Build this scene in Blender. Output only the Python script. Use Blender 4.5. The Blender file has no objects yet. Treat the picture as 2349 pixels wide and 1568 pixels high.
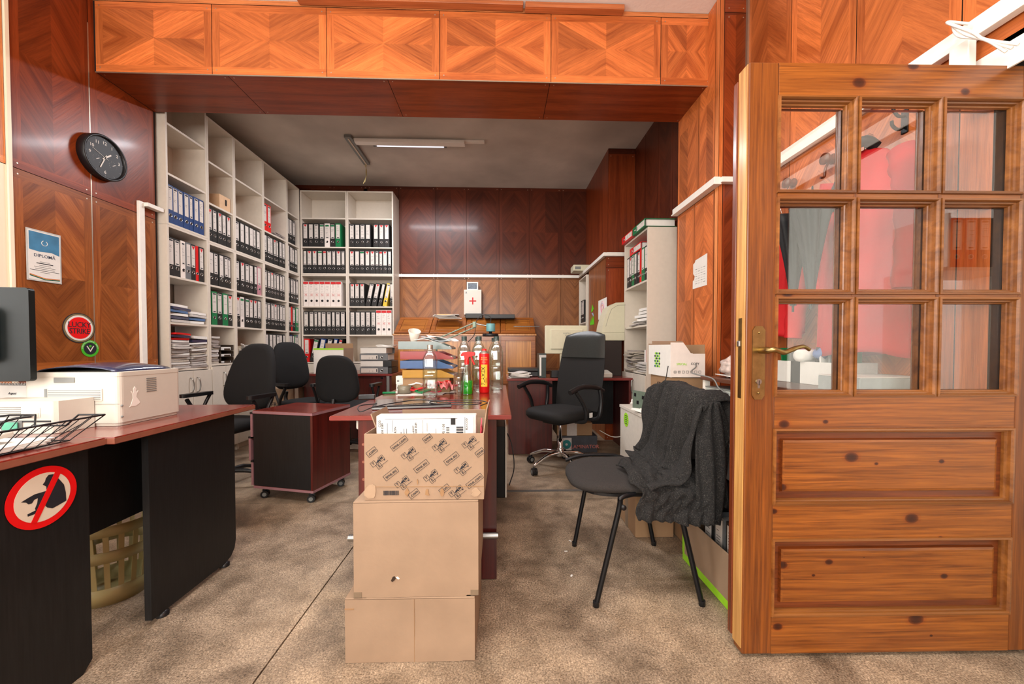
import bpy, math, random
from mathutils import Matrix, Vector
PI = math.pi
C = bpy.context.scene.collection
# ---------------------------------------------------------------- camera, world, lights, exposure
cam_d = bpy.data.cameras.new('camera'); cam = bpy.data.objects.new('camera', cam_d); C.objects.link(cam)
cam_d.sensor_width = 36.0; cam_d.lens = 880/2349*36; cam_d.shift_y = 31/2349; cam_d.clip_start = 0.02
EYE = 1.05
cam.location = (0, 0, EYE); cam.rotation_euler = (math.radians(90-1.2), 0, math.radians(-1.92))
sc = bpy.context.scene; sc.camera = cam
sc.view_settings.view_transform = 'Standard'; sc.view_settings.look = 'None'
sc.view_settings.gamma = 1; sc.view_settings.use_curve_mapping = False
sc.view_settings.exposure = 0.22
w = bpy.data.worlds.new('world'); sc.world = w; w.use_nodes = True
w.node_tree.nodes['Background'].inputs[0].default_value = (0.80, 0.88, 1.0, 1)
w.node_tree.nodes['Background'].inputs[1].default_value = 1.5
def area(name, loc, rot, sx, sy, power, col):
    l = bpy.data.lights.new(name, 'AREA'); l.shape = 'RECTANGLE'; l.size = sx; l.size_y = sy
    l.energy = power; l.color = col
    o = bpy.data.objects.new(name, l); C.objects.link(o); o.location = loc; o.rotation_euler = rot
    return o
area('daylight_rear_window', (-0.9, -2.14, 1.85), (PI/2, 0, PI), 2.9, 1.7, 150, (1.0, 0.98, 0.95)).rotation_euler = (PI/2, 0, 0)
area('daylight_left_window', (-2.68, 0.35, 1.65), (0, -PI/2, 0), 1.7, 1.5, 42, (0.97, 0.99, 1.0))
area('hall_fill_light', (1.92, -1.05, 1.6), (0, -PI/2, 0), 2.2, 1.7, 60, (1.0, 0.98, 0.95))  # added fill, no window here: brightens the hall wall mirrored in the panes
area('ceiling_tube_light', (-1.0, 4.28, 3.22), (0, 0, 0), 1.2, 0.12, 60, (0.97, 0.96, 1.0))
area('front_room_fill_light', (-0.6, 0.6, 3.3), (0, 0, 0), 2.4, 0.5, 62, (1.0, 0.97, 0.93))  # added fill over the front room, no fixture behind it
# ---------------------------------------------------------------- measuring: a point seen in the photo, on a known plane
_y, _p = math.radians(-1.92), math.radians(-1.2)
_fw = Vector((math.sin(-_y)*math.cos(_p), math.cos(_y)*math.cos(_p), math.sin(_p)))
_rt = Vector((math.cos(_y), math.sin(_y), 0)); _up = _rt.cross(_fw)
def at(x, y, ax, val):
    d = _fw*880 + _rt*(x-1174.5) - _up*(y-815); i = 'XYZ'.index(ax)
    e = Vector((0, 0, EYE)); return e + d*((val-e[i])/d[i])
def rect(x0, y0, x1, y1, Y):
    a = at(x0, y0, 'Y', Y); b = at(x1, y1, 'Y', Y); return a.x, b.x, b.z, a.z     # X0, X1, Z0, Z1
# ---------------------------------------------------------------- materials
def new_mat(name):
    m = bpy.data.materials.new(name); m.use_nodes = True
    return m, m.node_tree, m.node_tree.nodes['Principled BSDF']
def lin(c):
    return tuple(((v/255)/12.92 if v/255 <= 0.04045 else ((v/255+0.055)/1.055)**2.4) for v in c) + (1,)
def mat(name, rgb, rough=0.5, metal=0, var=0.08, scale=30, bump=0, bscale=200, coat=0, trans=0, ior=1.45, emit=0, stretch=None, sheen=0, spec=None):
    m, t, b = new_mat(name); c = lin(rgb)
    n = t.nodes.new('ShaderNodeTexNoise'); n.inputs['Scale'].default_value = scale; n.inputs['Detail'].default_value = 4
    tc = t.nodes.new('ShaderNodeTexCoord'); mp = t.nodes.new('ShaderNodeMapping')
    t.links.new(tc.outputs['Object'], mp.inputs[0]); t.links.new(mp.outputs[0], n.inputs[0])
    if stretch: mp.inputs['Scale'].default_value = stretch
    r = t.nodes.new('ShaderNodeMapRange'); r.inputs[1].default_value = 0.25; r.inputs[2].default_value = 0.75
    r.inputs[3].default_value = 1-var; r.inputs[4].default_value = 1+var
    t.links.new(n.outputs[0], r.inputs[0])
    mx = t.nodes.new('ShaderNodeMix'); mx.data_type = 'RGBA'; mx.blend_type = 'MULTIPLY'; mx.inputs[0].default_value = 1
    mx.inputs[6].default_value = c; t.links.new(r.outputs[0], mx.inputs[7]); t.links.new(mx.outputs[2], b.inputs['Base Color'])
    b.inputs['Roughness'].default_value = rough; b.inputs['Metallic'].default_value = metal
    b.inputs['Coat Weight'].default_value = coat; b.inputs['Coat Roughness'].default_value = 0.15
    b.inputs['Transmission Weight'].default_value = trans; b.inputs['IOR'].default_value = ior
    if spec is not None: b.inputs['Specular IOR Level'].default_value = spec
    if sheen: b.inputs['Sheen Weight'].default_value = sheen
    if emit: b.inputs['Emission Color'].default_value = c; b.inputs['Emission Strength'].default_value = emit
    if bump:
        n2 = t.nodes.new('ShaderNodeTexNoise'); n2.inputs['Scale'].default_value = bscale; n2.inputs['Detail'].default_value = 3
        t.links.new(mp.outputs[0], n2.inputs[0])
        bp = t.nodes.new('ShaderNodeBump'); bp.inputs['Strength'].default_value = bump; bp.inputs['Distance'].default_value = 0.004
        t.links.new(n2.outputs[0], bp.inputs['Height']); t.links.new(bp.outputs[0], b.inputs['Normal'])
    return m
def ramp(t, stops, src):
    r = t.nodes.new('ShaderNodeValToRGB'); e = r.color_ramp.elements
    while len(e) < len(stops): e.new(0.5)
    for i, (p, c) in enumerate(stops): e[i].position = p; e[i].color = c if len(c) == 4 else c+(1,)
    t.links.new(src, r.inputs[0]); return r
def mixc(t, a, b, mode='MULTIPLY', fac=1.0):
    m = t.nodes.new('ShaderNodeMix'); m.data_type = 'RGBA'; m.blend_type = mode
    if isinstance(fac, float): m.inputs[0].default_value = fac
    else: t.links.new(fac, m.inputs[0])
    for s, i in ((a, 6), (b, 7)):
        if isinstance(s, tuple): m.inputs[i].default_value = s
        else: t.links.new(s, m.inputs[i])
    return m.outputs[2]
def noise(t, vec, scale, mapscale=None, detail=5, rough=0.55, dist=0):
    if mapscale:
        mp = t.nodes.new('ShaderNodeMapping'); mp.inputs['Scale'].default_value = mapscale
        t.links.new(vec, mp.inputs[0]); vec = mp.outputs[0]
    n = t.nodes.new('ShaderNodeTexNoise'); n.inputs['Scale'].default_value = scale; n.inputs['Detail'].default_value = detail
    n.inputs['Roughness'].default_value = rough; n.inputs['Distortion'].default_value = dist
    t.links.new(vec, n.inputs[0]); return n.outputs[0]
def bumpit(t, b, h, s, d=0.002):
    bp = t.nodes.new('ShaderNodeBump'); bp.inputs['Strength'].default_value = s; bp.inputs['Distance'].default_value = d
    t.links.new(h, bp.inputs['Height']); t.links.new(bp.outputs[0], b.inputs['Normal'])
def veneer_mat():          # lacquered veneer: the piece's own tone comes from the face colour, grain runs along U
    m, t, b = new_mat('lacquered_veneer')
    uv = t.nodes.new('ShaderNodeUVMap'); uv.uv_map = 'uv'
    at_ = t.nodes.new('ShaderNodeAttribute'); at_.attribute_name = 'tone'
    g1 = noise(t, uv.outputs[0], 3, (1.3, 34, 1), 6, 0.6, 0.35)
    g2 = noise(t, uv.outputs[0], 3, (0.35, 5.0, 1), 3, 0.5, 0.5)
    g3 = noise(t, uv.outputs[0], 3, (5, 120, 1), 3, 0.6)
    r1 = ramp(t, [(0.30, (0.74, 0.66, 0.6)), (0.5, (1, 1, 1)), (0.72, (1.18, 1.2, 1.2))], g1)
    r2 = ramp(t, [(0.32, (0.72, 0.64, 0.6)), (0.47, (0.95, 0.95, 0.95)), (0.53, (1.08, 1.09, 1.1)), (0.7, (1.22, 1.27, 1.3))], g2)
    r3 = ramp(t, [(0.35, (0.86, 0.82, 0.8)), (0.6, (1.05, 1.05, 1.05))], g3)
    c = mixc(t, at_.outputs['Color'], r1.outputs[0]); c = mixc(t, c, r2.outputs[0]); c = mixc(t, c, r3.outputs[0])
    t.links.new(c, b.inputs['Base Color'])
    b.inputs['Roughness'].default_value = 0.36; b.inputs['Specular IOR Level'].default_value = 0.3; b.inputs['Coat Weight'].default_value = 0.09; b.inputs['Coat Roughness'].default_value = 0.12
    bumpit(t, b, g1, 0.12)
    return m
def wood_mat(name, dark, light, rough=0.4, knots=0, coat=0.2, axis=0, dens=1.0):
    m, t, b = new_mat(name); tc = t.nodes.new('ShaderNodeTexCoord'); o = tc.outputs['Object']
    sc_ = [26*dens]*3; sc_[axis] = 0.75*dens; sc2 = [7*dens]*3; sc2[axis] = 0.4*dens
    g1 = noise(t, o, 3, tuple(sc_), 6, 0.62, 0.5); g2 = noise(t, o, 2, tuple(sc2), 4, 0.5, 1.0)
    r1 = ramp(t, [(0.28, lin(dark)), (0.72, lin(light))], g1)
    r2 = ramp(t, [(0.3, (0.76, 0.68, 0.62)), (0.5, (1, 1, 1)), (0.75, (1.15, 1.12, 1.1))], g2)
    c = mixc(t, r1.outputs[0], r2.outputs[0])
    if knots:
        v = t.nodes.new('ShaderNodeTexVoronoi'); v.inputs['Scale'].default_value = knots
        v.voronoi_dimensions = '2D'; mp = t.nodes.new('ShaderNodeMapping'); mp.inputs['Rotation'].default_value = (PI/2, 0, 0); mp.inputs['Scale'].default_value = (0.7, 1, 1)
        t.links.new(o, mp.inputs[0]); t.links.new(mp.outputs[0], v.inputs[0])
        mm = t.nodes.new('ShaderNodeMath'); mm.operation = 'DIVIDE'; sx_ = t.nodes.new('ShaderNodeSeparateColor'); t.links.new(v.outputs['Color'], sx_.inputs[0]); t.links.new(v.outputs[0], mm.inputs[0]); t.links.new(sx_.outputs[0], mm.inputs[1])
        k = ramp(t, [(0.0, (0.12, 0.07, 0.05)), (0.09, (0.22, 0.12, 0.08)), (0.13, (0.5, 0.36, 0.26)), (0.15, (0.92, 0.78, 0.66)), (0.22, (1, 1, 1))], mm.outputs[0])
        c = mixc(t, c, k.outputs[0])
    t.links.new(c, b.inputs['Base Color']); b.inputs['Roughness'].default_value = rough
    b.inputs['Coat Weight'].default_value = coat; b.inputs['Coat Roughness'].default_value = 0.2
    bumpit(t, b, g1, 0.15); return m
def floor_mat(name, stops, rough):
    m, t, b = new_mat(name); tc = t.nodes.new('ShaderNodeTexCoord'); o = tc.outputs['Object']
    v = t.nodes.new('ShaderNodeTexVoronoi'); v.inputs['Scale'].default_value = 240; t.links.new(o, v.inputs[0])
    sp = noise(t, o, 170, None, 3, 0.75); st = noise(t, o, 2.2, None, 6, 0.62, 0.6); st2 = noise(t, o, 7, None, 5, 0.6, 0.3)
    r = ramp(t, stops, sp)
    vv = ramp(t, [(0.0, (0.6, 0.57, 0.54)), (0.35, (0.95, 0.95, 0.95)), (0.75, (1.18, 1.16, 1.13))], v.outputs['Color'])
    s1 = ramp(t, [(0.33, (0.42, 0.39, 0.37)), (0.5, (0.9, 0.89, 0.88)), (0.68, (1.15, 1.12, 1.08))], st)
    s2 = ramp(t, [(0.35, (0.66, 0.63, 0.6)), (0.6, (1.08, 1.06, 1.04))], st2)
    c = mixc(t, r.outputs[0], vv.outputs[0]); c = mixc(t, c, s1.outputs[0]); c = mixc(t, c, s2.outputs[0]); c = mixc(t, c, (0.80, 0.78, 0.76, 1))
    t.links.new(c, b.inputs['Base Color'])
    rr = t.nodes.new('ShaderNodeMapRange'); rr.inputs[3].default_value = rough-0.1; rr.inputs[4].default_value = rough+0.18
    t.links.new(st2, rr.inputs[0]); t.links.new(rr.outputs[0], b.inputs['Roughness']); bumpit(t, b, sp, 0.08); return m
def pane_mat(name, tint=(1, 1, 1, 1), ior=1.5, rough=0.0):   # thin clear sheet: transparent with Fresnel reflection
    m = bpy.data.materials.new(name); m.use_nodes = True; t = m.node_tree; t.nodes.clear()
    o = t.nodes.new('ShaderNodeOutputMaterial'); mx = t.nodes.new('ShaderNodeMixShader')
    tr = t.nodes.new('ShaderNodeBsdfTransparent'); tr.inputs[0].default_value = tint
    gl = t.nodes.new('ShaderNodeBsdfGlossy'); gl.inputs['Roughness'].default_value = rough
    lw = t.nodes.new('ShaderNodeLayerWeight'); lw.inputs[0].default_value = 0.5
    pw = t.nodes.new('ShaderNodeMath'); pw.operation = 'POWER'; pw.inputs[1].default_value = 4; t.links.new(lw.outputs['Facing'], pw.inputs[0])
    fr = t.nodes.new('ShaderNodeMapRange'); fr.inputs[3].default_value = ((ior-1)/(ior+1))**2; fr.inputs[4].default_value = 0.9; t.links.new(pw.outputs[0], fr.inputs[0])
    t.links.new(fr.outputs[0], mx.inputs[0]); t.links.new(tr.outputs[0], mx.inputs[1]); t.links.new(gl.outputs[0], mx.inputs[2])
    t.links.new(mx.outputs[0], o.inputs[0]); return m
VEN = veneer_mat()
PINE = wood_mat('knotty_pine_lying_grain', (92, 44, 8), (162, 94, 32), 0.36, 7.0, 0.14, 0, 1.5)
PINEV = wood_mat('pine_standing_grain', (82, 38, 8), (138, 76, 22), 0.38, 0, 0.14, 2, 1.6)
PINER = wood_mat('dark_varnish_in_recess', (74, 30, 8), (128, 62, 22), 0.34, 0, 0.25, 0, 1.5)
PINED = wood_mat('dark_pine_edge', (60, 20, 4), (120, 52, 16), 0.4, 0, 0.3, 2)
PINEL = wood_mat('worn_pale_pine_edge', (150, 100, 45), (214, 166, 98), 0.5, 0, 0.2, 2)
MOULD = wood_mat('rubbed_moulding', (94, 50, 16), (150, 94, 42), 0.38, 0, 0.15, 0, 0.35)
MAHO = wood_mat('mahogany_laminate', (84, 22, 14), (136, 44, 30), 0.2, 0, 0.5, 0, 0.6)
MAHOV = wood_mat('mahogany_laminate_standing', (58, 14, 12), (92, 26, 20), 0.3, 0, 0.3, 2, 0.6)
MAHOE = mat('mahogany_edge_band', (146, 106, 112), 0.35, var=0.08)
MAHOE2 = mat('brown_edge_band', (140, 84, 66), 0.4, var=0.1)
OAKC = wood_mat('honey_oak', (150, 88, 30), (206, 142, 66), 0.35, 0, 0.4, 2)
LABEL = mat('grey_white_label', (206, 198, 190), 0.7, var=0.03)
OAKL = wood_mat('honey_oak_lid', (120, 66, 18), (172, 108, 44), 0.35, 0, 0.25, 0)
OAKD = wood_mat('brown_oak_frame', (112, 58, 18), (164, 96, 38), 0.35, 0, 0.4, 0)
BLKW = mat('black_laminate', (25, 25, 26), 0.42, var=0.35, scale=6, stretch=(30, 30, 1.5), spec=0.35)
WHT = mat('white_laminate', (208, 198, 184), 0.42, var=0.03)
WHTE = mat('beige_edge_band', (205, 190, 172), 0.5, var=0.04)
TRIMW = mat('white_plastic_trim', (236, 232, 224), 0.35, var=0.03)
PLAST = mat('warm_white_plastic', (206, 200, 188), 0.38, var=0.02, bump=0.05, bscale=600)
BEIGE = mat('aged_beige_plastic', (206, 202, 176), 0.42, var=0.03)
GREYP = mat('grey_plastic', (120, 122, 120), 0.45, var=0.05)
DARKP = mat('black_plastic', (22, 22, 24), 0.38, var=0.1)
FABK = mat('black_fabric', (13, 13, 14), 0.9, var=0.25, scale=400, bump=0.3, bscale=900)
LEATH = mat('black_leatherette', (40, 42, 40), 0.33, var=0.15, scale=60, bump=0.15, bscale=350)
MESHB = mat('black_mesh_fabric', (14, 12, 11), 0.8, var=0.2, scale=500)
FABG = mat('charcoal_woven_seat', (46, 42, 40), 0.95, var=0.35, scale=260, bump=0.35, bscale=500)
STEEL = mat('brushed_steel', (160, 160, 158), 0.3, 1, 0.06)
CHROME = mat('polished_chrome', (225, 225, 225), 0.1, 1, 0.02)
BRASS = mat('aged_brass', (150, 128, 84), 0.32, 1, 0.25, 40)
BLKM = mat('black_metal', (24, 24, 26), 0.35, 0.4, 0.1)
CARD = mat('cardboard', (152, 127, 104), 0.8, var=0.09, scale=8, bump=0.1, bscale=60)
CARD2 = mat('brown_cardboard', (150, 118, 86), 0.8, var=0.08, scale=9, bump=0.1, bscale=60)
CARDD = mat('torn_cardboard_edge', (150, 116, 82), 0.9, var=0.15, scale=50)
PAPER = mat('white_paper', (224, 221, 215), 0.8, var=0.03)
PAPER2 = mat('grey_paper', (196, 190, 184), 0.8, var=0.08, scale=60)
INK = mat('black_ink', (28, 30, 40), 0.7, var=0.05)
RED = mat('red_plastic', (206, 22, 22), 0.35, var=0.05)
REDI = mat('red_print', (196, 36, 40), 0.6, var=0.03)
PINK = mat('pink_plastic', (232, 70, 90), 0.4, var=0.05)
BLUE = mat('blue_cover', (28, 58, 110), 0.45, var=0.06)
NAVY = mat('navy_translucent_cover', (44, 50, 78), 0.15, var=0.05, coat=0.5)
GREEN = mat('green_cover', (10, 110, 62), 0.45, var=0.05)
LIME = mat('lime_print', (150, 210, 40), 0.6, var=0.05)
YEL = mat('yellow_cover', (214, 178, 52), 0.5, var=0.05)
BLKB = mat('black_binder_cover', (30, 29, 28), 0.5, var=0.12, scale=50)
GRYB = mat('grey_binder_cover', (104, 106, 108), 0.5, var=0.1)
WHTB = mat('white_binder_cover', (226, 216, 208), 0.5, var=0.04)
PNKB = mat('marbled_pink_cover', (176, 120, 130), 0.5, var=0.35, scale=25)
GAP = mat('dark_gap', (22, 9, 4), 0.9)
SCREW = mat('screw_heads', (190, 178, 160), 0.35, 0.8, 0.05)
GLASS = pane_mat('clear_pane', (0.97, 0.98, 0.97, 1), 1.75)
# ---------------------------------------------------------------- mesh builder
class MB:
    def __init__(s): s.v = []; s.f = []; s.mi = []; s.mats = []; s.M = Matrix(); s.uv = {}; s.col = {}; s.sm = set()
    def mid(s, m):
        if m is None: m = s.mats[-1] if s.mats else WHT
        if m not in s.mats: s.mats.append(m)
        return s.mats.index(m)
    def add(s, vs, fs, m=None, smooth=False):
        b = len(s.v); k = s.mid(m); s.v += [s.M @ Vector(v) for v in vs]
        for f in fs:
            if smooth: s.sm.add(len(s.f))
            s.f.append([b+i for i in f]); s.mi.append(k)
    def box(s, x0, x1, y0, y1, z0, z1, m=None):
        s.add([(x0,y0,z0),(x1,y0,z0),(x1,y1,z0),(x0,y1,z0),(x0,y0,z1),(x1,y0,z1),(x1,y1,z1),(x0,y1,z1)],
              [(0,3,2,1),(4,5,6,7),(0,1,5,4),(1,2,6,5),(2,3,7,6),(3,0,4,7)], m)
        return s
    def quad(s, p, m=None, uv=None, col=None):
        n = len(s.f); s.add(p, [tuple(range(len(p)))], m)
        if uv: s.uv[n] = uv
        if col: s.col[n] = col
    def tube(s, pts, r, n=8, m=None, closed=False):
        pts = [Vector(p) for p in pts]; N = len(pts); R = r if isinstance(r, (list, tuple)) else [r]*N
        vs = []; up = None
        for i, p in enumerate(pts):
            a = pts[i-1] if (i > 0 or closed) else p; b = pts[(i+1) % N] if (i < N-1 or closed) else p
            d = (b-a).normalized()
            if up is None: up = Vector((0, 0, 1)) if abs(d.z) < 0.9 else Vector((1, 0, 0))
            sd = d.cross(up)
            if sd.length < 1e-5: sd = d.orthogonal()
            sd.normalize(); up = sd.cross(d).normalized()
            for k in range(n):
                t = 2*PI*k/n; vs.append(p + sd*math.cos(t)*R[i] + up*math.sin(t)*R[i])
        fs = []
        for i in range(N if closed else N-1):
            j = (i+1) % N
            for k in range(n): fs.append((i*n+k, i*n+(k+1) % n, j*n+(k+1) % n, j*n+k))
        s.add(vs, fs, m, True)
        if not closed:
            s.add(vs[:n], [tuple(range(n))[::-1]], m); s.add(vs[-n:], [tuple(range(n))], m)
        return s
    def lathe(s, prof, n=24, m=None, sq=2.0, smooth=True):    # profile (r, z); sq > 2 squares the section
        vs = []
        for r, z in prof:
            for k in range(n):
                t = 2*PI*k/n; c, q = math.cos(t), math.sin(t); e = 2/sq if r > 0 else 1
                if sq != 2.0: c, q = math.copysign(abs(c)**e, c), math.copysign(abs(q)**e, q)
                vs.append((r*c, r*q, z))
        fs = []
        for i in range(len(prof)-1):
            for k in range(n): fs.append((i*n+k, i*n+(k+1) % n, (i+1)*n+(k+1) % n, (i+1)*n+k))
        s.add(vs, fs, m, smooth)
        if prof[0] == prof[-1]: return s
        if prof[0][0] > 1e-6: s.add(vs[:n], [tuple(range(n))[::-1]], m)
        if prof[-1][0] > 1e-6: s.add(vs[-n:], [tuple(range(n))], m)
        return s
    def prism(s, poly, z0, z1, m=None, smooth=False):
        n = len(poly); vs = [(x, y, z0) for x, y in poly]+[(x, y, z1) for x, y in poly]
        s.add(vs, [tuple(range(n))[::-1], tuple(range(n, 2*n))], m)
        s.add(vs, [(i, (i+1) % n, n+(i+1) % n, n+i) for i in range(n)], m, smooth)
        return s
    def pad(s, poly, t, m=None, edge=0.6, bow=None):     # cushion: outline in XY, thickness along z, softened rim
        n = len(poly); cx = sum(p[0] for p in poly)/n; cy = sum(p[1] for p in poly)/n
        ks = [(0.0, 1), (0.5, 1), (0.8, 0.94), (0.93, 0.75), (1.0, 0.3)]
        rows = [(k, h*t/2) for k, h in ks]+[(k, -h*t/2) for k, h in ks[::-1]]; vs = []
        for k, z in rows:
            for x, y in poly:
                X = cx+(x-cx)*k; Y = cy+(y-cy)*k; vs.append((X, Y, z+(bow(X, Y) if bow else 0)))
        fs = []
        for i in range(len(rows)-1):
            for k in range(n): fs.append((i*n+k, (i+1)*n+k, (i+1)*n+(k+1) % n, i*n+(k+1) % n))
        s.add(vs, fs, m, True); return s
    def grid(s, fn, nu, nv, m=None, smooth=True):
        vs = [fn(i/nu, j/nv) for i in range(nu+1) for j in range(nv+1)]
        fs = [(i*(nv+1)+j, (i+1)*(nv+1)+j, (i+1)*(nv+1)+j+1, i*(nv+1)+j+1) for i in range(nu) for j in range(nv)]
        s.add(vs, fs, m, smooth); return s
    def sphere(s, c, r, m=None, n=12, sz=1):
        c = Vector(c); o = s.M; s.M = o @ Matrix.Translation(c)
        s.lathe([(max(r*math.sin(PI*i/n), 0 if i in (0, n) else 1e-4), -r*sz*math.cos(PI*i/n)) for i in range(n+1)], n*2, m); s.M = o; return s
    def text(s, txt, size, M, m=None, ext=0.0004, spacing=1.0, align='CENTER', bold=0.005):
        cu = bpy.data.curves.new('t', 'FONT'); cu.body = txt; cu.size = size; cu.extrude = ext; cu.align_x = align; cu.align_y = 'CENTER'
        cu.space_character = spacing; cu.resolution_u = 2; cu.offset = bold*size
        o = bpy.data.objects.new('t', cu); me = bpy.data.meshes.new_from_object(o)
        old = s.M; s.M = old @ M
        s.add([tuple(v.co) for v in me.vertices], [tuple(p.vertices) for p in me.polygons], m); s.M = old
        bpy.data.objects.remove(o); bpy.data.meshes.remove(me); bpy.data.curves.remove(cu); return s
    def build(s, name, parent=None, bevel=0, sub=0, solid=0, seg=2, smooth=None):
        me = bpy.data.meshes.new(name); me.from_pydata([tuple(v) for v in s.v], [], s.f)
        for m in s.mats: me.materials.append(m)
        me.polygons.foreach_set('material_index', s.mi)
        if s.uv:
            L = me.uv_layers.new(name='uv'); A = me.attributes.new('tone', 'FLOAT_COLOR', 'FACE')
            for p in me.polygons:
                u = s.uv.get(p.index)
                if u:
                    for k, li in enumerate(p.loop_indices): L.data[li].uv = u[k]
                A.data[p.index].color = s.col.get(p.index, (0.3, 0.1, 0.04, 1))
        for i in s.sm: me.polygons[i].use_smooth = True
        me.update(); o = bpy.data.objects.new(name, me); C.objects.link(o)
        if parent: o.parent = parent
        if solid: md = o.modifiers.new('s', 'SOLIDIFY'); md.thickness = solid; md.offset = 0
        if bevel: md = o.modifiers.new('b', 'BEVEL'); md.width = bevel; md.segments = seg; md.limit_method = 'ANGLE'; md.angle_limit = 0.7
        if sub: md = o.modifiers.new('d', 'SUBSURF'); md.levels = sub; md.render_levels = sub
        return o
def T(x=0, y=0, z=0, rz=0, rx=0, ry=0):
    return Matrix.Translation((x, y, z)) @ Matrix.Rotation(rz, 4, 'Z') @ Matrix.Rotation(ry, 4, 'Y') @ Matrix.Rotation(rx, 4, 'X')
FRONT = Matrix.Rotation(PI/2, 4, 'X')        # XY drawing stood up, facing -Y
def thing(name, label, cat, loc=(0, 0, 0), rz=0, group=None, rx=0, ry=0):
    o = bpy.data.objects.new(name, None); o.empty_display_size = 0.05; C.objects.link(o)
    o.location = loc; o.rotation_euler = (rx, ry, rz); o['label'] = label; o['category'] = cat
    if group: o['group'] = group
    return o
def tag(o, label, cat, group=None):
    o['label'] = label; o['category'] = cat
    if group: o['group'] = group
    return o
def struct(o): o['kind'] = 'structure'; return o
def copy_tree(o, parent=None):
    c = o.copy(); C.objects.link(c)
    if parent: c.parent = parent
    for ch in list(o.children): copy_tree(ch, c)
    return c
def rrect(w, h, r, n=5, cx=0, cy=0):
    p = []
    for sx, sy, a in ((1, 1, 0), (-1, 1, PI/2), (-1, -1, PI), (1, -1, 1.5*PI)):
        for k in range(n+1):
            t = a+PI/2*k/n; p.append((cx+sx*(w/2-r)+r*math.cos(t), cy+sy*(h/2-r)+r*math.sin(t)))
    return p
def circ(r, n=24, cx=0, cy=0, ry=None):
    return [(cx+r*math.cos(2*PI*k/n), cy+(ry or r)*math.sin(2*PI*k/n)) for k in range(n)]
def smoothpath(pts, k=6):                    # Catmull-Rom through the points
    P = [Vector(p) for p in pts]; P = [P[0]*2-P[1]]+P+[P[-1]*2-P[-2]]; out = []
    for i in range(1, len(P)-2):
        a, b, c, d = P[i-1:i+3]
        for j in range(k):
            t = j/k; out.append(0.5*((2*b)+(c-a)*t+(2*a-5*b+4*c-d)*t*t+(3*b-a-3*c+d)*t**3))
    out.append(P[-2]); return out
# ---------------------------------------------------------------- veneer panelling
def shade(c, k): return (c[0]*k, c[1]*k, c[2]*k, 1)
def veneer(mb, O, U, V, w, h, base, style='x', fr=0.055, rng=random, dirk=1, screws=True):
    O, U, V = Vector(O), Vector(U), Vector(V); N = U.cross(V)
    def pc(poly, ang, ox=0, oy=0, k=1.0, flip=(1, 1)):     # one piece of veneer, grain at `ang`
        p = [O+U*x+V*y for x, y in poly]; ca, sa = math.cos(ang), math.sin(ang); uv = []
        for x, y in poly:
            a, b = (x-ox)*flip[0], (y-oy)*flip[1]; uv.append((a*ca+b*sa+su, -a*sa+b*ca+sv))
        mb.quad(p, VEN, uv, shade(base, k))
    su, sv = rng.random()*40, rng.random()*40
    g = 0.002
    x0, x1, y0, y1 = g, w-g, g, h-g
    if fr:
        j = lambda: rng.uniform(0.85, 1.2)
        pc([(x0, y0), (x1, y0), (x1, y0+fr), (x0, y0+fr)], 0, k=j()); pc([(x0, y1-fr), (x1, y1-fr), (x1, y1), (x0, y1)], 0, k=j())
        pc([(x0, y0+fr), (x0+fr, y0+fr), (x0+fr, y1-fr), (x0, y1-fr)], PI/2, k=j()); pc([(x1-fr, y0+fr), (x1, y0+fr), (x1, y1-fr), (x1-fr, y1-fr)], PI/2, k=j())
        x0 += fr; x1 -= fr; y0 += fr; y1 -= fr
    cx, cy = (x0+x1)/2, (y0+y1)/2
    if style == 'x':
        a = math.atan2(y1-y0, x1-x0)*dirk
        if a < 0: a = -a; a = PI-a
        for sx in (-1, 1):
            for sy in (-1, 1):
                X, Y = (x1 if sx > 0 else x0), (y1 if sy > 0 else y0)
                ka, kb = rng.uniform(0.78, 1.2), rng.uniform(0.85, 1.38)
                t1 = [(cx, cy), (X, cy), (X, Y)]; t2 = [(cx, cy), (X, Y), (cx, Y)]
                if sx*sy < 0: t1.reverse(); t2.reverse()
                pc(t1, a, cx, cy, ka, (sx, sy)); pc(t2, a, cx, cy, kb, (sx, sy))
    elif style[0] == 'v':                      # book-matched chevrons, `n` rows
        n = int(style[1:] or 1)
        for r in range(n):
            ya, yb = y0+(y1-y0)*r/n, y0+(y1-y0)*(r+1)/n; fy = 1 if (r % 2 == 0) == (dirk > 0) else -1
            for sx in (-1, 1):
                X = x1 if sx > 0 else x0; q = [(cx, ya), (X, ya), (X, yb), (cx, yb)]
                if sx < 0: q.reverse()
                pc(q, math.radians(52), cx, ya, rng.uniform(0.74, 1.28), (sx, fy))
    elif style == 's':                         # plain boards standing
        pc([(x0, y0), (x1, y0), (x1, y1), (x0, y1)], PI/2, k=rng.uniform(0.9, 1.1))
    else:
        pc([(x0, y0), (x1, y0), (x1, y1), (x0, y1)], 0, k=rng.uniform(0.9, 1.1))
    if screws:
        for sx in (0.03, w-0.03):
            for sy in (0.03, h-0.03):
                c = O+U*sx+V*sy+N*0.001; mb.quad([c+(U*math.cos(t)+V*math.sin(t))*0.0045 for t in [2*PI*k/8 for k in range(8)]], SCREW)
def L3(c): return tuple(lin(c)[:3])
V_OR, V_RD, V_DK, V_BR, V_LT = L3((192, 106, 54)), L3((132, 56, 22)), L3((82, 34, 16)), L3((150, 84, 38)), L3((210, 130, 76))
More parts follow.
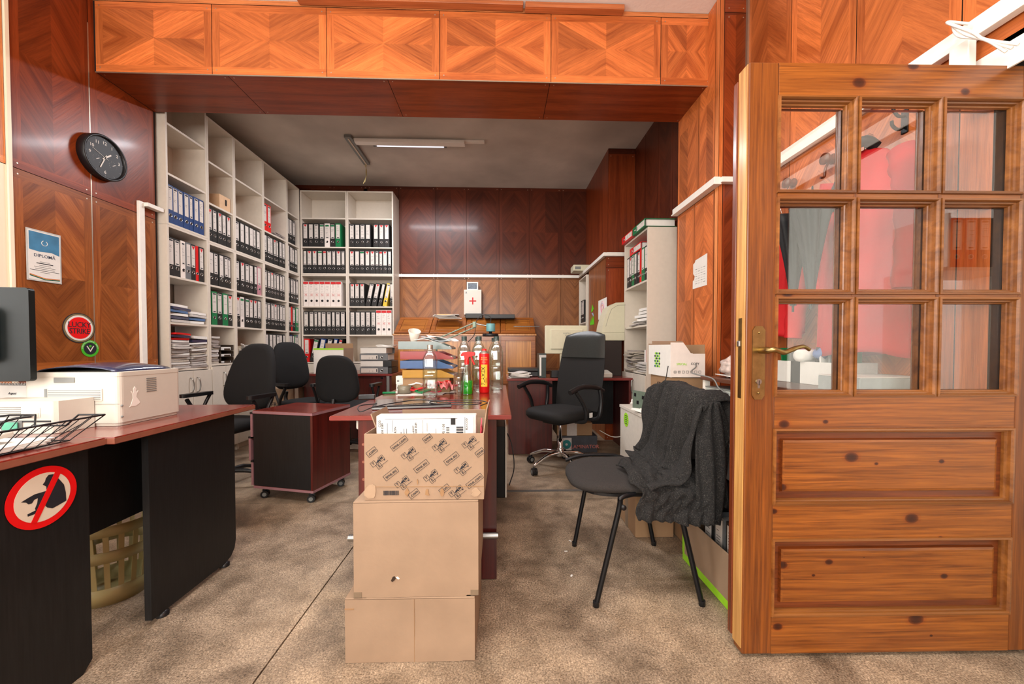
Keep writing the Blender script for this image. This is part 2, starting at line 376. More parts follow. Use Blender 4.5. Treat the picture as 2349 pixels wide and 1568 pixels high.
# ================================================================ THE ROOM
R = random.Random(7)
FL1 = floor_mat('worn_terrazzo', [(0.30, lin((96, 82, 70))), (0.46, lin((160, 142, 122))), (0.6, lin((194, 176, 154))), (0.75, lin((232, 218, 200)))], 0.42)
FL2 = floor_mat('greyed_back_floor', [(0.3, lin((140, 122, 102))), (0.5, lin((162, 146, 126))), (0.7, lin((180, 164, 146)))], 0.45)
PLAW = mat('white_ceiling_plaster', (236, 232, 226), 0.9, var=0.04, scale=4, bump=0.3, bscale=40)
PLAG = mat('stained_grey_plaster', (198, 190, 180), 0.9, var=0.24, scale=1.6, bump=0.5, bscale=14)
HALLW = mat('hall_white_paint', (238, 236, 230), 0.7, var=0.03)
XL, XR, XP, XB = -2.76, 1.69, 1.50, 1.60      # left wall, near right wall, right pier, back right wall
YB, YF, YK = 2.75, 3.20, 5.65                 # beam front, beam back, back wall
ZS, ZC, ZCB, ZR = 2.93, 3.44, 3.38, 2.09      # beam soffit, ceilings, rail height
m = MB(); g = 0.003
for a in ((XL-0.3, -0.77, -2.2, 2.62), (-0.77, 1.75, -2.2, 2.62), (1.75, 3.5, -2.2, 2.62)): m.box(a[0]+g, a[1]-g, a[2]+g, a[3]-g, -0.05, 0, FL1)
for a in ((XL-0.4, -0.2, 2.62, 5.8), (-0.2, 1.9, 2.62, 5.8)): m.box(a[0]+g*0.3, a[1]-g*0.3, a[2]+g, a[3], -0.05, 0, FL2)
m.box(-3.3, 3.5, -2.3, 5.8, -0.12, -0.012, GAP)
struct(m.build('floor'))
m = MB(); m.box(XL-0.4, 3.5, -2.4, YB+0.2, ZC, ZC+0.1, PLAW); m.box(XL-0.4, 1.9, YB+0.2, YK+0.1, ZCB, ZCB+0.16, PLAG); struct(m.build('ceiling'))
# ---- left wall: pier with diamond panels, then the deeper bay behind the beam
m = MB(); m.box(XL-0.2, XL-0.004, -2.2, YF, 0, ZC, GAP)
zs = at(32, 383, 'X', XL).z
CREAM = mat('cream_wall_and_glare', (240, 226, 200), 0.35, var=0.05, scale=3)  # on the near left boards this pale tone is window glare put into colour
for y0, y1 in ((2.285, YB-0.035), (YB-0.035, YF)):
    veneer(m, (XL, y0, zs), (0, 1, 0), (0, 0, 1), y1-y0, ZC-zs, V_RD, 'v2', 0.05, R, 1)
    veneer(m, (XL, y0, 0.0), (0, 1, 0), (0, 0, 1), y1-y0, zs-1.17, V_RD, 'v1', 0.05, R, -1)
    veneer(m, (XL, y0, zs-1.17), (0, 1, 0), (0, 0, 1), y1-y0, 1.17, shade(V_BR, 0.9), 'v2', 0.05, R, 1)
veneer(m, (XL, 1.7, zs), (0, 1, 0), (0, 0, 1), 0.565, ZC-zs, V_LT, 'v2', 0.04, R)  # lighter veneer at the near end: window glare put into the tone
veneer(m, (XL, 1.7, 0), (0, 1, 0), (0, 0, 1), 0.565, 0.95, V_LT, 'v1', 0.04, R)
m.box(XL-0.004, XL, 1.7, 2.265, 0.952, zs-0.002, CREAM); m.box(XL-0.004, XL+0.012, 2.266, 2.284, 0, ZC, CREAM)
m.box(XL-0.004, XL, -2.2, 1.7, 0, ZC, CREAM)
m.box(XL-0.004, XL+0.0012, YB-0.038, YB-0.032, 0, ZS+0.3, SCREW)
m.box(XL-0.2, XL-0.0, YF-0.001, YF+0.01, 0, ZCB, GAP)
struct(m.build('wall_left'))
m = MB(); m.box(-3.25, -3.05, YF, YK+0.1, 0, ZCB, PLAG); struct(m.build('wall_left_bay'))
# ---- back wall: two tiers of chevron panels
m = MB(); m.box(-3.25, 1.9, YK+0.004, YK+0.1, 0, ZCB, GAP)
xs = [at(x, 500, 'Y', YK).x for x in (843, 915, 999, 1070, 1145, 1215, 1287, 1352)]+[1.62]
xs = [-3.0, -2.4, -1.95]+xs
for i in range(len(xs)-1):
    W = xs[i+1]-xs[i]
    veneer(m, (xs[i], YK, ZR), (1, 0, 0), (0, 0, 1), W, ZCB-ZR, V_DK, 'v2', 0.045, R, 1)
    veneer(m, (xs[i], YK, 0.7), (1, 0, 0), (0, 0, 1), W, ZR-0.7, L3((128, 80, 44)), 'v1', 0.05, R, 1)
    veneer(m, (xs[i], YK, 0.0), (1, 0, 0), (0, 0, 1), W, 0.7, V_DK, 'v1', 0.05, R, 1)
struct(m.build('wall_back'))
# ---- right side: near wall with doorway, pier, back wall, column
DZ = 2.03
m = MB()
m.box(XR+0.004, XR+0.16, 1.27, 2.62, 0, ZC, GAP); m.box(XR+0.004, XR+0.16, -2.2, 0.05, 0, ZC, GAP); m.box(XR+0.004, XR+0.16, 0.05, 1.27, DZ, ZC, GAP)
zr = 2.15
ys = [2.60, 2.2, 1.79, 1.37, 0.96, 0.5, 0.05, -0.4, -0.85, -1.3, -1.75, -2.2]
for i in range(len(ys)-1):
    h0 = 0 if ys[i] > 1.5 or ys[i] < 0.06 else None
    veneer(m, (XR, ys[i], zr), (0, -1, 0), (0, 0, 1), ys[i]-ys[i+1], ZC-zr, shade(V_OR, 0.95), 'v1', 0.04, R, 1 if i % 2 else -1)
    if h0 == 0: veneer(m, (XR, ys[i], 0), (0, -1, 0), (0, 0, 1), ys[i]-ys[i+1], zr, shade(V_OR, 1.0), 'v2', 0.05, R, 1)
veneer(m, (XR, 1.37, 0), (0, -1, 0), (0, 0, 1), 0.1, 1.97, V_OR, 's', 0, R)
veneer(m, (XR, 1.37, 2.06), (0, -1, 0), (0, 0, 1), 1.32, 0.09, V_OR, 'h', 0, R)
m.box(XR-0.004, XR+0.003, 0.05, 1.37, 1.975, 2.06, PLAW)
struct(m.build('wall_right'))
m = MB()                                       # pier
m.box(XP+0.004, XR+0.2, 2.604, YF-0.004, 0, ZC, GAP)
veneer(m, (XP, YF-0.0, zr), (0, -1, 0), (0, 0, 1), 0.33, ZC-zr, shade(V_OR, 0.9), 'v2', 0.03, R, 1)
veneer(m, (XP, YF-0.33, zr), (0, -1, 0), (0, 0, 1), 0.22, ZC-zr, shade(V_OR, 0.9), 'v2', 0.02, R, -1)
veneer(m, (XP, YF-0.0, 0.0), (0, -1, 0), (0, 0, 1), 0.28, zr, shade(V_OR, 0.9), 'v3', 0.03, R, 1)
veneer(m, (XP, YF-0.28, 0.0), (0, -1, 0), (0, 0, 1), 0.28, zr, shade(V_OR, 0.92), 'v3', 0.02, R, -1)
veneer(m, (XP, 2.65, 0), (0, -1, 0), (0, 0, 1), 0.05, ZC, V_LT, 's', 0, R, screws=False)
veneer(m, (XP, 2.60, 0), (1, 0, 0), (0, 0, 1), 0.03, ZC, V_OR, 's', 0, R, screws=False)
veneer(m, (XP+0.03, 2.60, 0), (1, 0, 0), (0, 0, 1), 0.16, ZC-0.12, shade(V_RD, 0.8), 'v3', 0.012, R)
veneer(m, (XP+0.03, 2.60, ZC-0.12), (1, 0, 0), (0, 0, 1), 0.16, 0.12, V_RD, 'h', 0, R)
m.box(XR-0.012, XR, 2.58, 2.6, 0, ZC, SCREW)
veneer(m, (XR, YF, 0), (-1, 0, 0), (0, 0, 1), XR-XP, ZC, V_RD, 'v2', 0.03, R)
struct(m.build('wall_right_pier'))
m = MB(); m.box(XB+0.004, XB+0.2, YF, 5.7, 0, ZCB, GAP); yy = [4.5, 4.18, 3.84, 3.52, 3.2]
for i in range(4):
    veneer(m, (XB, yy[i], 2.1), (0, -1, 0), (0, 0, 1), yy[i]-yy[i+1], ZCB-2.1, shade(V_DK, 1.1), 'v1', 0.035, R, 1)
    veneer(m, (XB, yy[i], 0), (0, -1, 0), (0, 0, 1), yy[i]-yy[i+1], 2.1, V_RD, 'v2', 0.035, R, 1)
struct(m.build('wall_right_bay'))
m = MB(); XC, YC = 1.28, 4.5                   # column in the back right corner
m.box(XC+0.004, XB+0.02, YC+0.004, YK, ZR, ZCB, GAP)
veneer(m, (XC, YC, ZR), (1, 0, 0), (0, 0, 1), XB-XC, ZCB-ZR-0.06, shade(V_RD, 0.75), 's', 0.02, R)
veneer(m, (XC, YC, ZCB-0.06), (1, 0, 0), (0, 0, 1), XB-XC, 0.06, V_DK, 'h', 0, R)
veneer(m, (XC, YK, ZR), (0, -1, 0), (0, 0, 1), YK-YC, ZCB-ZR, shade(V_RD, 0.75), 's', 0.02, R)
m.box(1.204, XB+0.02, 4.304, 5.12, 0, ZR-0.01, GAP)
veneer(m, (1.2, 4.3, 0), (1, 0, 0), (0, 0, 1), XB-1.2, ZR-0.14, shade(V_RD, 0.95), 's', 0.012, R); veneer(m, (1.2, 4.3, ZR-0.14), (1, 0, 0), (0, 0, 1), XB-1.2, 0.13, shade(V_RD, 0.8), 'h', 0.0, R)
veneer(m, (1.2, 5.12, 0), (0, -1, 0), (0, 0, 1), 0.44, ZR-0.01, shade(V_BR, 0.75), 's', 0.0, R); veneer(m, (1.2, 4.68, 0), (0, -1, 0), (0, 0, 1), 0.38, ZR-0.01, shade(V_BR, 0.75), 's', 0.03, R)
struct(m.build('trim_column'))
# ---- beam
m = MB(); m.box(XL, XP+0.03, YB+0.004, YF-0.004, ZS+0.004, ZC, GAP)
bx = [XL+0.012]+[at(x, 100, 'Y', YB).x for x in (486, 749, 1008, 1264, 1516, 1634)]; zt = 3.405
for i in range(6):
    veneer(m, (bx[i], YB, ZS), (1, 0, 0), (0, 0, 1), bx[i+1]-bx[i], zt-ZS, V_OR, 'x', 0.05, R, 1 if i != 5 else 1)
veneer(m, (XL, YB, zt), (1, 0, 0), (0, 0, 1), XP+0.03-XL, ZC-zt, shade(V_LT, 0.9), 'h', 0, R)
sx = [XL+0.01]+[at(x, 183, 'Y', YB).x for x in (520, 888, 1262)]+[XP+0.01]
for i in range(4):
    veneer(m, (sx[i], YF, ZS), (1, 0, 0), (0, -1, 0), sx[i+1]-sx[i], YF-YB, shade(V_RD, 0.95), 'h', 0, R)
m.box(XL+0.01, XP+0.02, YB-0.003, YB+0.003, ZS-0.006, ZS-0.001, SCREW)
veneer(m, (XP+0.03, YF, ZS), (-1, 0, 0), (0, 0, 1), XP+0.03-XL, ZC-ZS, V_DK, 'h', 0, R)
struct(m.build('trim_beam'))
m = MB(); zt2 = ZC-0.03                         # loose strips under the front ceiling
m.box(at(680, 10, 'Y', 2.7).x, at(1200, 10, 'Y', 2.7).x, 2.69, 2.745, zt2, ZC-0.002, wood_mat('ceiling_strip', (150, 80, 40), (200, 120, 70)))
m.box(at(1205, 10, 'Y', 2.7).x, at(1432, 10, 'Y', 2.7).x, 2.69, 2.745, zt2-0.01, ZC-0.004)
struct(m.build('trim_1', bevel=0.003))
# ---- rear wall and hall (behind the camera / through the doorway)
m = MB(); m.box(XL-0.2, XR+0.2, -2.3, -2.2, 0, ZC, CREAM); struct(m.build('wall_rear'))
m = MB(); m.box(3.4, 3.5, -2.2, 1.42, 0, ZC, HALLW); m.box(XR+0.16, 3.4, 1.27, 1.42, 0, ZC, HALLW); m.box(XR+0.16, 3.5, -2.3, -2.2, 0, ZC, HALLW)
m.box(XR+0.16, XR+0.17, -2.2, 0.05, 0, ZC, HALLW); struct(m.build('wall_hall'))
m = MB(); m.box(XR-0.02, XR+0.18, 0.0, 0.05, 0, DZ+0.05, PINEV); m.box(XR+0.12, XR+0.18, 1.27, 1.31, 0, DZ, PINEV); m.box(XR+0.0, XR+0.18, 0.05, 1.27, DZ, DZ+0.05, PINE); struct(m.build('door_2'))
def window(name, O, U, w, h):
    m = MB(); m.M = Matrix.Translation(O) @ Matrix(((U[0], 0, U[1], 0), (U[1], 0, -U[0], 0), (0, 1, 0, 0), (0, 0, 0, 1)))
    f = 0.07
    m.box(0, w, 0, f, -0.04, 0.04, TRIMW); m.box(0, w, h-f, h, -0.04, 0.04); m.box(0, f, f, h-f, -0.04, 0.04); m.box(w-f, w, f, h-f, -0.04, 0.04); m.box(w/2-f/2, w/2+f/2, f, h-f, -0.04, 0.04)
    struct(m.build(name))
window('window_1', (-2.45, -2.15, 0.9), (1, 0), 3.1, 1.9)
window('window_2', (-2.72, -0.5, 0.8), (0, 1), 1.7, 1.7)
# ---- white conduits and rails
def trimbar(name, segs, mt=TRIMW):
    m = MB()
    for s in segs: m.box(*s, mt)
    return struct(m.build(name, bevel=0.002))
trimbar('trim_2', [(XR-0.03, XR, -1.5, 2.6, 2.145, 2.20), (XR-0.045, XR-0.01, -1.5, 2.6, 2.125, 2.145)])
trimbar('trim_3', [(XP-0.045, XP-0.001, 2.57, 3.2, 2.16, 2.205), (XP-0.001, XR-0.031, 2.555, 2.599, 2.165, 2.20), (XP-0.055, XP-0.001, 2.56, 3.2, 2.15, 2.16)])
trimbar('trim_4', [(-1.5, 1.2, YK-0.035, YK-0.001, ZR-0.02, ZR+0.02)])
trimbar('trim_5', [(1.165, 1.199, 4.26, YK-0.036, ZR-0.02, ZR+0.02), (1.2, 1.598, 4.255, 4.299, ZR-0.02, ZR+0.02)])
yv = at(322, 650, 'X', XL).y
trimbar('trim_6', [(XL+0.001, XL+0.022, yv-0.02, yv+0.025, 0, 2.17), (XL+0.001, XL+0.05, yv+0.02, YF+0.02, 2.14, 2.17)])
m = MB(); m.box(0.0, 1.2, 2.765, 2.79, 0.0, 0.006, mat('grey_floor_strip', (88, 84, 80), 0.5)); struct(m.build('trim_7'))
m = MB()
for s in ((XP-0.03, XP-0.001, 2.61, 3.2, 0, 0.09), ): m.box(*s, wood_mat('skirting_wood', (120, 56, 20), (170, 90, 40), axis=1))
struct(m.build('baseboard_right'))
# ================================================================ BOOKCASES
def handle(mb, x, z, y=0, l=0.13, m_=STEEL):
    mb.tube(smoothpath([(x, y, z-l/2), (x, y-0.022, z-l/2+0.012), (x+0.006, y-0.028, z), (x, y-0.022, z+l/2-0.012), (x, y, z+l/2)], 5), 0.0045, 6, m_)
def bookcase(name, label, loc, rz, w, d, h, shelves, doors=0, group=None, back=True, cat='bookcase', z0=0.0, hm=STEEL):
    t = thing(name, label, cat, loc, rz, group); th = 0.018
    for x in (0, w-th): MB().box(x, x+th, 0, d, z0, h, WHT).build('side_panel', t, bevel=0.001)
    MB().box(th, w-th, 0, d, h-th, h, WHT).build('top_panel', t, bevel=0.001)
    MB().box(th, w-th, 0, d, z0+(0.06 if doors else 0), z0+th+(0.06 if doors else 0), WHT).build('bottom_panel', t, bevel=0.001)
    for z in shelves: MB().box(th, w-th, 0.004, d-0.01, z-th, z, WHT).build('shelf', t, bevel=0.001)
    if back: MB().box(th, w-th, d-0.008, d, z0, h-th, WHT).build('back_panel', t)
    if doors:
        MB().box(th, w-th, 0.02, 0.035, 0, 0.06, WHT).build('plinth', t)
        n = 2 if w > 0.3 else 1
        for k in range(n):
            x0, x1 = (w*k/n+0.002, w*(k+1)/n-0.002)
            dr = MB().box(x0, x1, -0.018, -0.001, 0.065, doors-0.004, WHT).build('door', t, bevel=0.002)
            hx = x1-0.035 if (k == 0 and n == 2) else x0+0.035
            hb = MB(); handle(hb, hx, doors-0.13, -0.018, m_=hm); hb.build('handle', dr)
    return t
XF = -2.70
GL, GU = 'white filing bookcases along the left wall', 'white top units along the left wall'
ordn = ['nearest', 'second', 'third', 'fourth', 'fifth']
UY = [3.233, 3.677, 4.039, 4.524, 5.018, 5.327]
UL = []                                     # (y0, inner width, shelf tops low->high)
for i in range(5):
    y0, y1 = UY[i]+0.001, UY[i+1]-0.001
    lo = [0.87, 1.26, 1.645] if i == 0 else [0.895, 1.265, 1.64]; hj = 2.055 if i == 0 else 2.03
    up = [2.48, 2.885] if i == 0 else [2.405, 2.79]; ht = 3.30 if i == 0 else 3.19
    bookcase('bookcase', 'white filing bookcase with door cupboard, %s of five along the left wall' % ordn[i], (XF, y0, 0), PI/2, y1-y0, 0.30, hj-0.001, lo, doors=lo[0]-0.02, group=GL, back=(i > 0))
    bookcase('bookcase_top_unit', 'white open top unit on the %s left wall bookcase' % ordn[i], (XF, y0, hj), PI/2, y1-y0, 0.30, ht-hj, [z-hj for z in up], group=GU)
    UL.append((y0+0.018, y1-y0-0.036, lo+[hj+0.018]+up))
YS = 5.33; BX = [-2.695, -2.072, -1.445]; UB = []
for i in range(2):
    x0, x1 = BX[i]+0.001, BX[i+1]-0.001; sd = ['left', 'right'][i]
    bookcase('bookcase', 'white bookcase full of binders against the back wall, %s of the pair' % sd, (x0, YS, 0), 0, x1-x0, 0.31, 2.04, [0.85, 1.225, 1.613], doors=0.83, group='back wall bookcases')
    bookcase('bookcase_top_unit', 'white top unit on the %s bookcase of the back wall pair' % sd, (x0, YS, 2.041), 0, x1-x0, 0.31, 1.135, [2.42-2.041, 2.81-2.041], group='back wall top units')
    UB.append((x0+0.018, x1-x0-0.036, [0.85, 1.225, 1.613, 2.059, 2.42]))
# ================================================================ LEVER ARCH BINDERS
STY = {'k': (BLKB, 'plain', 1.0), 'K': (BLKB, 'tri', 1.0), 'n': (BLKB, 'plain', 0.7), 'G': (BLKB, 'gband', 1.0), 'R': (BLKB, 'rband', 0.7),
       'g': (GREEN, 'plain', 1.0), 'r': (RED, 'none', 0.62), 'q': (RED, 'plain', 1.0), 'b': (BLUE, 'plain', 1.0), 'c': (BLUE, 'plain', 0.7), 'w': (WHTB, 'gband', 1.0),
       'W': (WHTB, 'plain', 0.8), 'A': (WHTB, 'a2', 1.0), 'y': (YEL, 'plain', 0.8), 'p': (PNKB, 'plain', 1.0), 'm': (GRYB, 'plain', 1.0), 'B': (BLKB, 'wide', 1.15)}
CN = {'k': 'black', 'K': 'black', 'n': 'narrow black', 'G': 'black', 'R': 'narrow black', 'g': 'green', 'r': 'slim red', 'q': 'red', 'b': 'blue', 'c': 'narrow blue', 'w': 'white', 'W': 'plain white',
      'A': 'tall white', 'y': 'yellow', 'p': 'marbled pink', 'm': 'grey', 'B': 'wide labelled black'}
LN = {'tri': 'red triangle', 'gband': 'green banded', 'rband': 'red banded', 'a2': 'red topped', 'plain': '', 'none': '', 'wide': ''}
PROTO = {}; HB = 0.318
def binder_parts(root, st, w, h=HB, d=0.285, seed=0):
    mt, lab, _ = STY[st]; rr = random.Random(seed)
    b = MB(); b.box(0, 0.003, 0.002, d, 0, h, mt); b.box(w-0.003, w, 0.002, d, 0, h, mt); b.box(0, w, 0, 0.003, 0, h, mt); b.build('cover', root, bevel=0.0012)
    MB().box(0.005, w-0.005, 0.02, d-0.006, 0.004, h-0.022, PAPER).build('paper_block', root)
    if lab != 'none':
        l = MB(); lw = w*0.70; x0 = (w-lw)/2; z0 = h*0.36 if lab != 'wide' else h*0.3; z1 = h*0.955; y = -0.0012
        if lab == 'a2': l.box(0.002, w-0.002, y, 0, h*0.89, h*0.985, REDI); l.box(0.01, w-0.01, y, 0, h*0.5, h*0.503, REDI); l.box(0.01, w-0.01, y, 0, h*0.41, h*0.413, REDI)
        else: l.box(x0, x0+lw, y, 0, z0, z1, LABEL)
        ink = INK if lab != 'a2' else PAPER2
        for k in range(9):
            z = z1-0.03-k*0.013*(h/0.318)
            if z > z0+0.02 and rr.random() < 0.8: l.box(x0+lw*0.15, x0+lw*(0.4+0.45*rr.random()), y-0.0004, y, z, z+0.0022, PAPER2 if rr.random() < 0.5 else INK)
        if lab != 'a2' and rr.random() < 0.75: l.box(x0+lw*0.2, x0+lw*0.8, y-0.0005, y, z0+0.008, z0+0.017, INK)
        if lab != 'a2' and lab != 'tri' and rr.random() < 0.5: l.box(x0+lw*0.12, x0+lw*0.88, y-0.0005, y, z1-0.016, z1-0.004, INK)
        if lab == 'tri': l.add([(x0+lw*0.06, y-0.0008, z1-0.003), (x0+lw*0.94, y-0.0008, z1-0.003), (x0+lw*0.5, y-0.0008, z1-0.034), (x0+lw*0.06, y, z1-0.003), (x0+lw*0.94, y, z1-0.003), (x0+lw*0.5, y, z1-0.034)], [(0, 2, 1), (3, 4, 5), (0, 1, 4, 3), (1, 2, 5, 4), (2, 0, 3, 5)], REDI)
        if lab == 'gband': l.box(x0, x0+lw, y-0.0006, y, z1-0.026, z1-0.008, GREEN)
        if lab == 'rband': l.box(x0, x0+lw, y-0.0006, y, z1-0.026, z1-0.004, REDI)
        l.build('label', root)
        if lab == 'a2':
            q = MB(); q.text('A2', 0.026, Matrix.Translation((w/2, -0.001, h*0.455)) @ FRONT, REDI); q.build('size_mark', root)
    r = MB(); r.M = Matrix.Translation((w/2, -0.001, h*0.22)) @ FRONT; rw = min(0.0135, w*0.3)
    r.tube([(rw*math.cos(2*PI*k/16), rw*math.sin(2*PI*k/16), 0) for k in range(16)], 0.0022, 6, CHROME if st != 'A' else BLKM, closed=True); r.prism(circ(rw, 16), -0.0012, 0.0005, DARKP); r.build('finger_ring', root)
def binder(st, w, label, loc, rz=0, ry=0, rx=0, group=None, h=HB):
    key = (st, round(w, 3), round(h, 3), random.randint(0, 2))
    if key not in PROTO:
        root = thing('binder', label, 'binder'); binder_parts(root, st, w, h, seed=hash(str(key)) if False else len(PROTO)); PROTO[key] = root; o = root
    else: o = copy_tree(PROTO[key]); o['label'] = label
    o.location = loc; o.rotation_euler = (rx, ry, rz)
    if group: o['group'] = group
    return o
ORD = ['first', 'second', 'third', 'fourth', 'fifth', 'sixth', 'seventh', 'eighth', 'ninth', 'tenth']
def row(spec, O, U, inner, z, where, group, rz, inset=0.012, fill=1.0, wide=0.072, hh=HB, start=0.004):
    """spec: one letter per binder, '_' a gap, '/' leans the previous one right, '\\' left"""
    items = []
    for ch in spec:
        if ch in '/\\': items[-1][1] = ch
        elif ch == '_': items.append(['_', ''])
        else: items.append([ch, ''])
    tot = sum(0.5 if c == '_' else STY[c][2] for c, _ in items)
    k = min(wide, (inner*fill-0.012-0.004*len(items))/tot*(0.93 if any(l for _, l in items) else 1)); x = start; n = 0
    for c, lean in items:
        if c == '_': x += 0.5*k; continue
        wb = round(k*STY[c][2], 3); h = hh*(1.0 if c != 'A' else 1.06); n += 1
        ds = ' '.join(v for v in (CN[c], LN[STY[c][1]]) if v)
        lab = '%s binder, %s from left on %s' % (ds, ORD[n-1], where)
        a = 0.0
        if lean == '/': a = 0.20; x += 0.004
        if lean == '\\': a = -0.2
        p = Vector(O)+Vector(U)*(x + (0 if lean != '\\' else h*math.sin(0.2)))
        jit = random.uniform(0, 0.012)
        # push the spine back by the inset, along the depth direction
        Dp = Vector((math.cos(rz+PI/2), math.sin(rz+PI/2), 0))
        p = p+Dp*(inset+jit); p.z = z+0.0008
        if lean == '/': p.z += wb*math.sin(a)
        binder(c, wb, lab, p, rz=rz, ry=a, group=group, h=h)
        x += wb/math.cos(a)+0.003+(0.012 if lean else 0)
random.seed(11)
nmu = ['nearest', 'second', 'third', 'fourth', 'fifth']
rows = {0: {2: 'BBWmK\\rK'.replace('\\', ''), 3: 'bbbbcbb'},
        1: {1: 'gkgK', 2: 'kkBkn', 3: 'KkKkK'}, 2: {1: 'KwGKKk', 2: 'kKkknp', 3: 'kkkknk'},
        3: {0: 'kkkkkn', 1: 'nkkKnkk', 2: 'kkKnkkn', 3: 'kkkKnkk', 4: 'qq'},
        4: {0: 'kbkgb', 1: 'krkg', 2: 'kkkk', 3: 'Wkkk', 4: 'nkk'}}
shn = ['lowest', 'second', 'third', 'fourth', 'fifth']
for u, rs in rows.items():
    y0, inn, zz = UL[u]
    for k, spec in rs.items():
        row(spec, (XF, y0, 0), (0, 1, 0), inn, zz[k], '%s shelf, %s left bookcase' % (shn[k], nmu[u]), 'binders on the left wall bookcases', PI/2, 0.012, start=0.006 if (u, k) != (1, 1) else 0.03)
rb = [{0: 'qG/b/k/c/R/', 1: 'kknnkknkk', 2: 'AAAAAAA', 3: 'nKKGRknKn', 4: 'KkkGwGg'}, {1: 'kkkkkAAA', 2: 'KKKk/K/n/y/_n', 3: 'KkGKKnRKn', 4: 'kkkk_KKK'}]
for u in (0, 1):
    x0, inn, zz = UB[u]
    for k, spec in rb[u].items():
        row(spec, (x0, YS, 0), (1, 0, 0), inn, zz[k], '%s shelf, %s back bookcase' % (shn[k], ['left', 'right'][u]), 'binders on the back wall bookcases', 0, 0.012, wide=0.07, start=0.006)
# ================================================================ PILES OF PAPERS
def sheaf(mb, a, b, t, mt, sag=0.0, wav=0.0, seed=0):      # a bundle of sheets, bent a little
    rr = random.Random(seed); p = rr.uniform(0, 6); n = 8
    def top(z):
        return lambda u, v: ((u-0.5)*a, (v-0.5)*b, z + wav*(1+math.sin(u*6.5+p+v*2)))
    vs = []; nu, nv = n, 3
    for z in (0, t):
        f = top(z); vs += [f(i/nu, j/nv) for i in range(nu+1) for j in range(nv+1)]
    N = (nu+1)*(nv+1); fs = []
    for i in range(nu):
        for j in range(nv):
            q = (i*(nv+1)+j, (i+1)*(nv+1)+j, (i+1)*(nv+1)+j+1, i*(nv+1)+j+1); fs += [tuple(N+k for k in q), q[::-1]]
    for i in range(nu):
        fs += [(i*(nv+1), (i+1)*(nv+1), N+(i+1)*(nv+1), N+i*(nv+1)), ((i+1)*(nv+1)+nv, i*(nv+1)+nv, N+i*(nv+1)+nv, N+(i+1)*(nv+1)+nv)]
    for j in range(nv):
        fs += [(j+1, j, N+j, N+j+1), (nu*(nv+1)+j, nu*(nv+1)+j+1, N+nu*(nv+1)+j+1, N+nu*(nv+1)+j)]
    mb.add(vs, fs, mt); return mb
BLF = mat('clear_blue_folder', (76, 112, 156), 0.25, var=0.1, coat=0.4)
MAG = mat('printed_magazine_edge', (150, 140, 134), 0.7, var=0.35, scale=120, stretch=(1, 1, 8))
NEWS = mat('newsprint', (176, 166, 152), 0.85, var=0.2, scale=90)
def pile(n, c, a, b, tot, mats, name, label, cat, group, seed=0, sag=0.012, wav=0.006, jit=0.03, rz=0, flat=False):
    rr = random.Random(seed); z = c[2]; t = tot/n
    for k in range(n):
        aa, bb = a*rr.uniform(0.86, 1), b*rr.uniform(0.86, 1)
        o = sheaf(MB(), aa, bb, t*0.82, mats[rr.randrange(len(mats))], 0 if k == 0 and flat else 0, wav*min(1, k/3+0.1), seed).build(name)
        md = None
        o.location = (c[0]+rr.uniform(-jit, jit), c[1]+rr.uniform(-jit, jit), z); o.rotation_euler = (rr.uniform(-0.012, 0.012) if k else 0, rr.uniform(-0.015, 0.015) if k else 0, rz+rr.uniform(-0.12, 0.12))
        tag(o, label, cat, group); z += t
    return z
xm = XF-0.15
PP = [PAPER, PAPER2, MAG, MAG, NEWS, PAPER2]
pile(6, (xm+0.02, 3.36, 1.262), 0.26, 0.21, 0.15, [BLF, PAPER, PAPER2, NAVY], 'document_folder', 'folder of papers in the pile on the empty-backed shelf above the magazines', 'folder', 'folders piled on the nearest left bookcase', 3, jit=0.012)
pile(4, (xm+0.02, 3.56, 1.262), 0.26, 0.19, 0.10, [BLF, PAPER, PAPER2], 'document_folder', 'blue or white folder piled on the far half of the nearest bookcase shelf', 'folder', 'folders on the far half of the nearest left bookcase', 4, jit=0.012)
pile(13, (xm+0.02, 3.355, 0.872), 0.26, 0.20, 0.24, PP, 'magazine', 'magazine in the tall pile at the cupboard top of the nearest bookcase', 'magazine', 'magazines piled in the nearest left bookcase', 5, jit=0.01)
pile(12, (xm+0.02, 3.565, 0.872), 0.26, 0.19, 0.22, PP, 'magazine', 'magazine in the right-hand pile of the nearest left bookcase', 'magazine', 'magazines in the right pile of the nearest bookcase', 6, jit=0.008)
pile(3, (xm+0.03, 3.36, 1.115), 0.25, 0.2, 0.055, [RED, NAVY, CARD], 'document_folder', 'folder lying on top of the left magazine pile', 'folder', 'folders topping the magazine piles', 8, jit=0.006)
pile(2, (xm+0.03, 3.57, 1.095), 0.25, 0.18, 0.06, [NAVY, PAPER], 'document_folder', 'folder lying on top of the right magazine pile', 'folder', 'folders topping the magazine piles', 9, jit=0.006)
pile(12, (xm+0.02, 3.755, 0.897), 0.26, 0.11, 0.26, [MAG, PAPER2, NEWS], 'magazine', 'slim booklet in the narrow pile in the second left bookcase', 'booklet', 'booklets in the second left bookcase', 10, jit=0.006)
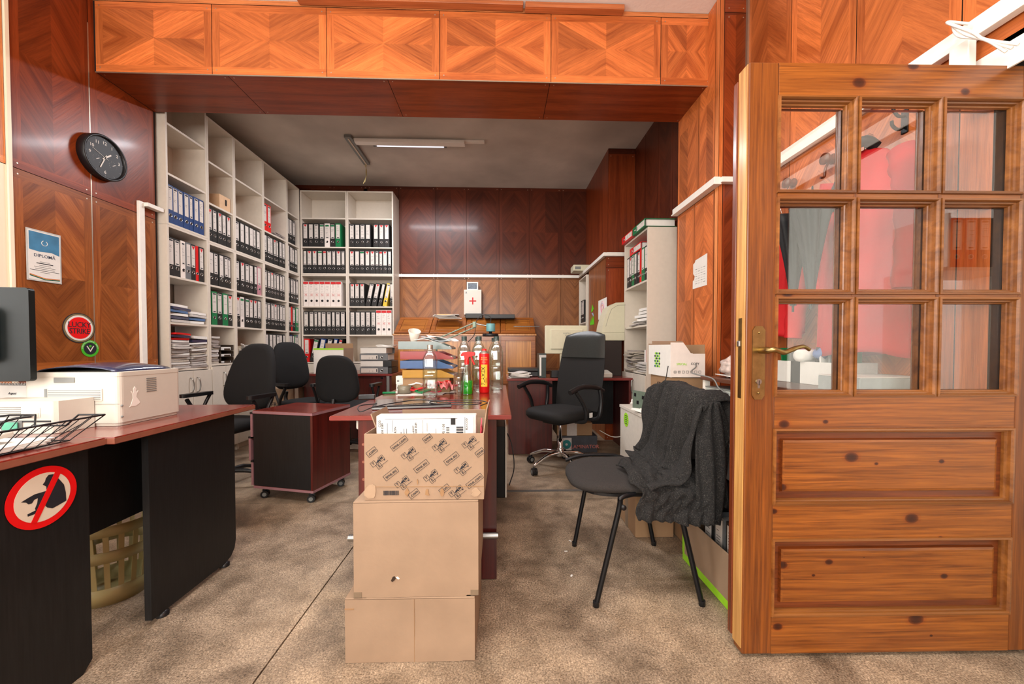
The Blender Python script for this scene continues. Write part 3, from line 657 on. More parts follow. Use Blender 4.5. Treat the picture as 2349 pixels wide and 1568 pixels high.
# letter trays in the second bookcase
SMOKE = mat('smoked_plastic', (58, 46, 36), 0.2, var=0.1, coat=0.4)
for k in range(3):
    t = thing('letter_tray', 'brown smoked letter tray, %s of three in the second left bookcase' % ['bottom', 'middle', 'top'][k], 'letter tray', (XF-0.01, 3.83, 0.897+k*0.062), PI/2, 'smoked letter trays')
    b = MB(); b.box(0, 0.18, 0.005, 0.26, 0, 0.003, SMOKE); b.box(0, 0.004, 0, 0.26, 0.003, 0.055); b.box(0.176, 0.18, 0, 0.26, 0.003, 0.055); b.box(0.004, 0.176, 0.256, 0.26, 0.003, 0.055); b.box(0.05, 0.13, 0.0, 0.004, 0.0, 0.02); b.build('tray', t, bevel=0.001)
    o = MB().box(0.012, 0.168, 0.02, 0.25, 0.004, 0.018+0.008*k, PAPER).build('paper_stack'); o.location = t.location; o.rotation_euler = t.rotation_euler
    tag(o, 'sheets lying in the %s smoked letter tray' % ['bottom', 'middle', 'top'][k], 'papers', 'sheets in the smoked trays')
# framed photo and wooden box in the second top unit
o = MB().box(0, 0.17, 0, 0.02, 0, 0.22, mat('sepia_picture', (82, 62, 46), 0.5, var=0.5, scale=14)).build('picture_panel', bevel=0.002); o.location = (XF-0.12, 3.70, 2.407); o.rotation_euler = (0.0, 0, PI/2)
tag(o, 'dark brown picture standing in the second top unit', 'picture')
t = thing('document_box', 'pale wooden document box with finger slot beside the dark picture', 'box', (XF-0.02, 3.86, 2.407), PI/2)
MB().box(0, 0.15, 0, 0.22, 0, 0.14, mat('birch_box', (204, 168, 132), 0.6, var=0.08)).build('box_body', t, bevel=0.002)
b = MB(); b.M = T(0.085, -0.0005, 0.08) @ FRONT; b.prism(rrect(0.022, 0.062, 0.010), 0, 0.002, DARKP); b.build('finger_slot', t)
# small things in the third and fourth bookcases
t = thing('desk_speaker', 'silver and black desktop speaker on the third left bookcase', 'speaker', (XF-0.02, 4.065, 0.897), PI/2)
MB().prism(rrect(0.10, 0.16, 0.03, cx=0.05, cy=0.08), 0, 0.17, mat('champagne_plastic', (176, 160, 138), 0.35, 0.3)).build('case', t)
b = MB(); b.M = T(0.05, -0.001, 0.09) @ FRONT; b.prism(rrect(0.042, 0.12, 0.02), 0, 0.004, CHROME); b.prism(rrect(0.026, 0.065, 0.012), 0.004, 0.006, DARKP); b.build('front_grille', t)
o = MB().tube(smoothpath([(0.10, 0.02, 0.19), (0.16, 0.03, 0.17), (0.2, 0.05, 0.1), (0.19, 0.05, 0.005)], 6), 0.007, 8, TRIMW).build('white_cable'); o.location = (XF-0.03, 4.09, 0.897); o.rotation_euler = (0, 0, PI/2)
tag(o, 'thick white cable curving down beside the silver speaker', 'cable')
t = thing('card_box', 'blue and grey product box with printed labels on the third bookcase', 'box', (XF-0.02, 4.27, 0.897), PI/2)
MB().box(0, 0.2, 0, 0.22, 0, 0.12, mat('slate_box', (70, 76, 100), 0.5, var=0.2, scale=40)).build('box_body', t, bevel=0.002)
b = MB(); b.box(0.11, 0.16, -0.001, 0, 0.03, 0.1, PAPER); b.box(0.02, 0.09, -0.001, 0, 0.06, 0.1, PAPER2); b.build('printed_label', t)
pile(4, (xm+0.03, 4.36, 1.018), 0.22, 0.18, 0.05, [PAPER, PAPER2], 'document_folder', 'papers piled on the blue product box', 'papers', 'papers on the blue product box', 12, jit=0.008)
pile(3, (xm+0.03, 4.85, 2.407), 0.24, 0.2, 0.03, [PAPER, NEWS, MAG], 'document_folder', 'loose papers lying right of the two red binders', 'papers', 'papers beside the red binders', 13, jit=0.01)
# ================================================================ RIGHT HAND BOOKCASE (opens to the left)
t0 = bookcase('bookcase', 'tall narrow white bookcase beside the torn notice, seen from its side', (1.33, 4.05, 0), -PI/2, 0.64, 0.265, 2.13, [0.82, 1.26, 1.665], doors=0.8)
row('kKgkKrgk', (1.33, 4.05-0.02, 0), (0, -1, 0), 0.6, 1.665, 'tall right bookcase', 'binders in the right bookcase', -PI/2, 0.012)
binder('q', 0.07, 'red binder lying flat on its neighbours in the right bookcase', (1.345, 3.93, 1.665+HB+0.002+0.07), -PI/2, PI/2, group='binders in the right bookcase')
binder('q', 0.07, 'red binder lying on top of the right bookcase, far end', (1.30, 4.05, 2.133+0.07), -PI/2, PI/2, group='binders on top of the right bookcase')
binder('g', 0.07, 'green binder lying on top of the right bookcase, near end', (1.30, 3.72, 2.133+0.07), -PI/2, PI/2, group='binders on top of the right bookcase')
pile(4, (1.45, 3.72, 1.262), 0.26, 0.22, 0.035, [PAPER2, PAPER, MAG], 'loose_sheet', 'loose sheets spilling over the middle shelf edge of the right bookcase', 'papers', 'sheets on the right bookcase shelf', 21, jit=0.03)
pile(4, (1.46, 3.6, 1.30), 0.22, 0.28, 0.12, [PAPER, RED, PAPER, WHTB], 'document_folder', 'red or white folder heaped on the middle shelf of the right bookcase', 'folder', 'folders on the right bookcase shelf', 22, jit=0.015)
pile(14, (1.44, 3.87, 0.822), 0.24, 0.2, 0.19, [NEWS, NEWS, MAG], 'newspaper', 'newspaper in the pile on the low shelf of the right bookcase', 'newspaper', 'newspapers on the right bookcase', 23, jit=0.022)
pile(7, (1.46, 3.58, 0.822), 0.24, 0.24, 0.08, [PAPER2, PAPER, NEWS], 'loose_sheet', 'crumpled sheet under the tied parcel in the right bookcase', 'papers', 'sheets under the tied parcel', 24, jit=0.03)
t = thing('tied_parcel', 'small white parcel tied with red string in the right bookcase', 'parcel', (1.40, 3.66, 0.905), -PI/2)
MB().box(0, 0.16, 0, 0.16, 0, 0.12, PAPER).build('wrapping', t, bevel=0.004)
MB().box(0.05, 0.055, -0.002, 0.162, 0, 0.122, REDI).box(-0.002, 0.162, 0.08, 0.085, 0, 0.122).build('string', t)
# shelf unit in the back right corner, behind the column
bookcase('wall_shelf', 'narrow white shelf unit between back wall and brown column', (1.17, 5.605, 0.95), -PI/2, 0.46, 0.30, 1.08, [0.45], z0=0)
row('nkk', (1.17, 5.56, 0), (0, -1, 0), 0.42, 1.402, 'corner shelf behind column', 'binders in the corner shelf', -PI/2, 0.012)
t = thing('device_box', 'flat beige device box standing on the corner rail', 'box', (1.03, 5.3, ZR+0.021), 0)
MB().box(0, 0.24, 0, 0.22, 0, 0.085, BEIGE).build('case', t, bevel=0.008); MB().box(0.02, 0.10, -0.002, 0, 0.02, 0.06, GREYP).build('vent', t)
# ================================================================ LEFT DESKS
ZT = 0.75
def desk_top(root, x0, x1, y0, y1, edge=MAHOE2, z=ZT, th=0.025, name='desk_top'):
    o = MB().box(x0, x1, y0, y1, z-th, z, MAHO).build(name, root, bevel=0.003)
    MB().box(x0-0.0015, x1+0.0015, y0-0.0015, y1+0.0015, z-th+0.003, z-0.004, edge).build('edge_band', o)
t = thing('office_desk', 'desk with round red sign on its black end panel', 'desk', (0, 0, 0))
desk_top(t, -2.1, -1.312, 0.45, 1.318)
b = MB(); b.M = Matrix.Rotation(PI/2, 4, 'Z') @ FRONT; b.M = Matrix.Translation((-1.36, 0, 0)) @ b.M
b.prism([(0.55, 0.0), (1.255, 0.0), (1.284, 0.03), (1.284, 0.7245), (0.55, 0.7245)], 0, 0.025, BLKW); b.build('end_panel', t, bevel=0.002)
MB().box(-2.05, -1.37, 0.6, 0.62, 0.3, 0.724, BLKW).build('modesty_panel', t)
XS = -1.3335
def onp(x, y, plane='X', v=XS): p = at(x, y, plane, v); return p
sg = thing('round_sign', 'round red and white prohibition sign with a stooping figure, stuck on the black desk panel', 'sign', (XS, 1.10, 0.68))
def poly_on(mb, pts, off, mt, cl=(-1.334, 1.10, 0.68)):
    q = [onp(x/3.1367, 800+y/3.1367) for x, y in pts]; n = len(q)
    vs = [(off, p.y-cl[1], p.z-cl[2]) for p in q]+[(off-0.0012, p.y-cl[1], p.z-cl[2]) for p in q]
    mb.add(vs, [tuple(range(n)), tuple(range(n, 2*n))[::-1]]+[(i, n+i, n+(i+1) % n, (i+1) % n) for i in range(n)], mt)
pc = onp(311/3.1367, 800+1064/3.1367); rs = 0.088
c0 = Vector((0, pc.y-1.10, pc.z-0.68)); M_ = Matrix.Translation(c0) @ Matrix.Rotation(PI/2, 4, 'Z') @ FRONT
SRED = mat('sign_red', (228, 10, 16), 0.45, var=0.02)
b = MB(); b.M = M_; b.prism(circ(rs, 48), 0, 0.0012, SRED); b.build('red_ring', sg)
b = MB(); b.M = M_; b.prism(circ(rs*0.79, 48), 0.0012, 0.0018, mat('sign_cream', (226, 214, 196), 0.5, var=0.02)); b.build('cream_field', sg)
def q2(pts):                              # photo-traced outline on the panel, flattened to the sign's own face
    out = []
    for x, y in pts:
        p = onp(x/3.1367, 800+y/3.1367); out.append((p.y-pc.y, p.z-pc.z))
    return out
b = MB(); b.M = M_; b.prism(q2([(325, 930), (345, 905), (378, 900), (420, 935), (455, 975), (468, 1030), (472, 1090), (420, 1120), (372, 1146), (335, 1140), (318, 1125), (280, 1165), (245, 1187), (195, 1206), (192, 1190), (252, 1160), (246, 1150), (262, 1110), (268, 1072), (240, 1085), (225, 1110), (200, 1118), (183, 1105), (145, 1104), (200, 1070), (245, 1045), (330, 1020), (328, 990), (302, 975), (318, 955)][::-1]), 0.0018, 0.0024, INK); b.build('black_figure', sg)
b = MB(); b.M = M_; b.prism(q2([(398, 866), (440, 870), (258, 1252), (217, 1250)][::-1]), 0.0024, 0.003, SRED); b.build('red_bar', sg)
t = thing('office_desk', 'desk with black end panel that carries the white printer', 'desk', (0, 0, 0))
desk_top(t, -2.3, -1.287, 1.322, 2.06)
b = MB(); b.M = Matrix.Translation((-1.335, 0, 0)) @ Matrix.Rotation(PI/2, 4, 'Z') @ FRONT
b.prism([(1.47, 0.02), (1.86, 0.02), (1.90, 0.032), (1.925, 0.06), (1.935, 0.10), (1.935, 0.7245), (1.47, 0.7245)], 0, 0.025, BLKW); b.build('end_panel', t, bevel=0.002)
MB().box(-1.46, -1.44, 1.33, 2.0, 0.39, 0.7245, BLKW).build('modesty_panel', t)
for y in (1.53, 1.87): MB().lathe([(0.022, 0), (0.022, 0.014), (0.012, 0.02)], 16, DARKP).build('glide_foot', t).location = (-1.322, y, 0)
# ---- printer
t = thing('laser_printer', 'white laser printer with dark blue lid on the left desk', 'printer', (-1.79, 1.50, ZT+0.001))
W, D, H = 0.348, 0.285, 0.205
b = MB(); b.prism(rrect(W, D, 0.02, cx=W/2, cy=D/2), 0.012, H, PLAST); b.prism(rrect(W-0.01, D-0.01, 0.02, cx=W/2, cy=D/2), 0, 0.012, PLAST); b.build('body', t, bevel=0.004)
b = MB(); b.prism(rrect(W+0.002, D+0.002, 0.02, cx=W/2, cy=D/2), H-0.016, H-0.0005, PLAST); b.build('top_rim', t, bevel=0.002)
def lid(u, v):
    x = 0.03+(W-0.06)*u; s = math.sin(PI*min(1, max(0, u)))**0.55; return (x, 0.015+(D-0.03)*v, H+0.032*s*(0.3+0.7*math.sin(PI*(0.15+0.7*v))))
MB().grid(lid, 20, 8, NAVY).build('top_cover', t, solid=0.003)
b = MB()
b.box(0.085, 0.29, -0.0035, -0.0005, 0.098, 0.143, PLAST)
for k in range(6): b.box(0.095, 0.285, -0.005, -0.0035, 0.103+k*0.0065, 0.1055+k*0.0065, GREYP)
b.box(0.082, 0.092, -0.0045, -0.0005, 0.098, 0.143, GREYP); b.build('rear_vent', t)
MB().box(0.115, 0.19, -0.003, -0.0005, 0.166, 0.186, GREYP).build('lid_grip', t, bevel=0.002)
b = MB(); b.box(0.0, W-0.001, -0.0015, -0.0004, 0.084, 0.0855, GREYP); b.build('seam_line', t)
b = MB()
for k in range(8): b.box(W-0.0005, W+0.0015, 0.115, 0.16, 0.118+k*0.0075, 0.1215+k*0.0075, GREYP)
b.build('side_vent', t)
b = MB()
for z in (0.035, 0.077):
    c = [(-0.0075, 0), (0.0075, 0.004), (0.0075, -0.004)]; b.sphere((W, -0.0-0.0+0.012, z), 0.004, GREYP, 6)
b.build('screw', t)
b = MB()                                     # dancer sticker
dz = [(0.052, 0.078), (0.058, 0.084), (0.068, 0.112), (0.066, 0.128), (0.06, 0.138), (0.062, 0.14), (0.069, 0.131), (0.071, 0.136), (0.07, 0.148), (0.076, 0.157), (0.083, 0.149), (0.08, 0.137), (0.084, 0.134), (0.09, 0.14), (0.092, 0.138), (0.085, 0.128), (0.082, 0.116), (0.098, 0.092), (0.094, 0.088), (0.08, 0.08), (0.062, 0.081)]
b.M = Matrix.Translation((W+0.0002, -0.012, -0.012)) @ Matrix.Rotation(PI/2, 4, 'Z') @ FRONT; b.prism(dz, 0, 0.001, mat('pearl_sticker', (244, 240, 232), 0.25, var=0.0)); b.build('dancer_sticker', t)
hs = MB(); hs.prism([(-0.055, -0.0015), (-0.055, -0.12), (0.24, -0.12), (0.25, -0.11), (0.262, -0.0015)][::-1], 0.0, 0.112, PLAST); ho = hs.build('rear_housing', t, bevel=0.003)
b = MB()
for k in range(6): b.box(0.06, 0.135, -0.1215, -0.1203, 0.058+k*0.0065, 0.0607+k*0.0065, GREYP)
b.box(-0.012, 0.02, -0.1222, -0.1203, 0.062, 0.09, DARKP); b.box(0.156, 0.2, -0.1212, -0.1203, 0.056, 0.09, PLAST); b.box(0.182, 0.196, -0.122, -0.1212, 0.058, 0.072, WHTE); b.box(-0.05, 0.235, -0.1215, -0.1203, 0.040, 0.046, DARKP)
b.box(0.07, 0.14, -0.1225, -0.1215, 0.012, 0.044, GREYP); b.build('connector_panel', ho)
o = MB().box(0, 0.05, 0, 0.003, 0, 0.026, mat('teal_card', (90, 170, 140), 0.5)).build('card'); 
o.location = (-1.71, 1.372, ZT+0.016); tag(o, 'small green card tucked behind the printer rear cover', 'card')
def cable(name, label, pts, r, mt, group=None, cat='cable', k=6):
    o = MB().tube(smoothpath(pts, k), r, 8, mt).build(name); return tag(o, label, cat, group)
cable('power_cable', 'black power plug and cable in the left printer socket', [(-1.782, 1.376, 0.828), (-1.80, 1.35, 0.826), (-1.84, 1.32, 0.815), (-1.865, 1.30, 0.785), (-1.86, 1.27, 0.757)], [0.012]*4+[0.009]*4+[0.006]*17 if False else 0.007, DARKP)
cable('data_cable', 'thin black data cable plugged into the printer rear', [(-1.615, 1.376, 0.812), (-1.635, 1.355, 0.81), (-1.655, 1.33, 0.80), (-1.66, 1.315, 0.775), (-1.655, 1.30, 0.757)], 0.0042, DARKP)
# ---- monitor, keyboard, calendar at the left edge
t = thing('computer_monitor', 'black flat monitor seen from behind at the left edge', 'monitor', (-1.95, 1.42, ZT+0.001), 0.12)
b = MB(); b.M = T(0, 0, 0.345) @ FRONT; b.prism(rrect(0.54, 0.335, 0.012), 0.0, 0.022, mat('dark_shell', (18, 23, 23), 0.4, var=0.1, spec=0.3)); b.build('shell', t, bevel=0.005)
b = MB(); b.M = T(0.08, -0.004, 0.345) @ FRONT; b.prism(rrect(0.2, 0.2, 0.03), 0.022, 0.045, DARKP); b.build('rear_hump', t, bevel=0.008)
MB().box(-0.03, 0.03, 0.0, 0.02, 0.01, 0.22, DARKP).build('stand_column', t, bevel=0.004); MB().prism(rrect(0.22, 0.16, 0.04), 0, 0.012, DARKP).build('stand_base', t, bevel=0.003)
t = thing('keyboard', 'black keyboard at the left desk edge behind the calendar', 'keyboard', (-2.12, 1.66, ZT+0.001), 0.0)
MB().box(-0.2, 0.2, -0.07, 0.07, 0, 0.018, DARKP).build('keyboard_case', t, bevel=0.004)
b = MB()
for i in range(16):
    for j in range(5): b.box(-0.19+i*0.0238, -0.17+i*0.0238, -0.06+j*0.025, -0.04+j*0.025, 0.018, 0.024, BLKM)
ko = b.build('key_field', t); ko['kind'] = 'stuff'
t = thing('desk_calendar', 'white spiral desk calendar standing behind the printer', 'calendar', (-1.93, 1.60, ZT+0.001), -0.12)
def tent(mb, w, h, d, mt):
    mb.add([(-w/2, -d, 0), (w/2, -d, 0), (w/2, 0, h), (-w/2, 0, h), (-w/2, d, 0), (w/2, d, 0)], [(0, 1, 2, 3), (3, 2, 5, 4), (0, 4, 5, 1)], mt)
b = MB(); tent(b, 0.21, 0.155, 0.045, GREYP); b.build('stand_card', t, solid=0.001)
b = MB(); A_ = math.atan2(0.045, 0.155); b.M = T(0, -0.0465, 0.003, 0, PI/2-A_); b.box(-0.1, 0.1, 0, 0.15, 0, 0.001, PAPER); b.text('2026', 0.014, T(-0.07, 0.118, 0.0014), INK); b.text('August', 0.013, T(0.0, 0.118, 0.0014), INK)
for k in range(6): b.box(-0.088+k*0.028, -0.076+k*0.028, 0.092, 0.096, 0.001, 0.0016, PAPER2)
b.build('calendar_page', t)
b = MB()
for k in range(15): b.tube([(-0.095+k*0.0136+0.001*math.cos(a), 0.006*math.cos(a), 0.153+0.006*math.sin(a)) for a in [2*PI*q/8 for q in range(8)]], 0.001, 4, CHROME, closed=True)
b.build('spiral_binding', t)
# ---- wire basket with papers and calculator
t = thing('wire_tray', 'black wire letter tray at the edge of the left desk', 'wire tray', (-1.49, 1.03, ZT+0.001))
b = MB(); rim = [(0.155, 0.31, 0.072), (0.155, -0.30, 0.072), (-0.155, -0.30, 0.072), (-0.155, 0.31, 0.072)]; bs = [(0.12, 0.235, 0.003), (0.12, -0.25, 0.003), (-0.12, -0.25, 0.003), (-0.12, 0.235, 0.003)]
b.tube([rim[1], rim[0], (0.07, 0.31, 0.072), (0.05, 0.29, 0.04), (-0.05, 0.29, 0.04), (-0.07, 0.31, 0.072), rim[3], rim[2]], 0.0032, 6, BLKM, closed=True); b.tube(bs, 0.002, 6, BLKM, closed=True)
b.build('rim_wire', t); b = MB()
for s in (1, -1):
    for k in range(17):
        f = k/16; b.tube([(s*0.155, 0.31-0.61*f, 0.072), (s*0.12, 0.235-0.485*f, 0.003)], 0.0014, 5, BLKM)
for k in range(9):
    f = k/8; b.tube([(0.155-0.31*f, 0.31, 0.07 if abs(f-0.5) > 0.25 else 0.04), (0.12-0.24*f, 0.235, 0.003)], 0.0014, 5, BLKM); b.tube([(0.12-0.24*f, 0.235, 0.003), (0.12-0.24*f, -0.25, 0.003)], 0.0014, 5, BLKM)
b.build('wire_mesh', t)
for k in range(3):
    o = MB().box(-0.105, 0.112, -0.15, 0.145, 0, 0.004, PAPER).build('paper_sheet'); o.location = (-1.485, 1.06+0.012*k, ZT+0.008+k*0.0045); o.rotation_euler = (0, 0, 0.05*k-0.03)
    tag(o, 'sheet of paper lying in the black wire tray', 'paper', 'papers in the wire tray')
t = thing('calculator', 'grey desk calculator with green keys lying in the wire tray', 'calculator', (-1.50, 1.07, ZT+0.030), 0.06, rx=0.10)
MB().box(-0.08, 0.08, -0.14, 0.10, 0, 0.016, PLAST).build('case', t, bevel=0.005); MB().box(-0.065, 0.065, 0.055, 0.09, 0.016, 0.018, GREYP).build('display', t)
for i in range(5):
    for j in range(5): MB().box(-0.066+i*0.027, -0.046+i*0.027, -0.125+j*0.032, -0.103+j*0.032, 0.0165, 0.022, [PAPER2, PAPER2, GREYP, PAPER2, mat('green_key', (60, 130, 110), 0.5) if (i, j) == (4, 0) else GREYP][j] if i else DARKP).build('key', t, bevel=0.001)
t = thing('bottle_cap', 'small red round object at the very left of the desk edge', 'cap', (-1.342, 0.985, ZT+0.001)); MB().lathe([(0.0, 0), (0.012, 0), (0.012, 0.012), (0.009, 0.016), (0, 0.017)], 16, RED).build('cap', t)
# ---- waste basket under the desk
YPL = mat('translucent_yellow_plastic', (206, 192, 136), 0.35, var=0.12, scale=6, trans=0.35)
t = thing('waste_basket', 'yellowish slotted plastic waste basket under the printer desk', 'waste basket', (-1.66, 1.69, 0.001))
b = MB(); N = 40; r0, r1, h = 0.118, 0.15, 0.33
def rr_(z): return r0+(r1-r0)*z/h
b.lathe([(r0-0.01, 0), (r0, 0.0), (rr_(0.07), 0.07), (rr_(0.07)-0.004, 0.07), (r0-0.004, 0.004), (0.0, 0.004)], N, YPL)
for z0, z1 in ((0.18, 0.225), (0.29, 0.33)): b.lathe([(rr_(z0), z0), (rr_(z1), z1), (rr_(z1)-0.004, z1), (rr_(z0)-0.004, z0), (rr_(z0), z0)], N, YPL)
for k in range(20):
    a = 2*PI*k/20
    for z0, z1 in ((0.06, 0.19), (0.215, 0.30)):
        c, s_ = math.cos(a), math.sin(a); ra, rb_ = rr_(z0)-0.002, rr_(z1)-0.002; tx, ty = -s_*0.0085, c*0.0085
        b.add([(ra*c-tx, ra*s_-ty, z0), (ra*c+tx, ra*s_+ty, z0), (rb_*c+tx, rb_*s_+ty, z1), (rb_*c-tx, rb_*s_-ty, z1)], [(0, 1, 2, 3)], YPL)
b.build('basket', t, solid=0.003)
BAG = pane_mat('clear_bag_film', (0.93, 0.95, 0.93, 1), 1.5, 0.12)
b = MB(); b.grid(lambda u, v: ((rr_(0.3*v)-0.012-0.008*math.sin(u*50+v*9))*math.cos(2*PI*u), (rr_(0.3*v)-0.012-0.008*math.sin(u*50+v*9))*math.sin(2*PI*u), 0.008+0.29*v+0.01*math.sin(u*19)), 48, 8, BAG); b.build('liner_bag', t)
# ================================================================ MOBILE PEDESTAL
pm, pl = at(718, 1132, 'Z', 0.075), at(582, 1119, 'Z', 0.075); ang = math.atan2(pm.y-pl.y, pm.x-pl.x); PWD = (pm-pl).length
t = thing('drawer_pedestal', 'mobile drawer pedestal on castors, black side with a mahogany top', 'drawer pedestal', (pm.x, pm.y, 0), ang)
z1 = 0.615
MB().box(-PWD, 0, 0, 0.40, z1-0.022, z1, MAHO).build('top_panel', t, bevel=0.002)
MB().box(-PWD-0.001, 0.001, -0.001, 0.401, z1-0.020, z1-0.003, MAHOE).build('top_edge_band', t)
MB().box(-PWD, 0, 0.002, 0.398, 0.075, 0.093, MAHO).build('bottom_panel', t, bevel=0.001); MB().box(-PWD-0.001, 0.0015, 0.0, 0.4, 0.076, 0.092, MAHOE).build('bottom_edge_band', t)
MB().box(-PWD+0.002, -0.018, 0.003, 0.018, 0.093, z1-0.022, BLKW).build('side_panel', t); MB().box(-PWD+0.002, -0.018, 0.382, 0.397, 0.093, z1-0.022, BLKW).build('side_panel', t)
MB().box(-0.018, -0.001, 0.003, 0.397, 0.093, z1-0.022, MAHOV).build('back_panel', t)
for k, (za, zb, out) in enumerate(((0.095, 0.255, 0.0), (0.265, 0.42, 0.018), (0.43, 0.59, 0.002))):
    dr = MB().box(-PWD-0.02-out, -PWD-0.003-out, 0.0, 0.4, za, zb, MAHOE).build('drawer', t, bevel=0.002)
    MB().box(-PWD-0.024-out, -PWD-0.002-out, 0.0, 0.4, zb-0.002, zb+0.012, DARKP).build('handle_strip', dr, bevel=0.002)
def castor(root, x, y, rz=0, r=0.024, mt=DARKP, name='castor', zt=None):
    b = MB(); b.M = T(x, y, 0, rz)
    for s in (-1, 1):
        o = b.M; b.M = o @ T(0, s*0.013, r) @ FRONT; b.prism(circ(r, 20), -0.008, 0.008, mt, True); b.prism(circ(r*0.55, 14), -0.0095, 0.0095, GREYP, True); b.M = o
    b.box(-0.016, 0.022, -0.006, 0.006, r, r*2+0.006, mt); b.lathe([(0.006, r*1.6), (0.006, (zt or r*2+0.022))], 10, STEEL)
    return b.build(name, root)
for x in (-PWD+0.05, -0.05):
    for y in (0.045, 0.355): castor(t, x, y, 0.5, 0.025, zt=0.075)
# ================================================================ CENTRAL DESK
CX0, CX1, CY0, CY1 = -0.742, 0.053, 1.70, 3.06
t = thing('office_desk', 'mahogany desk in the middle of the room behind the stacked cartons', 'desk', (0, 0, 0))
desk_top(t, CX0, CX1, CY0, CY1, mat('red_edge_band', (128, 52, 46), 0.3), ZT, 0.022)
pe = MB().box(-0.625, -0.012, CY0+0.015, CY0+0.035, 0.004, ZT-0.0225, MAHOV).build('end_panel', t, bevel=0.001)
for k in range(3):
    b = MB(); b.M = T(-0.603, CY0+0.0148, 0.62-0.078*k) @ FRONT; b.prism(circ(0.006, 14), 0, 0.001, MAHOE2); b.build('screw_cap', pe)
MB().box(-0.625, -0.012, CY1-0.05, CY1-0.03, 0.004, ZT-0.0225, MAHOV).build('end_panel', t)
MB().box(-0.34, -0.322, CY0+0.036, CY1-0.051, 0.35, ZT-0.0225, MAHOV).build('modesty_panel', t)
b = MB(); b.M = T(0, CY0-0.012, 0.215, 0, 0, PI/2); b.lathe([(0.014, -0.66), (0.014, -0.005)], 16, STEEL); b.build('foot_bar', t)
b = MB(); b.box(-0.645, -0.615, CY0+0.04, CY0+0.06, 0.68, 0.727, PLAST); b.build('cable_clip', t, bevel=0.008)
t = thing('computer_tower', 'black computer tower with white rim standing under the middle desk', 'computer', (-0.125, 2.66, 0.001))
MB().box(0, 0.165, 0, 0.30, 0, 0.5, mat('satin_black_case', (10, 10, 11), 0.5)).build('case', t, bevel=0.004); MB().box(0.166, 0.178, -0.002, 0.30, 0.0, 0.5, PLAST).build('side_cover', t, bevel=0.004)
# ---- cartons stacked in front
def carton(root, w, d, h, mt=CARD, name='carton_body', seed=0, dent=0.004):
    rr = random.Random(seed); nx, nz = 10, 8
    b = MB(); ph = rr.uniform(0, 6)
    def face(o, u, v, W_, H_):
        N = u.cross(v)
        b.grid(lambda a, c: tuple(o+u*(a*W_)+v*(c*H_)+N*(dent*math.sin(PI*a)*math.sin(PI*c)*math.sin(3*a+2*c+ph))), nx, nz, mt)
    X, Y, Z = Vector((1, 0, 0)), Vector((0, 1, 0)), Vector((0, 0, 1)); O = Vector((0, 0, 0))
    face(O, X, Z, w, h); face(O+X*w, Y, Z, d, h); face(O+X*w+Y*d, -X, Z, w, h); face(O+Y*d, -Y, Z, d, h)
    b.box(0, w, 0, d, -0.0, 0.003, mt)
    return b.build(name, root)
def lids(root, w, d, h, mt, gap=0.003):
    MB().box(0, w, 0, d/2-gap/2, h-0.004, h, mt).build('top_flap', root, bevel=0.0015); MB().box(0, w, d/2+gap/2, d, h-0.004, h, mt).build('top_flap', root, bevel=0.0015)
t = thing('cardboard_box', 'plain brown carton on the floor, bottom of the stack', 'cardboard box', (-0.512, 1.272, 0.001), -0.012)
carton(t, 0.43, 0.38, 0.213, CARD, seed=1); lids(t, 0.43, 0.38, 0.217, CARD)
MB().box(0.228, 0.2295, -0.001, 0, 0.0, 0.213, CARDD).build('crease_line', t)
MB().box(-0.001, 0.03, -0.0012, 0.0, 0.18, 0.184, CARDD).build('worn_edge', t)
t = thing('cardboard_box', 'plain brown carton with a small hole, middle of the stack', 'cardboard box', (-0.482, 1.272, 0.219), 0.0)
carton(t, 0.412, 0.37, 0.317, CARD, seed=2, dent=0.006); lids(t, 0.412, 0.37, 0.321, CARD)
b = MB(); b.M = T(0.135, -0.0022, 0.064) @ FRONT; b.prism([(-0.012, -0.005), (-0.006, 0.007), (0.0, 0.009), (0.004, 0.002), (0.0, -0.004), (-0.008, -0.01)][::-1], 0, 0.002, mat('dark_hole', (50, 34, 22), 0.9)); b.build('hole', t)
b = MB(); b.M = T(0.143, -0.0030, 0.066) @ FRONT; b.prism([(-0.004, 0.004), (0.003, 0.006), (0.009, -0.001), (0.004, -0.003)][::-1], 0, 0.002, PAPER); b.build('torn_flap', t)
TORN = mat('torn_tan', (166, 140, 115), 0.9)
TAPE = mat('brown_packing_tape', (122, 104, 84), 0.3)
for x in (0.0, 0.386): MB().box(x, x+0.026, -0.0015, 0.0, 0.002, 0.02, TAPE).build('tape_corner', t)
t = thing('cardboard_box', 'open printed carton with parcel inside, top of the stack', 'cardboard box', (-0.449, 1.285, 0.541), -0.015)
BW, BD, BH = 0.398, 0.30, 0.222
bo = MB(); th = 0.004
bo.box(0, BW, 0, th, 0, BH, CARD); bo.box(0, BW, BD-th, BD, 0, BH); bo.box(0, th, th, BD-th, 0, BH); bo.box(BW-th, BW, th, BD-th, 0, BH); bo.box(th, BW-th, th, BD-th, 0, 0.004)
bo = bo.build('carton_body', t, bevel=0.001)
def flap(M_, w, h, mt=CARD, skew=0.0):
    b = MB(); b.M = M_; b.prism([(0, 0), (w, 0), (w-skew, h), (skew, h)], -0.002, 0.002, mt); return b.build('flap', t)
flap(T(BW-0.01, BD-0.002, BH, PI, PI/2-0.2), BW-0.06, 0.034)
flap(T(0.002, BD-0.01, BH, -PI/2, PI/2+0.35), BD-0.12, 0.05); flap(T(BW-0.002, 0.03, BH, PI/2, PI/2+0.12), BD-0.05, 0.075)
def fl(x, y):                            # photo point -> carton front face
    p = at(x, y, 'Y', 1.285); return p.x+0.449, p.z-0.541
LB = MB()
def on_front(cx, cy, ang=0): return Matrix.Translation((cx, -0.0008, cy)) @ FRONT @ Matrix.Rotation(ang, 4, 'Z')
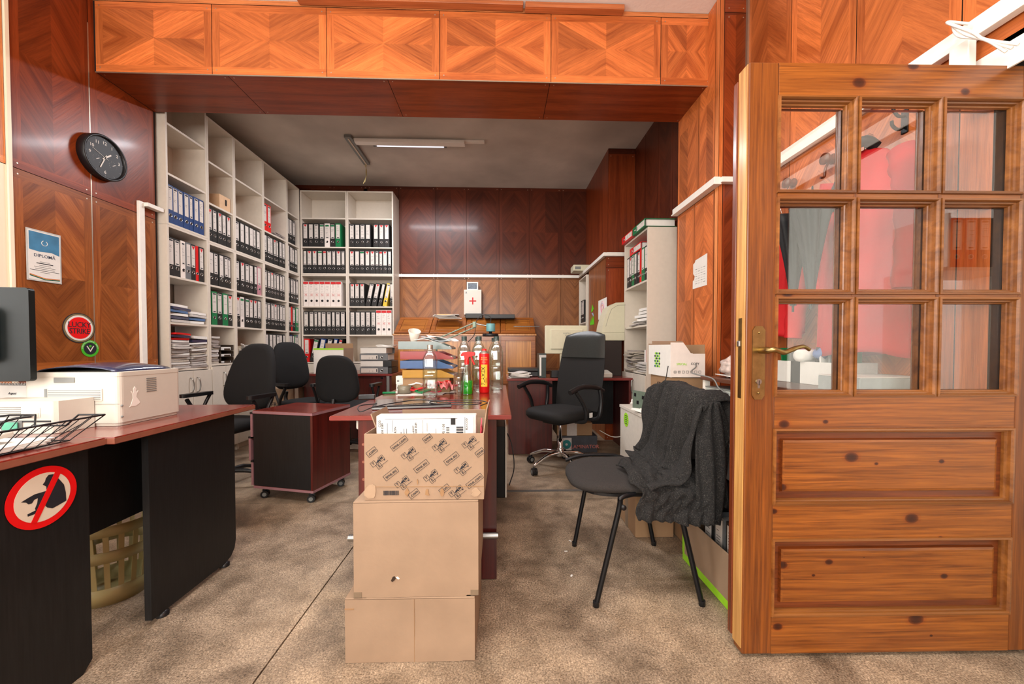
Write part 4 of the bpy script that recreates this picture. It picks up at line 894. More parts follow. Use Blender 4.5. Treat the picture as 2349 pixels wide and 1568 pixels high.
def frame2(mb, M_, w, h, tk, mt):
    o = mb.M; mb.M = M_
    for s in (-1, 1): mb.box(-w/2, w/2, s*h/2-tk/2, s*h/2+tk/2, 0, 0.0004, mt); mb.box(s*w/2-tk/2, s*w/2+tk/2, -h/2, h/2, 0, 0.0004, mt)
    mb.M = o
TA = math.radians(38)
for (x, y), s in {(916, 1016): 'tme.com', (1036, 1050): 'tme.eu', (967, 1068): 'tme.eu', (897, 1086): 'tme.eu', (1089, 1101): 'tme.com', (981, 1004): 'tme', (1020, 1120): '.com', (950, 1131): '.com', (1102, 1036): 'tme', (853, 1036): '.com'}.items():
    cx, cy = fl(x, y); M_ = on_front(cx, cy, TA); wd = {7: 0.062, 6: 0.053, 4: 0.036, 3: 0.03}[len(s)]
    hh = 0.0185 if len(s) > 4 else 0.0185
    if cy-wd*0.32 < 0.004: cy = wd*0.32+0.012; M_ = on_front(cx, cy, TA)
    if cx < wd*0.42+0.004: cx = wd*0.42+0.004; M_ = on_front(cx, cy, TA)
    cx = min(cx, BW-wd*0.45); cy = min(cy, BH-wd*0.36-0.004); M_ = on_front(cx, cy, TA)
    frame2(LB, M_, wd, hh, 0.0011, INK); LB.text(s, 0.0155, M_, INK, 0.0004)
for x, y in ((868, 1059), (939, 1040), (1010, 1021), (1078, 1008), (924, 1106), (990, 1091), (1060, 1073), (1048, 1130)):
    cx, cy = fl(x, y); a = math.radians(45); S = 0.0165; cy = max(0.026, min(cy, BH-0.032))
    for dx, dy, ch in ((-0.016, -0.006, 'T'), (0.003, -0.013, 'E'), (0.010, 0.013, 'M')):
        M_ = on_front(cx+dx, cy+dy, TA); frame2(LB, M_, S, S, 0.001, INK); LB.text(ch, 0.0135, M_, INK, 0.0004)
    o = LB.M; LB.M = on_front(cx-0.0045, cy+0.002, TA); LB.prism([(-0.006, -0.003), (0.004, -0.006), (0.008, 0.004)], 0, 0.0004, INK); LB.M = on_front(cx+0.002, cy+0.004, TA)
    LB.prism([(-0.004, 0.0), (0.006, -0.004), (0.005, 0.005)], 0, 0.0004, INK); LB.M = on_front(cx+0.016, cy-0.006, TA); LB.box(-0.018, 0.02, -0.001, 0, 0, 0.0004, INK); LB.prism(circ(0.002, 8, 0.012, 0.008), 0, 0.0004, INK); LB.M = o
x0, z0 = fl(880, 1135); rr = random.Random(3); x = 0
while x < 0.052:
    wv = rr.choice((0.0008, 0.0014, 0.002)); LB.box(x0+x, x0+x+wv, -0.0012, 0, z0, z0+0.015, INK); x += wv+rr.choice((0.0008, 0.0014))
LB.build('printed_pattern', bo)
for x, y, w_, h_ in ((852, 1125, 0.05, 0.05), (934, 1128, 0.014, 0.03), (980, 1128, 0.018, 0.028), (1015, 1128, 0.016, 0.03), (1092, 1127, 0.036, 0.034), (958, 1103, 0.006, 0.02)):
    cx, cz = fl(x, y); cz = max(cz, h_/2+0.001); pts = [(w_/2*rr.uniform(0.55, 1.2)*math.cos(k*PI/5), h_/2*rr.uniform(0.6, 1.15)*math.sin(k*PI/5)) for k in range(10)]
    b = MB(); b.M = on_front(cx, cz); b.prism(pts, 0.0002, 0.0016, TORN if w_ > 0.02 else CARDD); b.build('torn_patch', t)
MB().box(0.004, BW-0.002, -0.0016, -0.0002, 0.044, 0.0455, CARDD).build('crease_line', t)
pk = thing('parcel', 'white labelled parcel sticking out of the open top carton', 'parcel', (-0.425, 1.335, 0.589), 0.0)
MB().box(0, 0.345, 0, 0.05, -0.04, 0.225, mat('printed_mailer', (205, 196, 190), 0.6, var=0.2, scale=18)).build('wrapping', pk, bevel=0.004)
b = MB(); b.box(0.004, 0.335, -0.0015, 0, 0.13, 0.223, PAPER); b.build('address_label', pk)
b = MB(); R90 = Matrix.Rotation(PI/2, 4, 'Z')
for s, x, z, sz in (('COD', 0.013, 0.198, 0.011), ('2538 3589', 0.022, 0.178, 0.010), ('72 RON', 0.066, 0.17, 0.010), ('A 403327', 0.128, 0.175, 0.008), ('2538 3589', 0.137, 0.18, 0.010), ('195 1-00', 0.232, 0.175, 0.012), ('EDI-COD', 0.312, 0.195, 0.010)):
    b.text(s, sz, Matrix.Translation((x, -0.002, z)) @ FRONT @ R90, INK)
for x, z, w_, h_ in ((0.038, 0.2, 0.001, 0.05), (0.055, 0.21, 0.0008, 0.04), (0.085, 0.17, 0.0014, 0.03), (0.095, 0.18, 0.0014, 0.04), (0.104, 0.18, 0.0014, 0.03), (0.16, 0.21, 0.0008, 0.06), (0.175, 0.2, 0.001, 0.03), (0.205, 0.18, 0.001, 0.04), (0.03, 0.215, 0.25, 0.0007)):
    b.box(x, x+w_, -0.0022, -0.0015, z-h_ if h_ > 0.002 else z-0.001, z, INK)
x = 0.241
for k in range(9): b.box(0.241, 0.252, -0.0022, -0.0015, 0.14+k*0.0052, 0.1425+k*0.0052, INK)
for k in range(16): b.box(0.276, 0.30, -0.0022, -0.0015, 0.14+k*0.003, 0.1412+k*0.003+0.0008*(k % 3), INK)
b.box(0.257, 0.273, -0.0022, -0.0015, 0.193, 0.216, DARKP); b.box(0.257, 0.273, -0.0022, -0.0015, 0.15, 0.156, GREYP); b.box(0.305, 0.3062, -0.0022, -0.0015, 0.135, 0.22, INK)
b.build('label_print', pk)
o = sheaf(MB(), 0.10, 0.16, 0.004, PINK, 0, 0.004, 3).build('pink_folder'); o.location = (-0.069, 1.44, 0.72); o.rotation_euler = (0, PI/2-0.12, PI/2*0); tag(o, 'pink folder standing at the right inside the open carton', 'folder')
# ================================================================ THINGS ON THE CENTRAL DESK
def on_desk(x, y, z=ZT): p = at(x, y, 'Z', z); return (p.x, p.y, z+0.0008)
BOTG = pane_mat('bottle_glass', (0.93, 0.96, 0.95, 1), 1.7, 0.02)
def bottle(loc, h, r, cap, label, txt, seed, group, vertical=False, rz=0.0):
    t = thing('glass_bottle', label, 'bottle', loc, rz, group); k = h/0.31
    s = MB(); pr = [(r*0.86, 0), (r, 0.006), (r, 0.13*k), (r*0.985, 0.135*k), (r, 0.14*k), (r, 0.222*k), (r*0.86, 0.243*k), (r*0.52, 0.268*k), (r*0.38, 0.278*k), (r*0.38, 0.293*k)]
    s.lathe(pr, 40, BOTG, 4.5); s.build('glass_body', t, solid=0.003)
    b = MB(); b.lathe([(r*0.42, h-0.026*k), (r*0.42, h), (0, h)], 20, cap); b.build('cap', t, bevel=0.001)
    b = MB()
    if vertical: b.text('ACQUA', 0.034, Matrix.Translation((0, -r-0.0008, 0.12)) @ FRONT @ Matrix.Rotation(PI/2, 4, 'Z'), BOTG, 0.0008)
    if txt: b.text(txt, 0.016, Matrix.Translation((0, -r*0.75, 0.222*k)) @ FRONT, DARKP, 0.001)
    if b.v: b.build('lettering', t)
    return t
SILC = mat('silver_cap', (170, 160, 150), 0.35, 0.7); GRNC = mat('dark_green_cap', (52, 70, 66), 0.4)
bottle(on_desk(987, 909), 0.315, 0.042, SILC, 'tall embossed glass bottle with silver cap, alone near the desk front', None, 1, 'glass bottles on the middle desk', True, 0.1)
BG = 'glass bottles on the middle desk'
for (x, y), l, tx in (((1065, 893), 'square glass bottle with dark cap behind the green spray bottle', 'AQUA'), ((1096, 886), 'glass bottle between the spray bottle and the red gas can, rear row', None), ((1099, 893), 'glass bottle directly behind the red gas can', 'AQUA'), ((1139, 893), 'rightmost ribbed glass bottle at the desk edge', None), ((1133, 882), 'glass bottle half hidden behind the rightmost bottle', None)):
    bottle(on_desk(x, y), 0.378, 0.045, GRNC, l, tx, 2, BG, rz=0.05)
t = thing('drinking_glass', 'clear drinking glass left of the green spray bottle', 'glass', on_desk(1053, 909))
b = MB(); b.lathe([(0.0, 0.0), (0.026, 0), (0.034, 0.143), (0.0315, 0.143), (0.024, 0.012), (0.0, 0.012)], 28, BOTG); b.build('glass_wall', t)
t = thing('spray_bottle', 'green liquid spray bottle with red trigger head', 'spray bottle', on_desk(1071, 904), -0.2); k = 1
LIQ = mat('green_liquid', (30, 200, 40), 0.05, var=0.0, trans=0.55, ior=1.1)
b = MB(); b.lathe([(0.036, 0), (0.040, 0.01), (0.040, 0.09), (0.030, 0.14), (0.016, 0.18), (0.013, 0.20)], 28, BOTG, 2.6); b.build('bottle_body', t, solid=0.0015)
b = MB(); b.lathe([(0, 0.003), (0.034, 0.003), (0.038, 0.012), (0.038, 0.088), (0, 0.088)], 28, LIQ, 2.6); b.build('liquid', t)
b = MB(); b.tube([(0, 0, 0.02), (0, 0, 0.2)], 0.002, 6, PLAST); b.build('dip_tube', t)
b = MB(); b.lathe([(0.015, 0.19), (0.015, 0.222), (0.010, 0.226)], 20, RED); b.build('collar', t)
b = MB(); b.M = T(0, 0.011, 0.222) @ FRONT; b.prism([(-0.012, 0), (0.012, 0), (0.016, 0.018), (0.052, 0.026), (0.054, 0.046), (0.02, 0.050), (-0.026, 0.046), (-0.038, 0.03), (-0.036, 0.022), (-0.014, 0.024)], 0, 0.022, RED); b.build('trigger_head', t, bevel=0.003)
b = MB(); b.tube(smoothpath([(0.028, 0, 0.245), (0.036, 0, 0.22), (0.05, 0, 0.19)], 4), [0.006]*9, 8, RED); b.build('trigger', t)
t = thing('gas_can', 'red gas can with yellow label standing on the middle desk', 'gas can', on_desk(1111, 900), 0.0)
h = 0.255; b = MB(); b.lathe([(0.030, 0), (0.0345, 0.004), (0.0345, h), (0.032, h+0.006)], 32, RED); b.build('can_body', t)
b = MB(); b.lathe([(0.033, h+0.004), (0.030, h+0.012), (0.016, h+0.02), (0.014, h+0.026)], 28, SILC); b.build('shoulder', t); b = MB(); b.lathe([(0.015, h+0.02), (0.015, h+0.034), (0.009, h+0.036), (0.0, h+0.036)], 20, RED); b.build('cap', t)
def wrap(mb, src, rad):                   # bend flat geometry (x, z) onto the can
    for i, v in enumerate(src.v):
        a = v.x/rad; src.v[i] = Vector((rad*math.sin(a), -rad*math.cos(a)-v.y*-1 if False else -(rad-v.y*0)*math.cos(a), v.z))
    return src
lb = MB(); lb.M = FRONT
lb.grid(lambda u, v: (-0.022+0.044*u, 0.042+0.145*v, 0), 10, 2, YEL); wrap(None, lb, 0.0348); lb.build('yellow_label', t)
FLY = mat('pale_yellow_print', (250, 226, 130), 0.5)
for txt, sz, x, z, mt, rot in (('FLAMEX', 0.033, -0.005, 0.112, INK, 1), ('TECH', 0.0135, 0.015, 0.082, REDI, 1), ('BUTAN', 0.012, 0.0, 0.232, FLY, 0), ('PROPAN', 0.012, 0.0, 0.219, FLY, 0), ('MIXTURE', 0.007, 0, 0.203, FLY, 0)):
    b = MB(); b.text(txt, sz, Matrix.Translation((x, 0, z)) @ FRONT @ Matrix.Rotation(PI/2*rot, 4, 'Z'), mt, bold=0.016); wrap(None, b, 0.0352); b.build('lettering', t)
# laptop, charger, cables
p0 = at(850, 942, 'Z', ZT); p1 = at(1062, 934, 'Z', ZT)
t = thing('laptop', 'closed black laptop lying at the front of the middle desk', 'laptop', (p0.x, p0.y+0.015, ZT+0.001), math.atan2(p1.y-p0.y, p1.x-p0.x))
LW = 0.38; MB().box(0, LW, 0, 0.245, 0.0, 0.012, mat('laptop_grey', (120, 122, 122), 0.3, 0.5)).build('base', t, bevel=0.004); MB().box(0.002, LW-0.002, 0.002, 0.243, 0.0125, 0.019, mat('laptop_lid_gloss', (14, 15, 20), 0.1, var=0.1, coat=0.6)).build('lid', t, bevel=0.003)
t = thing('power_adapter', 'black power adapter lying left of the laptop', 'power adapter', on_desk(842, 915), 0.2); MB().box(-0.045, 0.045, -0.022, 0.022, 0, 0.026, DARKP).build('block', t, bevel=0.004)
lz = ZT+0.024
cable('adapter_cable', 'looped black charger cable lying across the closed laptop', [(-0.61, 1.93, ZT+0.02), (-0.66, 1.83, lz), (-0.63, 1.76, ZT+0.008), (-0.58, 1.80, lz), (-0.5, 1.92, lz+0.004), (-0.40, 1.99, lz+0.006), (-0.25, 1.93, lz), (-0.1, 1.94, lz), (-0.12, 1.86, lz), (-0.3, 1.88, lz), (-0.34, 1.95, lz+0.004), (-0.15, 1.99, lz+0.004), (-0.06, 1.93, lz), (-0.09, 1.83, lz-0.002)], 0.0025, DARKP)
for i, (x, y, a) in enumerate(((948, 905, 0.08), (985, 903, -0.1), (1010, 900, 0.15))):
    o = MB().box(-0.1, 0.1, -0.075, 0.11, 0, 0.0015, PAPER).build('paper_sheet'); c = on_desk(x, y); o.location = (c[0], c[1]+0.03, c[2]+0.0018*i); o.rotation_euler = (0, 0, a); tag(o, 'white sheet lying under the tall silver-capped bottle', 'paper', 'sheets on the middle desk')
t = thing('tape_roll', 'wide brown tape roll standing on the white sheets', 'tape', (lambda q: (q[0], q[1], q[2]+0.006))(on_desk(928, 903))); b = MB(); b.lathe([(0.030, 0), (0.043, 0), (0.043, 0.05), (0.030, 0.05), (0.030, 0)], 32, mat('tape_grey_brown', (118, 112, 96), 0.25)); b.build('tape', t); b = MB(); b.lathe([(0.027, 0), (0.0298, 0), (0.0298, 0.05), (0.027, 0.05), (0.027, 0)], 32, CARDD); b.build('core', t)
for k, (sz, x, y) in enumerate((((0.09, 0.06, 0.045), 924, 896), ((0.095, 0.065, 0.055), 924, 896))):
    t = thing('small_carton', ['lower', 'upper'][k]+' of two small white cartons behind the tape roll', 'box', (on_desk(x, y)[0], on_desk(x, y)[1]+0.03, ZT+0.001+k*0.046), 0.05); MB().box(-sz[0]/2, sz[0]/2, -sz[1]/2, sz[1]/2, 0, sz[2], PAPER).build('box_body', t, bevel=0.001)
    b = MB(); b.box(-0.04, -0.025, -sz[1]/2-0.0006, -sz[1]/2, 0.015, 0.028, GREYP); b.box(0.02, 0.04, -sz[1]/2-0.0006, -sz[1]/2, 0.02, 0.026, INK)
    b.build('printed_mark', t)
t = thing('green_marker', 'green marker pen lying left of the tape roll', 'pen', (on_desk(900, 903)[0], on_desk(900, 903)[1], ZT+0.008)); b = MB(); b.M = T(0, 0, 0, 0.2, 0, PI/2); b.lathe([(0, -0.06), (0.007, -0.06), (0.007, 0.02)], 12, GREEN); b.build('barrel', t); b = MB(); b.M = T(0, 0, 0, 0.2, 0, PI/2); b.lathe([(0.0078, 0.021), (0.0078, 0.05), (0, 0.05)], 12, PLAST); b.build('cap', t)
rr = random.Random(9)
for k in range(7):
    q = on_desk(rr.uniform(955, 1040), rr.uniform(899, 906)); mt = [PINK, GREEN, REDI, PINK, GREEN, PAPER, RED][k]
    pts = [(q[0]+0.04*math.cos(a)*(1+0.5*math.sin(3*a+k)), q[1]+0.025*math.sin(a), ZT+0.012+0.01*k+0.008*math.sin(2*a+k)) for a in [2*PI*j/14 for j in range(14)]]
    o = MB().tube(pts, 0.0055, 6, mt, closed=True).build('cable_tie_bundle'); tag(o, 'loop in the tangle of red and green straps before the letter trays', 'strap', 'red and green straps on the middle desk')
t = thing('plastic_bag', 'crumpled clear and red plastic bag lying before the letter trays', 'bag', (on_desk(1015, 900)[0], 2.46, ZT+0.03))
b = MB(); b.grid(lambda u, v: (0.17*(u-0.5), 0.08*(v-0.5), 0.03+0.02*math.sin(17*u+5*v)*math.cos(11*v)+0.014*math.sin(31*u)), 30, 12, mat('pinkish_film', (214, 120, 120), 0.2, var=0.5, scale=30)); b.build('bag', t, solid=0.001)
# letter trays
TR = {'yellow': (212, 160, 60), 'blue': (74, 114, 170), 'red': (170, 18, 24), 'grey': (128, 146, 144)}
ty0 = 2.52; tx0 = at(912, 800, 'Y', ty0).x+0.01; tw = 0.345
for k, (nm, c) in enumerate(TR.items()):
    z = [at(0, y, 'Y', ty0).z for y in (869, 847, 825, 801)][k]
    t = thing('letter_tray', '%s translucent letter tray in the stack on the middle desk' % nm, 'letter tray', (tx0+(0.02 if k == 0 else 0.006 if k < 3 else -0.006), ty0, z), 0, 'coloured letter trays on the middle desk')
    mt = mat(nm+'_tray_plastic', c, 0.2, var=0.06, trans=0.45, coat=0.2); b = MB(); hh = 0.052
    b.box(0, tw, 0, 0.25, 0, 0.003, mt); b.box(0, 0.003, 0.003, 0.247, 0.003, hh); pf = [(0, 0.003), (tw, 0.003), (tw, 0.012), (tw-0.10, hh), (0, hh)]; b.M = T(0, 0.003, 0) @ FRONT; b.prism(pf, 0, 0.003); b.M = T(0, 0.25, 0) @ FRONT; b.prism(pf, 0, 0.003); b.build('tray', t, bevel=0.001)
    o = MB().box(0.01, tw-0.01, 0.01, 0.24, 0.004, 0.02, PAPER).build('paper_stack'); o.location = t.location; tag(o, 'papers lying in the %s letter tray' % nm, 'papers', 'papers in the coloured trays')
t = thing('flat_carton', 'low carton under the coloured letter trays', 'box', (tx0+0.02, ty0+0.01, ZT+0.001)); MB().box(0, tw-0.04, 0, 0.22, 0, at(0, 869, 'Y', ty0).z-ZT-0.003, CARD2).build('box_body', t, bevel=0.002)
tz = at(0, 801, 'Y', ty0).z+0.053
t = thing('white_cup', 'white conical lamp cup lying on the grey letter tray', 'cup', (at(950, 785, 'Y', 2.62).x, 2.62, tz+0.03), 0.4, rx=0.5); b = MB(); b.lathe([(0.022, -0.028), (0.042, 0.045), (0.039, 0.045), (0.019, -0.024), (0, -0.024)], 24, PLAST); b.build('cup', t)
for k in range(3):
    o = sheaf(MB(), 0.2, 0.16, 0.003, [PAPER, mat('clear_wrap', (190, 200, 206), 0.2), PAPER][k], 0, 0.008, k).build('loose_sheet'); o.location = (tx0+0.20+0.03*k, 2.64, tz+0.006*k-0.03*0); o.rotation_euler = (0.05, 0.12, 0.3*k-0.3); tag(o, 'crumpled sheet or wrapper on the grey letter tray', 'papers', 'wrappers on the grey letter tray')
# scissor lamp with blue-green head, clamped behind the trays
GM = mat('lamp_green_metal', (112, 128, 112), 0.4, 0.3); TEAL = mat('teal_motor_shell', (96, 150, 156), 0.35)
t = thing('scissor_arm_lamp', 'scissor arm work lamp with teal head above the bottles', 'lamp', (-0.46, 2.92, ZT+0.001))
def LP(x, y): p = at(x, y, 'Y', 2.92); return (p.x+0.46, 0.0, p.z-ZT-0.001)
e0, e1, e2 = LP(1000, 778), LP(1088, 740), LP(1122, 748)
b = MB(); b.box(-0.03, 0.03, -0.025, 0.025, 0, 0.01, GM); b.tube([(0, 0, 0.01), e0], 0.007, 8); b.build('clamp_post', t)
b = MB(); b.tube([e0, e1], 0.0055, 6, GM); b.tube([(e0[0]+0.035, 0, e0[2]-0.02), (e1[0]+0.012, 0, e1[2]-0.03)], 0.0055, 6, GM); b.build('scissor_arm', t)
b = MB(); b.box(e1[0]-0.012, e1[0]+0.016, -0.012, 0.012, e1[2]-0.035, e1[2]+0.008, GM); b.tube([(e1[0], 0, e1[2]-0.005), (e2[0], 0, e2[2]+0.0)], 0.006, 8, STEEL); b.build('joint', t, bevel=0.002)
b = MB(); b.M = T(e2[0]+0.012, 0, e2[2]-0.01); b.lathe([(0.0, -0.03), (0.034, -0.03), (0.034, 0.03), (0, 0.03)], 28, TEAL); b.build('head', t, bevel=0.003)
b = MB(); b.M = T(e2[0]+0.01, 0, e2[2]-0.065); b.lathe([(0.012, 0.035), (0.012, 0.01), (0.06, 0.008), (0.062, -0.012), (0.0, -0.014)], 28, DARKP); b.build('lens_ring', t)
b = MB(); b.tube(smoothpath([(e2[0]+0.01, 0, e2[2]+0.02), (e2[0]+0.01, 0, e2[2]+0.07), (e2[0]-0.05, 0, e2[2]+0.085), (e2[0]-0.10, -0.01, e2[2]+0.03), (e2[0]-0.11, -0.01, e2[2]-0.06), (e2[0]-0.16, 0, e2[2]-0.12)], 6), 0.0028, 6, DARKP); b.build('lamp_cable', t)
# ================================================================ CHAIRS
def star_base(t, R_, mt, hub_z=0.12, cas=0.026, n=5, a0=0.3, col=None):
    for k in range(n):
        a = a0+2*PI*k/n; c, s = math.cos(a), math.sin(a)
        b = MB(); b.tube(smoothpath([(0.02*c, 0.02*s, hub_z), (R_*0.5*c, R_*0.5*s, hub_z-0.005), (R_*0.9*c, R_*0.9*s, cas*2+0.03), (R_*c, R_*s, cas*2+0.016)], 4), [0.017]*5+[0.014]*5+[0.012]*3, 8, mt); b.build('base_leg', t)
        castor(t, R_*c, R_*s, a+1.2, cas)
    b = MB(); b.lathe([(0.0, hub_z-0.03), (0.032, hub_z-0.03), (0.032, hub_z+0.03), (0.024, hub_z+0.04)], 20, mt); b.lathe([(0.024, hub_z), (0.024, 0.26), (0.014, 0.262), (0.014, 0.42)], 20, col or DARKP); b.build('gas_column', t)
def back_outline(wb, wt, h, n=14):
    p = []
    for k in range(4*n):
        a = 2*PI*k/(4*n); c, s = math.cos(a), math.sin(a); e = 2/3.2
        x = math.copysign(abs(c)**e, c); y = math.copysign(abs(s)**e, s); w_ = wb+(wt-wb)*(y+1)/2; p.append((x*w_/2, y*h/2))
    return p
def task_chair(label, loc, rz, arms=True, lean=0.12, grp=None, bw=0.45, bt=0.34, bh=0.50, bz=0.83):
    t = thing('office_chair', label, 'chair', loc, rz, grp)
    star_base(t, 0.27, DARKP)
    b = MB(); b.M = T(0, 0, 0.475); b.pad(back_outline(0.46, 0.44, 0.44), 0.085, FABK, bow=lambda x, y: -0.6*y*y*0.3); b.build('seat', t)
    MB().box(-0.09, 0.09, -0.1, 0.12, 0.405, 0.435, DARKP).build('seat_plate', t, bevel=0.006)
    b = MB(); b.M = T(0, 0.245, bz, 0, PI/2-lean); b.pad(back_outline(bw, bt, bh), 0.075, FABK, bow=lambda x, y: 0.45*x*x-0.25*y*y); b.build('backrest', t)
    b = MB(); b.tube(smoothpath([(0, 0.08, 0.41), (0, 0.25, 0.42), (0, 0.31, 0.50), (0, 0.30, 0.58)], 5), 0.018, 8, DARKP); b.build('back_bracket', t)
    if arms:
        for s in (-1, 1):
            ar = MB(); x = s*0.285
            ar.tube(smoothpath([(s*0.2, 0.02, 0.43), (x-s*0.02, 0.02, 0.44), (x, 0.02, 0.52), (x, -0.06, 0.66)], 5), 0.014, 8, DARKP); ar.tube(smoothpath([(x, 0.03, 0.50), (x, 0.09, 0.62), (x, 0.13, 0.685)], 5), 0.012, 8, DARKP)
            ar = ar.build('armrest', t); b = MB(); b.M = T(x, 0.02, 0.69); b.prism(rrect(0.052, 0.25, 0.024), -0.014, 0.012, DARKP); b.build('arm_pad', ar, bevel=0.006)
    return t
CG = 'black fabric office chairs'
task_chair('large black office chair behind the printer desk, seat turned to the camera', (-2.05, 2.95, 0), -0.20, grp=CG, bw=0.52, bt=0.32, bh=0.54, bz=0.82, lean=0.2)
task_chair('black office chair turned sideways before the back bookcases', (-2.0, 4.05, 0), 1.15, grp=CG, bz=0.86, bh=0.5)
task_chair('black office chair behind the drawer pedestal, its rounded back to the camera', (-1.49, 3.83, 0), PI-0.05, grp=CG, bz=0.76, bh=0.44, bw=0.44, bt=0.34)
# leather chair
t = thing('executive_chair', 'tall black leather and mesh swivel chair on a chrome star base', 'chair', (0.53, 3.30, 0), -0.9)
star_base(t, 0.30, CHROME, 0.14, 0.03, a0=0.9, col=CHROME)
b = MB(); b.M = T(0, -0.02, 0.485); b.pad(back_outline(0.50, 0.48, 0.50), 0.10, MESHB); b.build('seat', t)
MB().box(-0.1, 0.1, -0.12, 0.14, 0.40, 0.434, DARKP).build('tilt_mechanism', t, bevel=0.006)
def lbk(u, v):
    w_ = 0.42+0.10*math.sin(PI*min(1, v*0.75+0.2))*1.0; x = (u-0.5)*w_; y = 0.235+0.13*v+0.12*(u-0.5)**2*-1; return x, y, v
Hh = 0.70; Z0 = 0.50
def slab(mb, v0, v1, th, mt, nv=10, round_top=False):
    def P(u, v, s):
        x, y, vv = lbk(u, v0+(v1-v0)*v); z = Z0+Hh*vv; e = (1-abs(2*u-1)**6); 
        if round_top and v > 0.75: x *= 1-0.10*((v-0.75)/0.25)**2; z -= 0.03*((v-0.75)/0.25)**2*(abs(2*u-1)**2)
        return (x, y+s*th/2*max(0.15, e)*(1 if not round_top else max(0.3, 1-(v)**8*0.7)), z)
    nu = 16; mb.grid(lambda u, v: P(1-u, v, -1), nu, nv, mt); mb.grid(lambda u, v: P(u, v, 1), nu, nv, mt)
    for u in (0, 1): mb.grid(lambda a, v: tuple(Vector(P(u, v, -1)).lerp(Vector(P(u, v, 1)), a if u == 0 else 1-a)), 1, nv, mt)
    for v in (0, 1): mb.grid(lambda a, u: tuple(Vector(P(u, v, -1)).lerp(Vector(P(u, v, 1)), a if v else 1-a)), 1, nu, mt)
b = MB(); slab(b, 0.0, 0.66, 0.035, MESHB); b.build('mesh_back', t)
b = MB(); slab(b, 0.655, 1.0, 0.065, LEATH, 12, True); b.build('leather_headrest', t)
b = MB(); b.tube(smoothpath([(0, 0.1, 0.41), (0, 0.24, 0.42), (0, 0.30, 0.52), (0, 0.31, 0.7)], 5), 0.022, 8, DARKP); b.build('back_bracket', t)
for s in (-1, 1):
    x = s*0.30; b = MB(); b.tube(smoothpath([(s*0.20, 0.14, 0.44), (x, 0.14, 0.47), (x+s*0.01, 0.16, 0.60), (x, 0.15, 0.715)], 6), 0.017, 8, DARKP); b.tube(smoothpath([(s*0.2, -0.04, 0.44), (x, -0.03, 0.46), (x+s*0.01, -0.06, 0.58), (x, -0.15, 0.70)], 6), 0.015, 8, DARKP)
    ar = b.build('armrest', t); b = MB(); b.tube(smoothpath([(x, 0.20, 0.685), (x, 0.10, 0.722), (x, -0.08, 0.735), (x, -0.22, 0.70)], 6), [0.018]*6+[0.022]*6+[0.02]*7, 10, DARKP); b.build('arm_pad', ar)
MB().box(0.235, 0.238, 0.1, 0.14, 0.46, 0.5, PAPER).build('sewn_tag', t)
# visitor chair with shawl
t = thing('visitor_chair', 'grey fabric visitor chair with black tube legs and a shawl over it', 'chair', (0.60, 1.77, 0))
sx, sy = -0.045, 0.03
sp = back_outline(0.47, 0.43, 0.46)
b = MB(); b.M = T(sx, sy, 0.445, PI/2); b.pad(sp, 0.05, FABG, bow=lambda x, y: 0.16*x*x-0.35*max(0, y-0.1)**2*2); b.build('seat', t)
b = MB(); b.M = T(sx, sy, 0.41, PI/2); b.prism(back_outline(0.38, 0.36, 0.38), 0.0, 0.012, DARKP); b.build('seat_shell', t)
def P_(x, y, z): return (x-0.60, y-1.77, z)
for foot, top, inner in (((0.392, 1.523), (0.505, 1.565), (0.57, 1.58)), ((0.398, 2.0), (0.48, 2.02), (0.55, 2.0)), ((0.825, 1.514), (0.745, 1.565), (0.68, 1.58)), ((0.821, 1.992), (0.745, 2.02), (0.68, 2.0))):
    far = foot[1] > 1.8
    b = MB(); b.tube(smoothpath([P_(foot[0], foot[1], 0.004), P_(foot[0]+(top[0]-foot[0])*0.9, foot[1]+(top[1]-foot[1])*0.9, 0.37), P_(top[0], top[1], 0.425), P_(inner[0], inner[1], 0.437 if not far else 0.437)], 8), 0.011, 10, BLKM); l = b.build('leg', t)
    b = MB(); b.M = Matrix.Translation(P_(foot[0], foot[1], 0)); b.lathe([(0.0, 0.0005), (0.013, 0.0005), (0.013, 0.022)], 12, DARKP); b.build('rubber_foot', l)
b = MB(); b.tube(smoothpath([P_(0.36, 2.055, 0.44), P_(0.45, 2.065, 0.462), P_(0.62, 2.065, 0.462), P_(0.7, 2.05, 0.44)], 6), 0.010, 8, BLKM); b.build('side_rail', t)
for y in (1.62, 1.95): b = MB(); b.tube(smoothpath([P_(0.70, y, 0.415), P_(0.80, y, 0.42), P_(0.845, y, 0.5), P_(0.862, y, 0.66)], 6), 0.010, 8, BLKM); b.build('back_upright', t)
b = MB(); b.M = T(0.252, 0.015, 0.69, PI/2, PI/2+0.06); b.pad(back_outline(0.46, 0.42, 0.28), 0.045, FABG); b.build('backrest', t)
b = MB(); b.M = T(-0.095, -0.215, 0.40) @ FRONT; b.lathe([(0.004, 0), (0.004, 0.02), (0.011, 0.022), (0.011, 0.03), (0, 0.03)], 12, DARKP); b.build('clamp_knob', t)
WOOL, wt_, wb_ = new_mat('dark_grey_wool'); tc = wt_.nodes.new('ShaderNodeTexCoord')
w1 = noise(wt_, tc.outputs['Object'], 230, None, 3, 0.75); w2 = noise(wt_, tc.outputs['Object'], 30, None, 4, 0.6); rmp = ramp(wt_, [(0.35, lin((12, 11, 11))), (0.55, lin((32, 30, 29))), (0.75, lin((84, 82, 78)))], w1)
rm2 = ramp(wt_, [(0.3, (0.7, 0.7, 0.7)), (0.7, (1.15, 1.15, 1.15))], w2); wt_.links.new(mixc(wt_, rmp.outputs[0], rm2.outputs[0]), wb_.inputs['Base Color']); wb_.inputs['Roughness'].default_value = 1; bumpit(wt_, wb_, w1, 0.7, 0.003)
from mathutils import noise as _nz
def NZ(p): return _nz.noise(Vector(p))
